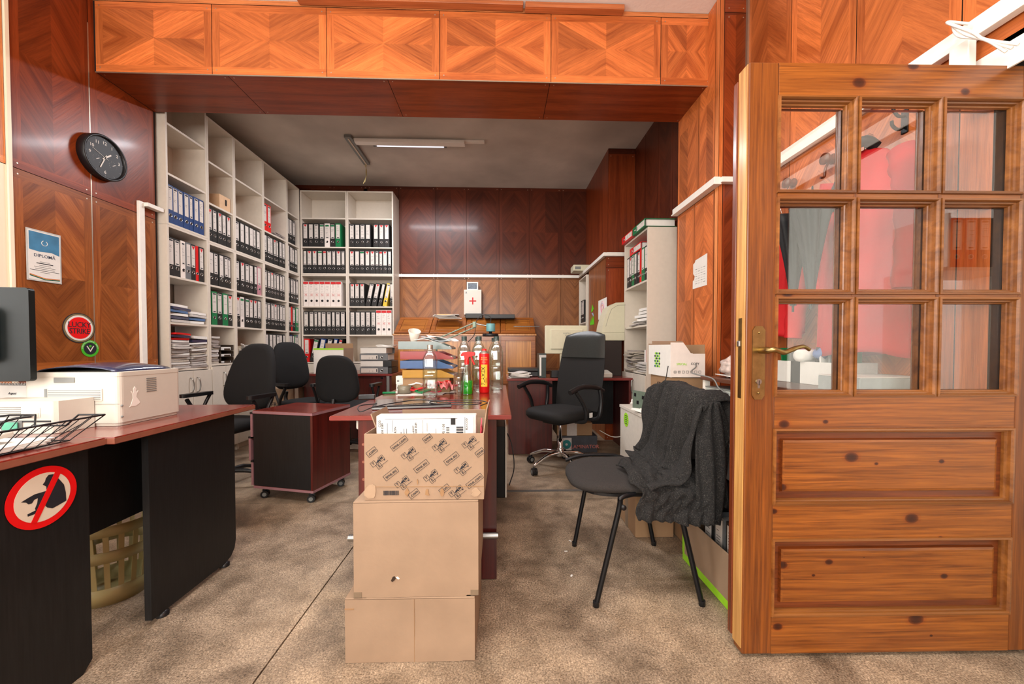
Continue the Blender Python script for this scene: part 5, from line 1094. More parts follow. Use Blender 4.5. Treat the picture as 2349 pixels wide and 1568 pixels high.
prof = [(0.60, 0.484), (0.68, 0.488), (0.755, 0.50), (0.792, 0.56), (0.806, 0.66), (0.816, 0.78), (0.835, 0.855), (0.872, 0.868), (0.905, 0.83), (0.915, 0.70), (0.918, 0.55), (0.915, 0.42)]
PR = smoothpath([(x, 0, z) for x, z in prof], 4)
def shawl(u, v):                         # u across the back (near -> far), v along the profile
    f = v*(len(PR)-1); i = min(int(f), len(PR)-2); q = PR[i].lerp(PR[i+1], f-i)
    y = 1.535+0.50*u; hang = max(0, 1-abs(u-0.0)*5); fold = 0.045*NZ((u*4.5+v*3.0, v*1.6, 0.3))+0.022*NZ((u*12+v*6, v*3.0, 5))+0.006*NZ((u*30, v*14, 2))
    nx = -1 if v < 0.6 else 1; k = 1.0 if 0.12 < v < 1 else 0.4
    x = q.x+nx*abs(fold)*k*1.2; z = q.z
    if 0.5 < v < 0.72: z = q.z-0.045*(abs(u-0.52)*2)**2.4+abs(fold)*0.9
    if v < 0.2: y += -0.05*(1-v/0.2)*(1-u)+0.02*math.sin(7*u); x += 0.09*u*(1-v/0.2); z += abs(fold)*0.5
    if v > 0.78: z -= 0.03*math.sin(5*u+1)*(v-0.78)/0.22
    y += 0.010*math.sin(v*23+u*3)+(-0.030*math.sin(PI*min(1, max(0, v-0.2)*1.2)) if u < 0.3 else 0)*(1-u/0.3 if u < 0.3 else 0)
    return (x, y, z)
b = MB(); b.grid(shawl, 44, 60, WOOL)
SK = smoothpath([(0, 1.80, 0.49), (0, 1.66, 0.487), (0, 1.58, 0.484), (0, 1.535, 0.462), (0, 1.52, 0.41), (0, 1.515, 0.345)], 5)
def skirt(u, v):
    f = v*(len(SK)-1); i = min(int(f), len(SK)-2); q = SK[i].lerp(SK[i+1], f-i)
    x = 0.56+0.33*u+0.03*(v-0.5)*(0.3-u)+0.015*math.sin(v*12); fo = 0.034*NZ((u*5, v*2.5, 9))+0.018*NZ((u*13+v*4, v*4, 3))+0.005*NZ((u*30, v*14, 2))
    if v < 0.5: return (x, q.y, q.z+abs(fo)*1.3+0.10*max(0, u-0.68)*3*0.33)
    return (x, q.y-abs(fo)*1.6, q.z+0.05*max(0, 0.25-u)+0.02*math.sin(u*6)*(v-0.5)-0.0)
b.grid(skirt, 40, 34, WOOL)
side = smoothpath([(0.80, 0, 0.50), (0.795, 0, 0.66), (0.81, 0, 0.80), (0.85, 0, 0.83)], 6); s2 = smoothpath([(0.90, 0, 0.33), (0.935, 0, 0.55), (0.93, 0, 0.72), (0.89, 0, 0.83)], 6)
def sidef(u, v):
    f = v*(len(side)-1); i = min(int(f), len(side)-2); a = side[i].lerp(side[i+1], f-i); c = s2[i].lerp(s2[i+1], f-i); q = a.lerp(c, u)
    return (q.x, 1.527-0.035*math.sin(PI*u)*(1-v*0.5)-0.012*math.sin(u*16+v*6), q.z-0.10*(1-v)*(1-u)*1.4)
b.grid(sidef, 18, 22, WOOL)
tag(b.build('wool_shawl', solid=0.006), 'dark grey wool shawl draped over the visitor chair back', 'shawl')
# ================================================================ OPEN GLAZED DOOR
DX, DY = 0.82, 1.25
door = thing('door_1', 'open varnished pine door with nine glass panes and two raised panels', 'door', (DX, DY, 0), -0.016)
del door['label'], door['category']; door['kind'] = 'structure'
def dl(x, y): p = at(x, y, 'Y', DY-0.006); return p.x-DX, p.z
cols = [(dl(a, 400)[0], dl(b, 400)[0]) for a, b in ((1787, 1960), (1968, 2150), (2158, 2335))]
rws = [(dl(1900, b)[1], dl(1900, a)[1]) for a, b in ((222, 440), (455, 672), (683, 907))]
pans = [(dl(1900, b)[1], dl(1900, a)[1]) for a, b in ((985, 1155), (1237, 1410))]
DW, DH, TH = 0.985, 1.985, 0.05; xl, xr = cols[0][0], cols[-1][1]
MB().box(0, xl, 0, TH, 0.012, DH, PINEV).build('stile', door, bevel=0.004); MB().box(xr, DW, 0, TH, 0.012, DH, PINEV).build('stile', door, bevel=0.004)
for za, zb in ((0.012, pans[1][0]), (pans[1][1], pans[0][0]), (pans[0][1], rws[2][0]), (rws[0][1], DH)): MB().box(xl, xr, 0.001, TH-0.001, za, zb, PINE).build('rail', door, bevel=0.001)
for i in (0, 1): MB().box(cols[i][1], cols[i+1][0], 0.0, TH-0.002, rws[2][0], rws[0][1], PINEV).build('muntin', door)
for i in (0, 1): MB().box(xl, xr, 0.001, TH-0.003, rws[i+1][1], rws[i][0], PINE).build('muntin', door)
def ringm(mb, x0, x1, z0, z1, prof, mt):
    vs = []
    for i, y in prof: vs += [(x0+i, y, z0+i), (x1-i, y, z0+i), (x1-i, y, z1-i), (x0+i, y, z1-i)]
    fs = [(r*4+k, r*4+(k+1) % 4, r*4+4+(k+1) % 4, r*4+4+k) for r in range(len(prof)-1) for k in range(4)]
    mb.add(vs, fs, mt)
MP = [(-0.004, 0.0), (-0.003, -0.006), (0.003, -0.007), (0.006, -0.001), (0.0065, 0.006), (0.011, 0.007), (0.0125, 0.012), (0.0125, 0.018), (0.016, 0.020), (0.017, 0.030)]
for x0, x1 in cols:
    for z0, z1 in rws:
        b = MB(); ringm(b, x0, x1, z0, z1, MP, MOULD); ringm(b, x0, x1, z0, z1, [(i, 0.066-y) for i, y in MP[:0:-1]], MOULD); b.build('pane_moulding', door)
        MB().box(x0+0.014, x1-0.014, 0.0305, 0.0335, z0+0.014, z1-0.014, GLASS).build('glass_pane', door)
for z0, z1 in pans:
    b = MB(); ringm(b, xl, xr-0.006, z0, z1, MP[:7]+[(0.013, 0.02)], MOULD); b.build('panel_moulding', door)
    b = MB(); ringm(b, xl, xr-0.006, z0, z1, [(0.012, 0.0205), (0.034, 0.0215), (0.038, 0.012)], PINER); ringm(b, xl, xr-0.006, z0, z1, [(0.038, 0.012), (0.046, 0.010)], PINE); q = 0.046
    b.add([(xl+q, 0.010, z0+q), (xr-0.006-q, 0.010, z0+q), (xr-0.006-q, 0.010, z1-q), (xl+q, 0.010, z1-q)], [(0, 1, 2, 3)], PINE); b.box(xl+0.001, xr-0.001, 0.024, 0.03, z0, z1, PINE); b.build('raised_panel', door)
MB().box(-0.003, 0.003, 0.004, TH+0.001, 0.03, DH-0.004, PINEL).build('worn_edge', door, bevel=0.001)
MB().box(-0.008, 0.03, TH+0.001, TH+0.022, 0.045, DH-0.03, PINED).build('rebate_lip', door, bevel=0.002)
px, pz = dl(1741, 832)
b = MB(); b.M = T(px, -0.0005, pz) @ FRONT; b.prism([(-0.021, -0.108), (-0.012, -0.122), (0.012, -0.122), (0.021, -0.108), (0.021, 0.108), (0.012, 0.122), (-0.012, 0.122), (-0.021, 0.108)], 0, 0.004, BRASS); lp = b.build('lock_plate', door, bevel=0.0015)
for z in (0.1, -0.1):
    b = MB(); b.sphere((px, -0.0045, pz+z), 0.004, BRASS, 6); b.build('plate_screw', lp)
b = MB(); b.M = T(px, -0.004, pz-0.062) @ FRONT; b.prism(circ(0.009, 16), 0, 0.004, STEEL); b.prism([(-0.004, 0), (0.004, 0), (0.003, -0.022), (-0.003, -0.022)], 0, 0.003, STEEL); b.box(-0.001, 0.001, -0.012, 0.004, 0.003, 0.0048, DARKP); b.build('lock_cylinder', lp)
hx, hz = dl(1745, 803)
b = MB(); b.tube(smoothpath([(hx, 0.0, hz), (hx, -0.045, hz), (hx+0.012, -0.056, hz+0.002), (hx+0.04, -0.058, hz-0.006), (hx+0.075, -0.057, hz+0.006), (hx+0.105, -0.054, hz+0.012), (hx+0.128, -0.05, hz+0.002)], 6), [0.011]*7+[0.009]*6+[0.0085]*6+[0.0075]*6+[0.0065]*6+[0.0055]*6, 12, BRASS); b.build('lever_handle', door)
MB().box(-0.0045, -0.0032, 0.016, 0.034, pz-0.12, pz+0.15, BRASS).build('latch_plate', door); MB().box(-0.012, -0.0045, 0.018, 0.032, hz+0.012, hz+0.032, STEEL).build('latch_bolt', door, bevel=0.002)
# ================================================================ HALL (seen mirrored in the panes)
t = thing('wall_bracket_shelf', 'white shelf in the hall carrying five binders, mirrored in the door glass', 'shelf', (2.79, -0.2, 1.545)); MB().box(0, 0.6, -0.05, 0.32, 0, 0.02, WHT).build('board', t); MB().box(0, 0.02, -0.05, 0.3, -1.544, 0, WHT).build('upright', t); MB().box(0.06, 0.075, -0.05, 0.31, 0.021, 0.37, WHT).build('end_panel', t); MB().box(0.58, 0.6, -0.05, 0.3, -1.544, 0, WHT).build('upright', t)
x = 3.06
for k, (c, wv) in enumerate((('q', 0.08), ('q', 0.08), ('k', 0.08), ('k', 0.07), ('k', 0.08))):
    binder(c, wv, '%s binder on the hall shelf, %s from left in the mirrored view' % (CN[c], ['first', 'second', 'third', 'fourth', 'fifth'][k]), (2.88+0.09*k+wv, 0.10, 1.566), PI, group='binders on the hall shelf', h=0.32)
b = MB(); b.box(XR-0.06, XR-0.0305, 1.30, 1.36, 2.02, 2.124, TRIMW); tag(b.build('cable_clamp', bevel=0.003), 'white plastic clamp block under the conduit above the door', 'clamp')
for k in range(3):
    cable('white_cable', 'white cable looped round the conduit clamp above the door', [(XR-0.05, 1.35-0.02*k, 2.18), (XR-0.085-0.01*k, 1.33, 2.20), (XR-0.10, 1.30-0.02*k, 2.13-0.01*k), (XR-0.08, 1.24, 2.07), (XR-0.06, 1.20-0.015*k, 2.0)], 0.0045, TRIMW, 'cables at the conduit clamp')
# ================================================================ COATS AND RIGHT HAND CORNER
REDC = mat('red_jacket_cloth', (196, 18, 26), 0.75, var=0.12, scale=8, bump=0.2, bscale=40); BLKC = mat('black_jacket_cloth', (26, 26, 30), 0.6, var=0.2, scale=10, bump=0.2, bscale=40)
def hook(label, loc):
    t = thing('coat_hook', label, 'hook', loc)
    b = MB(); b.box(-0.006, 0, -0.014, 0.014, -0.05, 0.05, BLKM); b.build('back_plate', t, bevel=0.002)
    b = MB(); b.tube(smoothpath([(-0.004, 0, 0.02), (-0.03, 0, 0.02), (-0.05, 0, 0.04), (-0.055, 0, 0.06)], 4), 0.006, 8, BLKM); b.tube(smoothpath([(-0.004, 0, -0.02), (-0.03, 0, -0.035), (-0.055, 0, -0.02), (-0.06, 0, 0.0)], 4), 0.006, 8, BLKM); b.build('double_hook', t)
    return t
hook('black metal double coat hook above the red jacket', (XR, 1.56, 1.99))
def jacket(label, loc, w, h, seed=0, black_top=True, group=None):
    """hangs along the right wall: local x = along the wall towards the room's back, -y = into the room"""
    t = thing('jacket', label, 'jacket', loc, -PI/2, group); ph = seed*1.7
    def body(u, v):
        a = 2*PI*u; z = -h*v; ws = w/2*(0.20+0.80*min(1, v*5.5)**0.6)*(1+0.06*v); th = 0.06*(0.4+0.6*min(1, v*4))*(1+0.5*v)
        f = 1+0.10*math.sin(a*5+ph+v*2)*v+0.05*math.sin(a*11+v*7); e = 0.8
        return (ws*math.copysign(abs(math.cos(a))**e, math.cos(a)), th*math.sin(a)*f-0.075, z-0.012*math.sin(a*3+ph)*v)
    b = MB(); b.grid(body, 56, 30, REDC); b.build('body', t, solid=0.003)
    if black_top:
        def yoke(u, v):
            p = body(0.50+0.24*u, v*0.26); return (p[0]*1.01, p[1]-0.004, p[2]+0.002)
        def yoke2(u, v):
            p = body(0.74+0.24*u, v*0.10); return (p[0]*1.01, p[1]-0.004, p[2]+0.002)
        b = MB(); b.grid(yoke, 16, 8, BLKC); b.build('black_yoke', t, solid=0.002)
    b = MB(); b.tube(smoothpath([(-w*0.12, -0.07, -0.0), (-w*0.10, -0.11, 0.03), (0, -0.13, 0.02), (w*0.10, -0.11, 0.03), (w*0.12, -0.07, 0.0)], 5), 0.022, 10, BLKC if black_top else REDC); b.build('collar', t)
    b = MB(); b.grid(lambda u, v: (0.012*(u-0.5)*2+0.012*math.sin(v*9), body(0.75, 0.05+0.93*v)[1]-0.006, -h*(0.05+0.93*v)), 2, 24, BLKC); b.build('zip_strip', t, solid=0.003)
    for s in (-1, 1):
        b = MB(); pts = smoothpath([(s*w*0.42, -0.075, -0.07), (s*w*0.52, -0.08, -0.2), (s*w*0.55, -0.085, -0.42), (s*w*0.53, -0.10, -0.62)], 6); b.tube(pts, [0.045+0.018*min(1, i/4)-0.0012*i+0.004*math.sin(i*1.9+ph) for i in range(len(pts))], 14, REDC); b.build('sleeve', t)
    b = MB(); b.tube(smoothpath([(0, -0.075, -0.01), (0.0, -0.075, 0.05), (0.0, -0.06, 0.08), (0.0, -0.035, 0.075)], 5), 0.002, 6, CHROME); b.build('hanger_hook', t)
    return t
jacket('red jacket with black shoulder hanging behind the middle column of door panes', (XR-0.02, 1.64, 1.90), 0.38, 0.88, 1)
jacket('red jacket hanging deeper in the corner, left of the front red jacket', (XR-0.02, 2.14, 1.72), 0.26, 0.60, 2, False)
for y, z, l in ((2.16, 1.99, 'far wooden coat peg with steel bracket behind the door glass'), (1.90, 2.0, 'near wooden coat peg behind the door glass')):
    t = thing('coat_peg', l, 'coat peg', (XR, y, z)); b = MB(); b.M = T(0, 0, 0, 0, 0, -PI/2); b.lathe([(0.022, 0), (0.026, 0.01), (0.016, 0.025), (0.028, 0.045), (0.028, 0.055), (0, 0.06)], 20, PINED); b.build('turned_peg', t)
    b = MB(); b.tube(smoothpath([(-0.03, 0, -0.02), (-0.045, 0, -0.05), (-0.05, 0, -0.09), (-0.07, 0, -0.095)], 4), 0.006, 8, CHROME if y > 2 else PINED); b.build('lower_hook', t)
t = thing('wire_hanger', 'empty wire hanger hook hanging from the far coat peg', 'hanger', (XR-0.07, 2.16, 1.89)); b = MB(); b.tube(smoothpath([(0, -0.012, -0.012), (0, 0, 0.008), (0, 0.018, -0.01), (0, 0.01, -0.05), (0, 0, -0.08)], 5), 0.002, 6, CHROME); b.tube([(0, -0.16, -0.15), (0, 0, -0.08), (0, 0.16, -0.15)], 0.002, 6, CHROME); b.build('wire', t)
t = thing('wooden_hanger', 'light wooden coat hanger behind the left column of door panes', 'hanger', (XR-0.05, 2.14, 1.66)); b = MB(); b.tube(smoothpath([(0, -0.2, -0.10), (0, -0.08, -0.02), (0, 0, 0), (0, 0.08, -0.02), (0, 0.2, -0.10)], 5), 0.009, 8, mat('pale_hanger_wood', (206, 150, 90), 0.45)); b.tube([(0, -0.19, -0.105), (0, 0.19, -0.105)], 0.006, 8); b.build('shoulder_bar', t)
b = MB(); b.tube(smoothpath([(0, 0, 0.0), (0, 0, 0.04), (0, 0.02, 0.06), (0, 0, 0.08)], 5), 0.002, 6, CHROME); b.build('hook', t)
for k, (y, x) in enumerate(((1.80, 1.41), (1.66, 1.38))):
    t = thing('umbrella', '%s black folded umbrella hanging tip up before the red jackets' % ['far', 'near'][k], 'umbrella', (x, y, 1.25), 0, None, rx=-0.0)
    def um(u, v):
        a = 2*PI*u; r = (0.012+0.058*v**1.3)*(1+0.22*math.cos(a*7+v*2)*v); return (r*math.cos(a), r*math.sin(a), 0.43*v)
    b = MB(); b.grid(um, 84, 10, BLKC); b.build('canopy', t, solid=0.0015)
    b = MB(); b.tube([(0, 0, -0.03), (0, 0, 0.47)], 0.005, 8, BLKM); b.lathe([(0.0, 0.47), (0.007, 0.47), (0.003, 0.51), (0, 0.512)], 10, BLKM); b.build('shaft', t)
# table against the wall behind the door
DKT = wood_mat('dark_brown_top', (70, 40, 28), (104, 62, 46), 0.35, axis=1)
t = thing('side_table', 'brown table against the right wall behind the glazed door', 'table', (0, 0, 0))
MB().box(1.26, XR-0.012, 1.36, 2.36, 0.85, 0.872, DKT).build('tabletop', t, bevel=0.002)
for x in (1.27, 1.64):
    for y in (1.38, 2.32): MB().box(x, x+0.03, y, y+0.03, 0.0, 0.85, TRIMW).build('leg', t)
t = thing('supply_box', 'white carton with black stripe full of supplies behind the left panes', 'box', (1.49, 1.64, 0.873)); zb = 0.108
b = MB(); b.box(0, 0.004, 0, 0.40, 0, zb, PAPER); b.box(0.18, 0.184, 0, 0.40, 0, zb, PAPER2); b.box(0.004, 0.18, 0, 0.004, 0, zb); b.box(0.004, 0.18, 0.396, 0.4, 0, zb); b.box(0.004, 0.18, 0.004, 0.396, 0, 0.004); b.build('box_body', t, bevel=0.001); MB().box(-0.001, 0, 0.21, 0.27, 0.0, zb, DARKP).build('black_stripe', t)
rr = random.Random(5)
for k in range(9):
    y = 1.67+0.04*k; c = [GREEN, GREYP, PAPER, DARKP, PAPER2, mat('magenta_card', (170, 30, 110), 0.5), PAPER, GREYP, GREEN][k]
    o = MB().box(0, 0.12, 0, 0.008, 0, rr.uniform(0.14, 0.19), c).build('card_sleeve', bevel=0.001); o.location = (1.515, y, 0.879); o.rotation_euler = (rr.uniform(-0.2, 0.1), 0, rr.uniform(-0.1, 0.1)); tag(o, 'card or sleeve standing in the white supply box behind the glass', 'card', 'cards in the supply box')
t = thing('paint_brush', 'red handled brush sticking out of the supply box', 'brush', (1.56, 1.70, 0.95), 0, None, rx=-0.35); b = MB(); b.tube([(0, 0, 0), (0, 0, 0.13)], 0.004, 8, RED); b.build('handle', t); b = MB(); b.tube([(0, 0, 0.13), (0, 0, 0.19)], 0.003, 8, CHROME); b.build('shaft', t)
t = thing('lens_cap', 'blue ribbed round cap in the supply box', 'cap', (1.53, 1.78, 1.02), 0, None, ry=-0.9); b = MB(); b.lathe([(0.0, -0.02), (0.026, -0.02), (0.028, 0.01), (0.018, 0.022), (0, 0.022)], 24, mat('denim_blue_plastic', (96, 120, 168), 0.4)); b.build('cap', t)
t = thing('paper_roll', 'white paper roll lying across the supply box', 'roll', (1.55, 1.86, 1.01), 0.3); b = MB(); b.M = T(0, 0, 0, 0, 0, PI/2); b.lathe([(0.012, -0.08), (0.03, -0.08), (0.03, 0.08), (0.012, 0.08)], 24, PAPER); b.build('roll', t)
t = thing('storage_box', 'flat grey box on the table behind the middle panes', 'box', (1.36, 1.40, 0.873)); MB().box(0, 0.28, 0, 0.19, 0, 0.06, mat('cool_grey_card', (170, 176, 174), 0.5)).build('box_body', t, bevel=0.003); MB().box(-0.002, 0.282, -0.002, 0.192, 0.0605, 0.064, PAPER).build('lid', t)
o = sheaf(MB(), 0.2, 0.24, 0.004, PAPER, 0, 0.006, 2).build('loose_sheet'); o.location = (1.42, 2.18, 0.874); tag(o, 'white sheets hanging over the side table edge', 'papers')
t = thing('crumpled_bag', 'ball of crumpled pinkish tape on the side table corner', 'bag', (1.36, 2.20, 0.935)); b = MB()
b.grid(lambda u, v: tuple(Vector((math.cos(2*PI*u)*math.sin(PI*v), math.sin(2*PI*u)*math.sin(PI*v), math.cos(PI*v)))*(0.055+0.010*math.sin(13*u*PI*2//1+9*v)+0.006*math.sin(23*v))), 24, 14, mat('pinkish_tape_ball', (190, 172, 164), 0.3, var=0.3, scale=60)); b.build('bag', t)
cable('network_cable', 'grey cable curving from the copy paper box towards the floor', [(1.33, 2.60, 0.98), (1.28, 2.45, 0.93), (1.235, 2.42, 0.90), (1.22, 2.36, 0.885), (1.245, 2.20, 0.87), (1.25, 2.14, 0.82), (1.25, 2.05, 0.795)], 0.004, GREYP)
# white cabinet, cartons, copy box
CABW = mat('off_white_cabinet', (206, 200, 190), 0.4, var=0.05)
t = thing('low_cabinet', 'low white cabinet with a round lime sticker behind the visitor chair', 'cabinet', (0.915, 2.38, 0)); MB().box(0, 0.50, 0, 0.48, 0.0, 0.60, CABW).build('body', t, bevel=0.003); MB().box(-0.006, 0.50, -0.004, 0.484, 0.601, 0.622, CABW).build('top_panel', t, bevel=0.002)
c = at(1436, 962, 'X', 0.913); b = MB(); b.M = Matrix.Translation((-0.001, c.y-2.38, c.z)) @ Matrix.Rotation(-PI/2, 4, 'Z') @ FRONT; b.prism(circ(0.05, 28), 0, 0.001, LIME)
for k in range(5): b.box(-0.028, 0.028, 0.026-k*0.014, 0.031-k*0.014, 0.001, 0.0014, INK if k % 2 == 0 else GREEN)
b.build('round_sticker', t)
t = thing('cardboard_box', 'brown carton with handwriting under the white copy paper box', 'cardboard box', (1.13, 2.49, 0.6225)); carton(t, 0.25, 0.33, 0.226, CARD2, seed=4, dent=0.002); lids(t, 0.25, 0.33, 0.229, CARD2)
b = MB(); b.text('ACY', 0.045, Matrix.Translation((0.14, -0.003, 0.13)) @ FRONT, INK); b.text('A730', 0.04, Matrix.Translation((-0.003, 0.17, 0.17)) @ Matrix.Rotation(-PI/2, 4, 'Z') @ FRONT, INK); b.text('LJ  DSU', 0.035, Matrix.Translation((-0.003, 0.17, 0.11)) @ Matrix.Rotation(-PI/2, 4, 'Z') @ FRONT, INK); b.build('handwriting', t)
t = thing('copy_paper_box', 'open white copy paper carton with green dots on its side', 'cardboard box', (1.125, 2.48, 0.8535), 0.03)
w_, d_, h_ = 0.235, 0.35, 0.215; b = MB(); b.box(0, w_, 0, 0.004, 0, h_*0.72, WHTB); b.box(0, 0.004, 0.004, d_-0.004, 0, h_, PAPER); b.box(w_-0.004, w_, 0.004, d_-0.004, 0, h_, CARD2); b.box(0, w_, d_-0.004, d_, 0, h_+0.01, CARD); b.box(0.004, w_-0.004, 0.004, d_-0.004, 0, 0.004, CARD); b.build('box_body', t, bevel=0.001)
b = MB(); b.M = T(0, 0.0, h_*0.72-0.001) @ FRONT; b.prism([(0.0, 0), (0.14, 0), (0.10, 0.055), (0.085, 0.075), (0.0, 0.075)], -0.004, 0, WHTB); b.build('cut_front', t)
b = MB(); b.M = T(0.03, d_, h_, 0, PI/2-0.15); b.prism([(0, 0), (w_, 0), (w_, 0.03), (0, 0.03)], -0.003, 0, CARD); b.build('flap', t)
b = MB(); sd = Matrix.Translation((-0.001, 0.20, 0.11)) @ Matrix.Rotation(-PI/2, 4, 'Z') @ FRONT
for i in range(4):
    for j in range(6):
        b.M = sd @ T(-0.033+i*0.022+(j % 2)*0.006, -0.045+j*0.018, 0); b.prism(circ(0.0095, 12, 0, 0, 0.008), 0, 0.0008, LIME if (i+j) % 2 else mat('deep_teal', (20, 90, 110), 0.5) if i == j == 0 else GREEN if (i+j) % 4 else NAVY)
b.build('dot_pattern', t); b = MB(); b.text('SPECIAL', 0.020, Matrix.Translation((0.075, -0.0012, 0.086)) @ FRONT, LIME); b.build('word_print', t); b = MB(); b.text('COPY', 0.022, Matrix.Translation((0.165, -0.0012, 0.088)) @ FRONT, INK)
b.build('word_print', t); b = MB()
for k in range(7): frame2(b, Matrix.Translation((0.03+0.028*k, -0.001, 0.035)) @ FRONT, 0.016, 0.014, 0.0015, INK)
b.build('symbol_row', t); b = MB(); b.text('A4', 0.010, Matrix.Translation((0.03, -0.0012, 0.035)) @ FRONT, INK); b.text('80', 0.010, Matrix.Translation((0.058, -0.0012, 0.035)) @ FRONT, INK)
b.build('printed_marks', t)
for k, (mt, x, y, z, a, l) in enumerate(((YEL, 0.10, 0.12, 0.15, 0.3, 'yellow envelope'), (CARD, 0.17, 0.18, 0.17, -0.2, 'tan card'), (PAPER, 0.16, 0.06, 0.14, 0.1, 'white paper wad'))):
    o = MB().box(-0.035, 0.035, -0.05, 0.04, 0, 0.01, mt).build('envelope' if k == 0 else 'card' if k == 1 else 'paper_wad', bevel=0.002); o.location = (1.125+x, 2.48+y, 0.8535+z); o.rotation_euler = (0.35, 0.15, a); tag(o, l+' sticking out of the open copy paper box', 'papers')
o = MB().box(0, 0.0, 0, 0, 0, 0, PAPER2) if False else MB().box(0.03, 0.2, 0.03, 0.3, 0.005, 0.145, PAPER2); o = o.build('paper_stack', bevel=0.002); o.location = (1.125, 2.48, 0.8535); o.rotation_euler = (0, 0, 0.03); tag(o, 'stack of paper filling the copy paper box', 'papers')
o = sheaf(MB(), 0.27, 0.30, 0.004, DARKP, 0, 0.003, 4).build('black_bag'); 
o.location = (1.27, 2.63, 0.8520+0.0); o.scale = (1, 1, 0.3); tag(o, 'flattened black bag squeezed under the copy paper box', 'bag')
t = thing('computer_chassis', 'green grey bare metal computer chassis on the low white cabinet', 'computer chassis', (0.985, 2.46, 0.623), 0.25); GZ = mat('galvanised_green_grey', (128, 146, 130), 0.4, 0.5)
b = MB(); b.box(0, 0.002, 0, 0.20, 0, 0.13, GZ); b.box(0, 0.10, 0, 0.20, 0, 0.002); b.prism([(0.0, 0.0), (0.1, 0.0), (0.1, 0.002), (0, 0.002)], 0, 0.1); b.box(0.002, 0.06, 0, 0.002, 0, 0.09); b.build('frame', t)
b = MB()
for y, z in ((0.04, 0.04), (0.08, 0.09), (0.14, 0.05), (0.17, 0.1)): b.box(-0.001, 0, y-0.012, y+0.012, z-0.012, z+0.012, DARKP)
b.build('cutout', t)
t = thing('drive_cage', 'black slotted drive cage standing beside the bare chassis', 'computer part', (1.04, 2.395, 0.623)); b = MB(); b.box(0, 0.085, 0, 0.07, 0, 0.15, DARKP); b.build('cage', t, bevel=0.002)
b = MB()
for k in range(4): b.box(0.008+k*0.02, 0.018+k*0.02, -0.0015, 0, 0.02, 0.13, STEEL)
b.build('slots', t)
o = sheaf(MB(), 0.10, 0.14, 0.004, PAPER, 0, 0.01, 6).build('loose_sheet'); o.location = (0.955, 2.48, 0.624); o.rotation_euler = (0, 0.0, 0.5); tag(o, 'white sheet lying over the low cabinet edge', 'paper')
o = MB().grid(lambda u, v: tuple(Vector((math.cos(2*PI*u)*math.sin(PI*v), 0.7*math.sin(2*PI*u)*math.sin(PI*v), 0.6*math.cos(PI*v)))*(0.045+0.008*math.sin(31*u+9*v)+0.006*math.sin(23*v))), 24, 12, PAPER).build('crumpled_paper'); o.location = (1.0, 2.74, 0.655); tag(o, 'crumpled paper ball on the low white cabinet', 'paper')
cable('thin_cable', 'thin black cable rising from the bare chassis to the copy box', [(1.0, 2.50, 0.72), (1.03, 2.52, 0.76), (1.07, 2.45, 0.82), (1.10, 2.46, 0.93)], 0.003, DARKP)
def plainbox(name, label, cat, x0, x1, y0, y1, z0, z1, mt, part='box_body', bev=0.003, rz=0):
    t = thing(name, label, cat, (x0, y0, z0), rz); MB().box(0, x1-x0, 0, y1-y0, 0, z1-z0, mt).build(part, t, bevel=bev); return t
t = plainbox('cardboard_box', 'tall brown carton under the beige computer case', 'cardboard box', 0.985, 1.235, 1.96, 2.365, 0.001, 0.715, CARD2)
t = plainbox('computer_case', 'flat beige computer case lying behind the shawl', 'computer', 0.985, 1.24, 1.95, 2.365, 0.716, 0.785, BEIGE, 'case'); MB().box(0.02, 0.12, -0.001, 0, 0.02, 0.045, GREYP).build('drive_slot', t)
t = plainbox('cardboard_box', 'brown carton under the side table supporting grey boxes', 'cardboard box', 1.33, 1.62, 1.98, 2.30, 0.001, 0.64, CARD2)
MARB = mat('marbled_grey_box', (178, 182, 176), 0.5, var=0.15, scale=20)
for k, (z0, z1) in enumerate(((0.641, 0.725), (0.727, 0.815))): t = plainbox('storage_box', '%s marbled grey box under the side table' % ['lower', 'upper'][k], 'box', 1.27, 1.55, 1.97, 2.31, z0, z1-0.006, MARB); MB().box(-0.003, 0.283, -0.003, 0.343, z1-z0-0.012 if False else z1-z0-0.0055, z1-z0-0.0, GREYP if k else MARB).build('lid', t)
b = MB(); rr = random.Random(2)
b.grid(lambda u, v: (1.10+0.07*math.cos(2*PI*u)*(0.6+0.4*math.sin(PI*v))+0.010*math.sin(19*u+7*v), 1.89+0.045*math.sin(2*PI*u)+0.006*math.sin(29*u), 0.62+0.165*v+0.012*math.sin(12*u)), 36, 12, mat('crumpled_white_bag', (226, 214, 204), 0.5, var=0.08, scale=30, bump=0.3, bscale=60)); tag(b.build('paper_bag', solid=0.002), 'crumpled white and red bag standing behind the shawl', 'bag')
t = plainbox('storage_box', 'cream box under the crumpled bag beside the door edge', 'box', 1.00, 1.24, 1.56, 1.94, 0.47, 0.615, mat('cream_grey_card', (206, 200, 196), 0.5))
o = MB().grid(lambda u, v: tuple(Vector((math.cos(2*PI*u)*math.sin(PI*v), 0.7*math.sin(2*PI*u)*math.sin(PI*v), 0.7*math.cos(PI*v)))*(0.045+0.008*math.sin(31*u+9*v)+0.006*math.sin(23*v))), 24, 12, PAPER).build('crumpled_paper'); o.location = (1.05, 1.72, 0.65); tag(o, 'crumpled white paper on the cream box beside the door edge', 'paper')
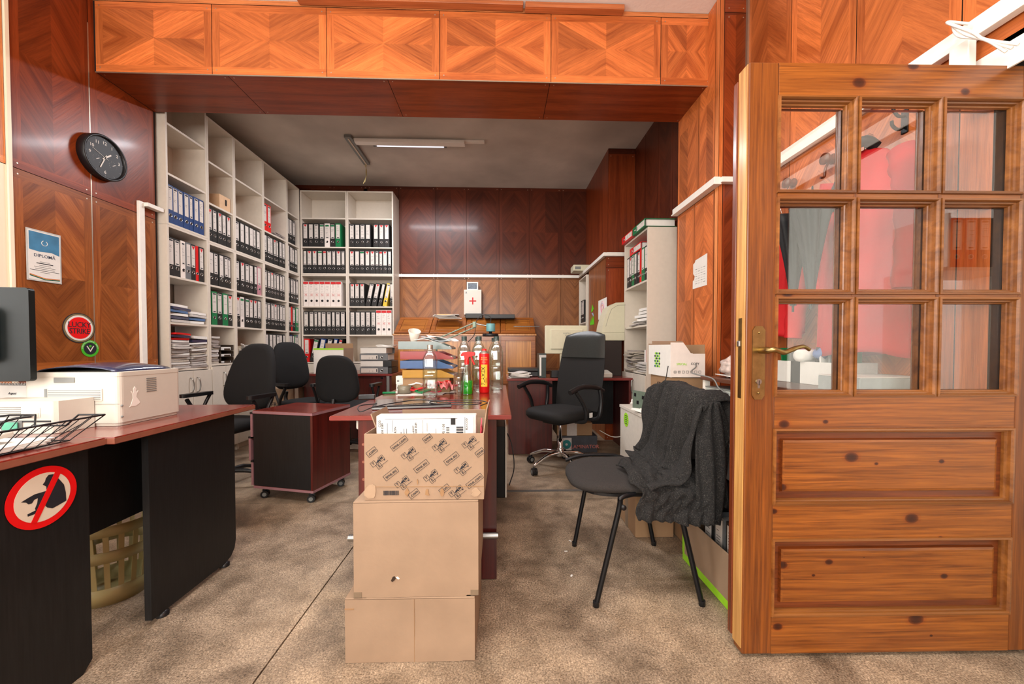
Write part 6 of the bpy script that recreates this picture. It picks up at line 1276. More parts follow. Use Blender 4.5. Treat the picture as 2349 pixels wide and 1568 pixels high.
def lump(name, label, cat, c, s, mt, seed, amp=0.12):
    rr = random.Random(seed); ph = [rr.uniform(0, 6) for _ in range(6)]
    def f(u, v):
        a, q = 2*PI*u, PI*v; r = 1+amp*math.sin(3*a+ph[0]+2*q)+amp*0.6*math.sin(7*a+ph[1])*math.sin(q)+amp*0.5*math.sin(5*q+ph[2]+a); return (s[0]*r*math.cos(a)*math.sin(q), s[1]*r*math.sin(a)*math.sin(q), s[2]*r*math.cos(q))
    o = MB().grid(f, 36, 20, mt).build(name); o.location = c; return tag(o, label, cat)
lump('black_jacket', 'crumpled black jacket heaped on the open carton of binders', 'jacket', (1.06, 1.70, 0.385), (0.12, 0.19, 0.08), BLKC, 3)
lump('red_cloth', 'red cloth bulging between black jacket and cream box', 'cloth', (1.10, 1.62, 0.425), (0.08, 0.12, 0.05), REDC, 4)
t = thing('cardboard_box', 'open carton with lime base stripe full of binders beside the chair', 'cardboard box', (0.912, 1.44, 0.001), 0.0)
b = MB(); ww, dd, hh = 0.34, 0.42, 0.225; b.box(0, 0.004, 0, dd, 0.035, hh, CARD); b.box(0, 0.004, 0, dd, 0.0, 0.035, LIME); b.box(ww-0.004, ww, 0, dd, 0, hh, CARD2); b.box(0.004, ww-0.004, 0, 0.004, 0.0, hh); b.box(0.004, ww-0.004, dd-0.004, dd, 0.0, hh); b.box(0.004, ww-0.004, 0.004, dd-0.004, 0, 0.004); b.build('carton_body', t, bevel=0.001)
MB().box(-0.001, 0.0, dd-0.02, dd, 0.035, hh, LIME).build('lime_corner', t)
for k in range(3):
    binder('km'[k % 2] if k else 'k', 0.07, ['near', 'middle', 'far'][k]+' binder leaning in the open carton beside the chair', (0.955+0.0, 1.50+0.085*k+0.07, 0.03), -PI/2, 0, -0.0, group='binders in the open carton', h=0.29)
t = plainbox('cardboard_box', 'small brown carton on the floor behind the visitor chair legs', 'cardboard box', 0.75, 0.965, 2.07, 2.36, 0.001, 0.235, CARD2, bev=0.004); MB().box(-0.0015, 0.2165, 0.12, 0.17, 0.0, 0.2352, TAPE).build('tape_strip', t)
# torn notice on the pier
def walltag(name, label, cat, x0, y0, x1, y1, ax, v, mt, off=0.0015):
    a, c = at(x0, y0, ax, v), at(x1, y1, ax, v); return a, c
a, c = walltag(0, 0, 0, 1590, 598, 1622, 650, 'X', XP, PAPER); W_ = a.y-c.y; H_ = a.z-c.z
t = thing('notice', 'torn white printed notice on the orange pier panel', 'notice', (XP-0.0005, a.y, c.z-0.01), -PI/2)
b = MB(); b.M = T(0, -0.0005, 0) @ FRONT; b.prism([(0, 0), (W_, 0.0), (W_, H_+0.02), (0.04, H_+0.005), (0.03, H_-0.01), (0.004, H_-0.02), (0.006, H_*0.55), (0.03, H_*0.45), (0.02, H_*0.32), (0.002, H_*0.3)], 0, 0.0008, PAPER); b.build('sheet', t)
b = MB(); b.M = T(0, -0.0014, 0) @ FRONT
for j in range(7):
    for i in range(4): b.box(0.04+i*0.038, 0.04+i*0.038+0.026, H_*0.15+j*0.018, H_*0.15+j*0.018+0.004, 0, 0.0003, PAPER2 if (i+j) % 3 else GREYP)
b.build('print', t)
# ================================================================ LEFT WALL DECORATION
def on_left(name, label, cat, x, y, d=0.002): p = at(x, y, 'X', XL); return thing(name, label, cat, (XL+d, p.y, p.z), PI/2)
t = on_left('wall_clock', 'round black wall clock with white hands on the left wall', 'clock', 228, 362, 0.001); RC = 0.15
b = MB(); b.M = FRONT.copy(); b.lathe([(0, 0), (RC, 0), (RC, 0.045), (RC-0.004, 0.05), (RC-0.014, 0.05), (RC-0.018, 0.04), (RC-0.018, 0.029), (0, 0.029)], 56, DARKP); b.build('case', t)
b = MB(); b.M = FRONT.copy(); b.prism(circ(RC-0.016, 48), 0.03, 0.036, mat('clock_dial', (30, 28, 28), 0.5)); b.build('dial', t)
b = MB(); CW = mat('clock_white', (226, 222, 214), 0.5)
for n, a in ((12, 0), (1, 1), (2, 2), (3, 3), (6, 6), (9, 9), (10, 10), (11, 11)):
    q = PI/2-a*PI/6; b.text(str(n), 0.03, Matrix.Translation((0.098*math.cos(q), -0.0362, 0.098*math.sin(q))) @ FRONT, CW)
b.build('numerals', t)
b = MB()
for k in range(12): q = k*PI/6; b.M = Matrix.Translation((0.122*math.cos(q), -0.0362, 0.122*math.sin(q))) @ FRONT @ Matrix.Rotation(q, 4, 'Z'); b.box(-0.005, 0.005, -0.0012, 0.0012, 0, 0.0005, GREYP)
for cx in (-0.055, 0.055):
    for k in range(11): q = PI*1.25-k*PI*0.15; b.M = Matrix.Translation((cx+0.026*math.cos(q), -0.0362, -0.03+0.026*math.sin(q))) @ FRONT @ Matrix.Rotation(q, 4, 'Z'); b.box(-0.003, 0.003, -0.0008, 0.0008, 0, 0.0004, GREYP)
    b.M = Matrix.Translation((cx, -0.0368, -0.03)) @ FRONT @ Matrix.Rotation(0.6, 4, 'Z'); b.box(-0.004, 0.02, -0.0015, 0.0015, 0, 0.0005, CW)
b.build('dial_marks', t)
for ang_, l, w2, nm in ((PI/2-1.58*PI/6*1.0-0.0, 0.055, 0.0045, 'hour_hand'), (PI/2-34*PI/30, 0.085, 0.003, 'minute_hand'), (PI/2-48.5*PI/30, 0.09, 0.0008, 'second_hand')):
    b = MB(); b.M = Matrix.Translation((0, -0.038, 0)) @ FRONT @ Matrix.Rotation(ang_, 4, 'Z'); b.box(-0.022, l, -w2, w2, 0, 0.0012, CW); b.build(nm, t)
t = on_left('diploma', 'framed blue and white diploma sheet on the left wall', 'diploma', 57, 648); a = at(57, 520, 'X', XL); c = at(140, 640, 'X', XL); W_, H_ = c.y-a.y, 0.305
t.location = (XL+0.002, a.y, a.z-H_)
b = MB(); b.box(0, W_, -0.003, 0, 0, H_, mat('silver_frame_edge', (190, 190, 186), 0.4)); b.build('backing', t, bevel=0.001); MB().box(0.008, W_-0.008, -0.0038, -0.0031, 0.008, H_-0.008, PAPER).build('sheet', t)
b = MB(); b.M = T(0, -0.0038, 0) @ FRONT; hd = [(0.012, H_*0.60), (W_*0.35, H_*0.58), (W_*0.7, H_*0.60), (W_-0.012, H_*0.56), (W_-0.012, H_-0.014), (0.012, H_-0.014)]; b.prism(hd, 0, 0.0004, mat('steel_blue_print', (60, 120, 158), 0.5, var=0.3, scale=12)); b.build('blue_header', t)
b = MB(); b.text('DIPLOMĂ', 0.026, Matrix.Translation((W_/2, -0.0042, H_*0.50)) @ FRONT, mat('slate_print', (70, 80, 100), 0.6))
for k, wd in enumerate((0.05, 0.085, 0.06, 0.11, 0.10, 0.15, 0.05)): b.box(W_/2-wd/2, W_/2+wd/2, -0.0044, -0.004, H_*0.38-k*0.0105, H_*0.38-k*0.0105+(0.005 if k == 1 else 0.0025), INK if k in (1, 5) else GREYP)
b.build('print', t); b = MB(); b.M = T(W_/2, -0.0046, H_*0.76) @ FRONT; b.tube([(0.015*math.cos(q), 0.015*math.sin(q), 0) for q in [2*PI*i/14+PI*0.62 for i in range(13)]], 0.0016, 5, CW); b.build('wreath_print', t)
b = MB(); b.M = T(0, -0.0042, 0) @ FRONT
for k, c_ in enumerate((REDI, YEL, BLUE, GREEN)): b.prism([(0.012, 0.03-k*0.003+0.01), (W_*0.5, 0.022-k*0.003), (W_-0.012, 0.02-k*0.003+0.008), (W_-0.012, 0.0172-k*0.003+0.008), (W_*0.5, 0.0192-k*0.003), (0.012, 0.0272-k*0.003+0.01)][::-1], 0, 0.0004, c_)
b.build('colour_band', t)
t = on_left('round_sticker', 'round red sticker with two lines of black lettering on the left wall', 'sticker', 181, 752); rr_l = 0.098
for r, mt, y0, nm in ((rr_l, INK, 0, 'black_rim'), (rr_l-0.005, mat('khaki_ring', (122, 108, 74), 0.5), 0.0008, 'khaki_ring'), (rr_l-0.015, PAPER, 0.0016, 'white_ring'), (rr_l-0.027, SRED, 0.0024, 'red_disc')): b = MB(); b.M = FRONT.copy(); b.prism(circ(r, 48), y0, y0+0.0008, mt); b.build(nm, t)
b = MB(); b.text('LUCKY', 0.050, Matrix.Translation((0, -0.0034, 0.020)) @ FRONT @ Matrix.Diagonal((0.9, 1, 1, 1)), INK, 0.0006, 0.95); b.text('STRIKE', 0.050, Matrix.Translation((0, -0.0034, -0.022)) @ FRONT @ Matrix.Diagonal((0.85, 1, 1, 1)), INK, 0.0006, 0.95)
o2 = b.v[:]; b.build('lettering', t)
t = on_left('round_sticker', 'small round green and black sticker just below the round red one', 'sticker', 206, 799)
for r, mt, y0, nm in ((0.056, mat('bright_green', (70, 180, 40), 0.5), 0, 'green_ring'), (0.040, INK, 0.0008, 'black_disc')): b = MB(); b.M = FRONT.copy(); b.prism(circ(r, 36), y0, y0+0.0008, mt); b.build(nm, t)
b = MB(); b.M = Matrix.Translation((0, -0.0018, 0)) @ FRONT; b.prism([(-0.024, 0.016), (-0.018, 0.018), (0, -0.012), (0.018, 0.018), (0.024, 0.016), (0, -0.024)][::-1], 0, 0.0006, CW); b.prism(circ(0.008, 16, 0, 0.016), 0, 0.0006, mat('bright_green2', (70, 180, 40), 0.5)); b.build('emblem', t)
b = MB()
for k, ch in enumerate('PROFESSIONAL GOLF'): q = PI*0.98-k*PI*0.96/16; b.text(ch, 0.011, Matrix.Translation((0.048*math.cos(q), -0.0009, 0.048*math.sin(q))) @ FRONT @ Matrix.Rotation(q-PI/2, 4, 'Z'), CW, 0.0004)
b.build('lettering', t)
# ================================================================ BACK OF THE ROOM
t = thing('office_desk', 'mahogany desk at the back left carrying stacked grey binders', 'desk', (0, 0, 0)); desk_top(t, -2.25, -1.215, 4.40, 5.15, mat('red_band2', (120, 44, 40), 0.3))
MB().box(-2.2, -1.30, 4.45, 4.47, 0.004, 0.7245, MAHOV).build('front_panel', t)
for x in (-2.24, -1.27): MB().box(x, x+0.025, 4.48, 5.1, 0.004, 0.7245, MAHOV).build('end_panel', t)
MB().box(-1.36, -1.33, 4.443, 4.4495, 0.69, 0.71, CHROME).build('lock', t)
x0 = at(822, 850, 'Y', 4.45).x; xe = at(876, 850, 'Y', 4.45).x; 
for k in range(4):
    z = ZT+0.001+0.0755*k; odd = k % 2
    if k in (0, 2): binder('m', 0.072, '%s grey binder lying with its spine out in the back desk stack' % ['bottom', '', 'upper'][k], (x0+0.318+0.02, 4.44, z), 0, -PI/2, group='binders lying on the back left desk')
    else: binder('m', 0.072, '%s grey binder lying with papers out in the back desk stack' % ['', 'lower', '', 'top'][k], (x0+0.02, 4.735, z+0.0), PI, -PI/2, group='binders lying on the back left desk')
for k in range(3):
    z = ZT+0.001+0.0755*k; binder('k', 0.072, ['bottom', 'middle', 'top'][k]+' black binder in the pile right of the grey ones', (-1.25, 4.43, z), 0, -PI/2, group='black binders lying on the back left desk', h=0.29) if False else None
pile(3, (-1.33, 4.62, ZT+0.305), 0.2, 0.24, 0.02, [PAPER], 'loose_sheet', 'sheets lying on top of the grey binder stack', 'papers', 'sheets on the grey binder stack', 31, jit=0.01)
for k in range(2):
    o = MB().box(-0.05, 0.05, 0, 0.28, 0, 0.07, DARKP if k else BLKB).build('document_tray', bevel=0.004); o.location = (-1.285, 4.45, ZT+0.001+0.075*k); tag(o, '%s dark document case right of the grey binder stack' % ['lower', 'upper'][k], 'case')
t = thing('cardboard_box', 'open white box with green rim on the back left desk', 'cardboard box', (-2.14, 4.50, ZT+0.001)); b = MB(); w_, d_, h_ = 0.34, 0.30, 0.29; b.box(0, w_, 0, 0.004, 0, h_-0.02, PAPER); b.box(0, w_, -0.001, 0.004, h_-0.02, h_, LIME); b.box(0, 0.004, 0.004, d_, 0, h_, CARD); b.box(w_-0.004, w_, 0.004, d_, 0, h_, CARD); b.box(0.004, w_-0.004, d_-0.004, d_, 0, h_+0.06, CARD2); b.box(0.004, w_-0.004, 0.004, d_-0.004, 0, 0.004, CARD); b.build('carton_body', t)
t = plainbox('cardboard_box', 'brown fragile carton on the floor beneath the back left desk corner', 'cardboard box', -2.62, -2.27, 4.30, 4.70, 0.001, 0.60, CARD); b = MB(); b.text('FRAGILE', 0.06, Matrix.Translation((0.22, -0.002, 0.42)) @ FRONT, INK); b.box(0.12, 0.32, -0.002, 0, 0.37, 0.378, INK); b.box(0.15, 0.29, -0.002, 0, 0.345, 0.353, INK); b.build('lettering', t)
# roll top cabinet along the back wall
yf = 5.20; X0, X1 = at(903, 800, 'Y', yf).x, at(1229, 800, 'Y', yf).x; zf = at(1100, 766, 'Y', yf).z; zb_ = at(1100, 731, 'Y', 5.56).z
t = thing('slant_top_cabinet', 'long honey oak cabinet with four slanted lids at the back wall', 'cabinet', (X0, yf, 0)); LW_ = X1-X0; dp = 0.40
b = MB(); prof_ = [(0, 0), (dp, 0), (dp, zb_), (0.36, zb_), (0.0, zf)]
vs = [(0, y, z) for y, z in prof_]+[(LW_, y, z) for y, z in prof_]; n = 5; b.add(vs, [tuple(range(n))[::-1], tuple(range(n, 2*n))]+[(i, (i+1) % n, n+(i+1) % n, n+i) for i in range(n)], OAKD); b.build('carcass', t, bevel=0.004)
MB().box(-0.01, LW_+0.01, -0.012, 0.0, zf-0.02, zf+0.004, OAKC).build('front_ledge', t, bevel=0.003)
sl = math.atan2(zb_-zf, 0.36); LL = math.hypot(zb_-zf, 0.36)
for k in range(4):
    xa, xb = LW_*k/4+0.006, LW_*(k+1)/4-0.006; w_ = xb-xa
    b = MB(); b.M = T(xa, 0.001, zf+0.006, 0, sl); b.box(0, w_, 0, 0.05, 0, 0.018, OAKD); b.box(0, w_, LL-0.05, LL-0.004, 0, 0.018); b.box(0, 0.06, 0.05, LL-0.05, 0, 0.018); b.box(w_-0.06, w_, 0.05, LL-0.05, 0, 0.018); L_ = b.build('slanted_lid', t, bevel=0.003)
    b = MB(); b.M = T(xa, 0.001, zf+0.006, 0, sl); b.box(0.061, w_-0.061, 0.051, LL-0.051, 0, 0.010, OAKL); b.box(0.085, w_-0.085, 0.075, LL-0.075, 0.010, 0.016, OAKL); b.build('lid_panel', L_, bevel=0.002)
    b = MB(); dz0, dz1 = 0.55, zf-0.03; b.box(xa, xb, -0.018, 0, dz0, dz0+0.06, OAKD); b.box(xa, xb, -0.018, 0, dz1-0.06, dz1); b.box(xa, xa+0.06, -0.018, 0, dz0+0.06, dz1-0.06); b.box(xb-0.06, xb, -0.018, 0, dz0+0.06, dz1-0.06); D_ = b.build('door', t, bevel=0.002)
    MB().box(xa+0.06, xb-0.06, -0.008, 0, dz0+0.06, dz1-0.06, OAKC).build('door_panel', D_)
pile(6, (at(1030, 727, 'Y', 5.45).x, 5.36, zb_-0.02), 0.34, 0.2, 0.045, [PAPER, PAPER2], 'loose_sheet', 'loose sheets heaped on the slant top cabinet', 'papers', 'sheets on the slant top cabinet', 41, jit=0.04)
o = MB().box(-0.14, 0.14, -0.02, 0.02, 0, 0.03, mat('pale_wood_strip', (214, 178, 130), 0.6)).build('wood_strip', bevel=0.001); o.location = (at(1026, 722, 'Y', 5.5).x, 5.50, zb_+0.03); tag(o, 'pale wooden strip lying on the loose sheets', 'wood strip')
t = thing('document_tray', 'black plastic tray lying on the right end of the slant top cabinet', 'tray', (at(1112, 735, 'Y', 5.4).x, 5.36, zb_-0.01)); b = MB(); b.box(0, 0.42, 0, 0.22, 0, 0.006, DARKP); b.box(0, 0.42, 0, 0.006, 0.006, 0.06); b.box(0, 0.42, 0.214, 0.22, 0.006, 0.06); b.box(0, 0.006, 0.006, 0.214, 0.006, 0.06); b.box(0.414, 0.42, 0.006, 0.214, 0.006, 0.06); b.build('tray', t, bevel=0.004)
t = thing('black_box', 'small black case under the first aid cabinet', 'case', (at(1068, 735, 'Y', 5.5).x, 5.46, zb_+0.001)); MB().box(0, 0.24, 0, 0.1, 0, 0.07, DARKP).build('case', t, bevel=0.006)
o = MB(); o.tube([(0, 0, 0), (0.36, 0, 0.0)], 0.006, 8, STEEL); o = o.build('steel_rod'); o.location = (at(1178, 740, 'Y', 5.3).x, 5.28, zf+0.11); o.rotation_euler = (0, 0.0, 0); tag(o, 'thin steel rod lying on the right slanted lid', 'rod')
# first aid cabinet, photo
xa, xb, za, zb2 = rect(1064, 664, 1105, 722, YK-0.12)
t = thing('first_aid_cabinet', 'white first aid wall cabinet with red cross', 'first aid cabinet', (xa, YK-0.12, za)); MB().box(0, xb-xa, 0, 0.118, 0, zb2-za, PLAST).build('body', t, bevel=0.006); MB().box(0.003, xb-xa-0.003, -0.01, -0.001, 0.004, zb2-za-0.004, PLAST).build('door', t, bevel=0.004)
b = MB(); cx, cz, s = (xb-xa)/2, (zb2-za)*0.55, 0.05; b.box(cx-s, cx+s, -0.0115, -0.0102, cz-0.009, cz+0.009, REDI); b.box(cx-0.009, cx+0.009, -0.0115, -0.0102, cz+0.009, cz+s, REDI); b.box(cx-0.009, cx+0.009, -0.0115, -0.0102, cz-s, cz-0.009, REDI); b.build('red_cross', t)
b = MB(); b.M = T(0.035, -0.0102, zb2-za-0.04) @ FRONT; b.prism([(-0.014, -0.014), (0.014, -0.014), (0.006, 0.004), (0, 0.016), (-0.006, 0.004)], 0, 0.001, GREYP); b.build('small_emblem', t)
xa, xb, za, zc = rect(1071, 647, 1097, 664, YK-0.06); t = thing('photo_frame', 'small white framed photo standing on the first aid cabinet', 'picture frame', (xa, YK-0.07, zb2+0.002)); hh = zc-za+0.01
b = MB(); w_ = xb-xa; b.box(0, w_, 0, 0.012, 0, 0.016, PAPER); b.box(0, w_, 0, 0.012, hh-0.016, hh); b.box(0, 0.016, 0, 0.012, 0.016, hh-0.016); b.box(w_-0.016, w_, 0, 0.012, 0.016, hh-0.016); b.build('frame', t, bevel=0.001); MB().box(0.016, w_-0.016, 0.004, 0.01, 0.016, hh-0.016, mat('group_photo', (84, 96, 110), 0.3, var=0.6, scale=45)).build('photo', t)
# right back desk and what stands on it
t = thing('office_desk', 'mahogany desk at the back right under the beige monitor', 'desk', (0, 0, 0)); desk_top(t, 0.075, 1.315, 3.72, 4.28, mat('red_band3', (120, 44, 40), 0.3))
MB().box(0.09, 0.50, 3.74, 3.76, 0.004, 0.7245, MAHOV).build('front_panel', t); MB().box(0.09, 0.115, 3.77, 4.25, 0.004, 0.7245, MAHOV).build('end_panel', t); MB().box(0.50, 0.52, 3.74, 4.25, 0.004, 0.7245, MAHOV).build('inner_panel', t); MB().box(1.28, 1.305, 3.74, 4.25, 0.004, 0.7245, MAHOV).build('end_panel', t)
MB().box(0.53, 1.27, 4.22, 4.24, 0.2, 0.7245, BLKW).build('modesty_panel', t)
xa, xb, za, zc = rect(1251, 746, 1348, 811, 4.0)
t = thing('computer_monitor', 'beige monitor seen from behind on the back right desk', 'monitor', (xa, 4.0, ZT+0.001), 0.03); za -= ZT+0.001; zc -= ZT+0.001; w_ = xb-xa
MB().box(0, w_, 0, 0.05, za, zc, BEIGE).build('shell', t, bevel=0.008); MB().box(w_*0.12, w_*0.88, -0.022, -0.0005, za+0.05, zc-0.04, BEIGE).build('rear_cover', t, bevel=0.006)
b = MB(); b.text('FUJITSU', 0.022, Matrix.Translation((w_*0.5, -0.0232, zc-0.085)) @ FRONT, GREYP); b.text('SIEMENS', 0.016, Matrix.Translation((w_*0.52, -0.0232, zc-0.107)) @ FRONT, GREYP); b.build('lettering', t)
MB().box(w_*0.35, w_*0.62, -0.01, 0.03, 0.015, za-0.002, BEIGE).build('stand_column', t, bevel=0.004); MB().prism(rrect(0.26, 0.2, 0.03, cx=w_*0.5, cy=0.03), 0, 0.015, DARKP).build('stand_base', t)
t = thing('flat_scanner', 'long black scanner on the back right desk behind the bottles', 'scanner', (0.10, 3.92, ZT+0.001)); MB().box(0, 0.36, 0, 0.26, 0, 0.05, DARKP).build('base', t, bevel=0.006); MB().box(-0.01, 0.37, -0.005, 0.26, 0.052, 0.085, mat('scanner_lid', (30, 28, 28), 0.35)).build('lid', t, bevel=0.008)
binder('k', 0.075, 'dark binder standing left of the beige monitor', (0.405, 3.86, ZT+0.001) if False else (0.415, 3.80-0.0, ZT+0.001+0.0), 0, group=None, h=0.27) if False else None
t = thing('file_box', 'black and white magazine file left of the beige monitor', 'magazine file', (0.385, 3.79, ZT+0.087), 0); 
t.location = (0.478, 3.76, ZT+0.001); MB().box(0, 0.07, 0, 0.2, 0, 0.24, mat('green_black_box', (40, 52, 50), 0.4)).build('body', t, bevel=0.003); MB().box(0.004, 0.022, -0.002, 0, 0.02, 0.2, PAPER).build('label', t); MB().box(0.0, 0.07, -0.002, -0.0001, 0.2, 0.225, STEEL).build('clip', t)
t.location = (0.395, 3.78, ZT+0.001); bpy.context.view_layer.update()
pile(7, (0.20, 3.80, ZT+0.001), 0.2, 0.2, 0.05, [PAPER, PAPER2], 'loose_sheet', 'white sheets piled on the left end of the back right desk', 'papers', 'sheets on the back right desk', 51, jit=0.02)
t = thing('adapter_box', 'black adapter box below the beige monitor', 'device', (0.52, 3.80, ZT+0.001)); MB().box(0, 0.16, 0, 0.12, 0, 0.07, DARKP).build('case', t, bevel=0.004)
xa = at(1371, 850, 'Y', 3.8).x; t = thing('telephone', 'white desk telephone at the right end of the back desk', 'telephone', (xa, 3.76, ZT+0.001)); b = MB(); b.add([(0, 0, 0), (0.14, 0, 0), (0.14, 0.18, 0), (0, 0.18, 0), (0, 0, 0.045), (0.14, 0, 0.045), (0.14, 0.18, 0.07), (0, 0.18, 0.07)], [(0, 3, 2, 1), (4, 5, 6, 7), (0, 1, 5, 4), (1, 2, 6, 5), (2, 3, 7, 6), (3, 0, 4, 7)], PLAST); b.build('body', t, bevel=0.01)
b = MB(); b.tube([(0.03, 0.02, 0.075), (0.03, 0.16, 0.09)], 0.014, 8, PLAST); b.build('handset', t)
t = thing('printer_stand', 'dark cabinet with grey side door under the beige printer', 'cabinet', (1.085, 4.03, ZT+0.001)); sh = 0.37; MB().box(0, 0.215, 0, 0.24, 0, sh, mat('dark_stand_wood', (44, 34, 30), 0.5)).build('body', t, bevel=0.002)
MB().box(-0.012, -0.001, 0.0, 0.24, 0.0, sh*0.55, mat('graphite_door', (72, 72, 72), 0.45)).build('side_door', t); b = MB(); b.M = T(-0.012, 0.06, 0.10, -PI/2); handle(b, 0, 0, 0, 0.10, CHROME); b.build('handle', t)
t = thing('office_printer', 'large aged beige printer with sloping front on the dark stand', 'printer', (1.065, 4.02, ZT+sh+0.003)); b = MB()
MB().box(0, 0.265, 0, 0.25, 0, 0.085, BEIGE).build('base', t, bevel=0.005); prf = [(0.02, 0.087), (0.03, 0.16), (0.065, 0.28), (0.10, 0.36), (0.17, 0.40), (0.262, 0.405), (0.262, 0.087)]
b.M = T(0, 0.245, 0) @ FRONT; b.prism(prf[::-1], 0, 0.24, BEIGE); b.build('housing', t, bevel=0.01)
b = MB(); b.M = T(0, 0.0045, 0) @ FRONT; b.tube([(x*0.9+0.035, z*0.93, 0) for x, z in prf[1:6]], 0.0015, 4, GREYP); b.build('panel_seam', t)
b = MB(); b.M = T(0, 0.003, 0) @ FRONT; b.box(0.025, 0.11, 0.04, 0.055, 0, 0.001, GREYP); b.build('tray_slot', t)
# drawings on the column boards
def on_col(name, label, cat, x0, y0, x1, y1):
    a, c = at(x0, y0, 'X', 1.2), at(x1, y1, 'X', 1.2); t = thing(name, label, cat, (1.1985, a.y, min(a.z, c.z)), -PI/2); return t, a.y-c.y, abs(a.z-c.z)
t, w_, h_ = on_col('drawing', "child's drawing on white paper on the brown column board", 'drawing', 1373, 690, 1392, 728); b = MB(); b.box(0, w_, -0.001, 0, 0, h_, PAPER); b.build('sheet', t)
b = MB(); b.M = T(w_*0.5, -0.0012, h_*0.5) @ FRONT
for k, c_ in enumerate((mat('crayon_orange', (214, 120, 90), 0.7), mat('crayon_violet', (168, 140, 180), 0.7), mat('crayon_pink', (226, 170, 176), 0.7))): b.tube([((0.03+0.02*k)*math.cos(q)*(1+0.3*math.sin(3*q)), (0.05+0.02*k)*math.sin(q), 0) for q in [2*PI*i/20 for i in range(20)]], 0.004, 4, c_, closed=True)
b.build('crayon_marks', t)
t, w_, h_ = on_col('wall_sticker', 'bright green frog and grass sticker on the brown column board', 'sticker', 1354, 698, 1369, 742); b = MB(); GS = mat('leaf_green_sticker', (96, 200, 24), 0.5)
b.M = T(0, -0.0005, 0) @ FRONT; b.prism([(0, 0), (0.02, 0.05), (0.03, 0.02), (0.05, 0.08), (0.07, 0.03), (0.09, 0.1), (0.11, 0.04), (0.14, 0.11), (0.16, 0.05), (0.2, 0.13), (0.22, 0.0)][::-1], 0, 0.001, GS); b.prism([(0.06, 0.17), (0.12, 0.26), (0.2, 0.2), (0.13, 0.165)][::-1], 0, 0.001, GS); b.prism([(0.08, 0.15), (0.16, 0.15), (0.2, 0.11), (0.18, 0.1), (0.13, 0.13)][::-1], 0, 0.001, mat('pale_blue_sticker', (160, 180, 214), 0.5)); b.build('sticker', t)
t, w_, h_ = on_col('small_note', 'small white note below the drawing on the column board', 'note', 1375, 742, 1382, 758); MB().box(0, w_, -0.001, 0, 0, h_, PAPER).build('sheet', t); MB().box(w_*0.2, w_*0.8, -0.0015, -0.001, h_*0.3, h_*0.7, REDI).build('print', t)
t = plainbox('cardboard_box', 'flat brown taped parcel on the laminator box under the back desk', 'cardboard box', 0.575, 0.93, 3.79, 4.1, 0.171, 0.30, CARD2, bev=0.004); MB().box(0.1, 0.2, -0.001, 0.0, 0.0, 0.129, PAPER2).build('label', t); MB().box(0.05, 0.15, 0.05, 0.16, 0.1292, 0.13, PAPER).build('label', t)
t = plainbox('laminator_box', 'dark printed laminator box on the floor under the back desk', 'box', 0.62, 0.98, 3.78, 4.1, 0.001, 0.169, mat('dark_grey_print', (64, 66, 72), 0.45, var=0.3, scale=14)); b = MB(); b.text('LAMINATOR', 0.05, Matrix.Translation((0.235, -0.002, 0.06)) @ FRONT, mat('salmon_print', (190, 110, 100), 0.5)); b.build('lettering', t)
b = MB(); b.box(-0.03+0.03, 0.10, -0.002, 0, 0.02, 0.15, PAPER2); b.M = T(0.05, -0.002, 0.085) @ FRONT; b.prism(circ(0.045, 24), 0, 0.001, mat('disc_teal', (40, 120, 120), 0.4)); b.prism(circ(0.012, 16), 0.001, 0.0015, PAPER2); b.build('printed_disc', t)
t = plainbox('cardboard_box', 'small tan carton on the floor left of the low white cabinet', 'cardboard box', 1.12, 1.27, 3.30, 3.38, 0.001, 0.15, CARD); 
lump('cable_heap', 'dark heap of cables and a red cloth under the back desk', 'cables', (0.78, 3.92, 0.335), (0.12, 0.08, 0.03), mat('dull_red_cloth', (120, 24, 22), 0.7), 8)
cable('white_cable', 'white cable hanging under the back right desk', [(0.66, 3.85, 0.50), (0.72, 3.78, 0.42), (0.82, 3.80, 0.36), (0.92, 3.85, 0.40), (0.90, 3.86, 0.46), (0.87, 3.9, 0.6), (0.88, 3.95, 0.72)], 0.004, PLAST)
cable('white_cable', 'white cable running from dark corner to the low cabinet', [(0.98, 3.70, 0.24), (1.08, 3.60, 0.20), (1.16, 3.50, 0.24), (1.20, 3.42, 0.34)], 0.004, PLAST)
cable('black_cable', 'black cable looping beside the tower under the middle desk', [(0.06, 2.80, 0.42), (0.09, 2.74, 0.35), (0.105, 2.7, 0.2), (0.07, 2.68, 0.08)], 0.004, DARKP)
cable('floor_cable', 'pale cable lying on the floor behind the drawer pedestal', [(-2.0, 3.15, 0.006), (-1.9, 3.10, 0.006), (-1.83, 3.14, 0.006), (-1.75, 3.22, 0.006), (-1.7, 3.3, 0.006)], 0.004, PLAST)
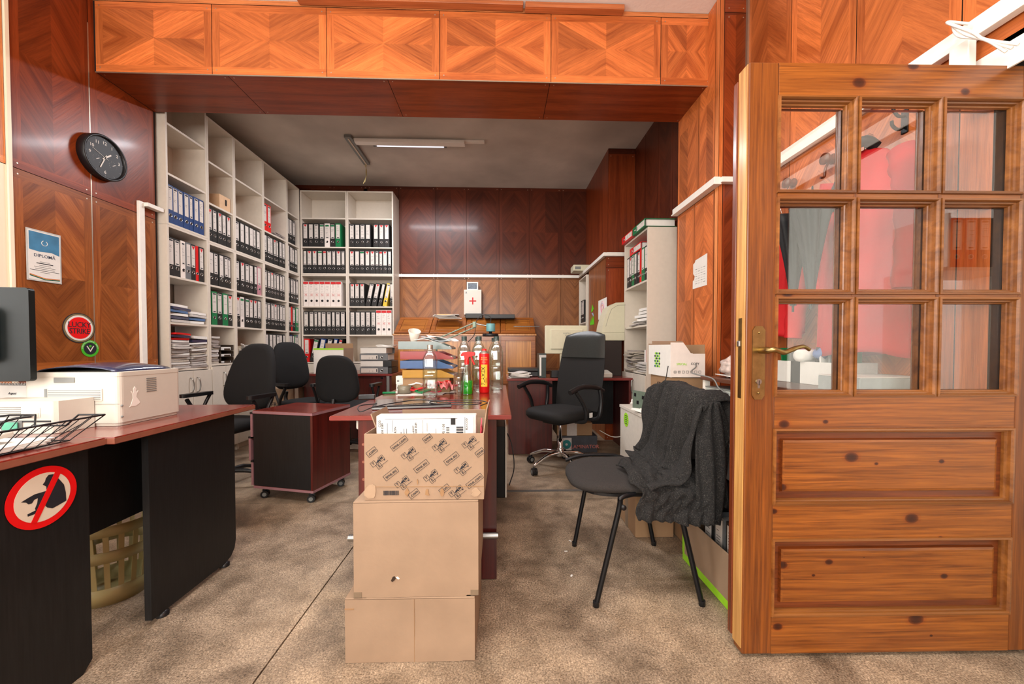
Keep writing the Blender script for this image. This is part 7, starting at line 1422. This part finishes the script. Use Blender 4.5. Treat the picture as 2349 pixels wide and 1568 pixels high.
# ================================================================ CEILING LIGHT
a, c = at(812, 320, 'Z', 3.34), at(1066, 328, 'Z', 3.34)
t = thing('ceiling_light', 'long white tube light fixed under the stained grey ceiling', 'ceiling light', (a.x, a.y, 3.32)); Ln = c.x-a.x
MB().box(-0.02, Ln+0.22, 0.03, 0.075, 0.035, 0.058, TRIMW).build('mounting_rail', t, bevel=0.002)
b = MB(); b.prism([(0, 0), (Ln, 0), (Ln, 0.075), (0, 0.075)], 0.0, 0.034, TRIMW); b.build('housing', t, bevel=0.008); TUBE = mat('lit_tube', (240, 240, 255), 0.3, emit=0.9)
b = MB(); b.M = T(0, 0.10, 0.012, 0, 0, PI/2); b.lathe([(0.0, 0.22), (0.012, 0.22), (0.012, Ln-0.22), (0, Ln-0.22)], 14, TUBE); b.build('tube', t)
for x in (0.18, Ln-0.24): MB().box(x, x+0.03, 0.088, 0.112, 0.0, 0.05, GREYP).build('tube_holder', t)
a, c = at(797, 312, 'Z', 3.36), at(842, 376, 'Z', 3.36); d = c-a
t = thing('light_rail', 'bare grey metal light rail on the ceiling with wires hanging from its end', 'light rail', (a.x, a.y, 3.345), math.atan2(d.y, d.x)); MB().box(0, d.length, -0.04, 0.04, 0.0, 0.033, GREYP).build('rail', t, bevel=0.003); MB().box(0.02, d.length-0.02, -0.008, 0.008, -0.006, -0.0005, WHTE).build('rail_rib', t)
WIRE = mat('yellowed_wire', (170, 150, 100), 0.6)
for k in range(3):
    b = MB(); L_ = d.length; b.tube(smoothpath([(L_-0.03, 0.01*k, 0.0), (L_-0.02+0.02*k, 0.01, -0.08), (L_-0.05-0.02*k, 0.0, -0.17-0.04*k), (L_-0.06+0.03*(k-1), 0.02, -0.27+0.03*k)], 5), 0.003, 6, WIRE); b.build('loose_wire', t)
# small litter on the floor
for i, (x, y) in enumerate(((1298, 1264), (1311, 1320), (1308, 1240))):
    p = at(x, y, 'Z', 0); o = MB().box(-0.008, 0.008, -0.004, 0.004, 0.0005, 0.0015, PAPER).build('paper_scrap'); o.location = (p.x, p.y, 0); o.rotation_euler = (0, 0, i*1.1); tag(o, 'tiny white paper scrap on the floor left of the visitor chair', 'paper scrap', 'paper scraps on the floor')
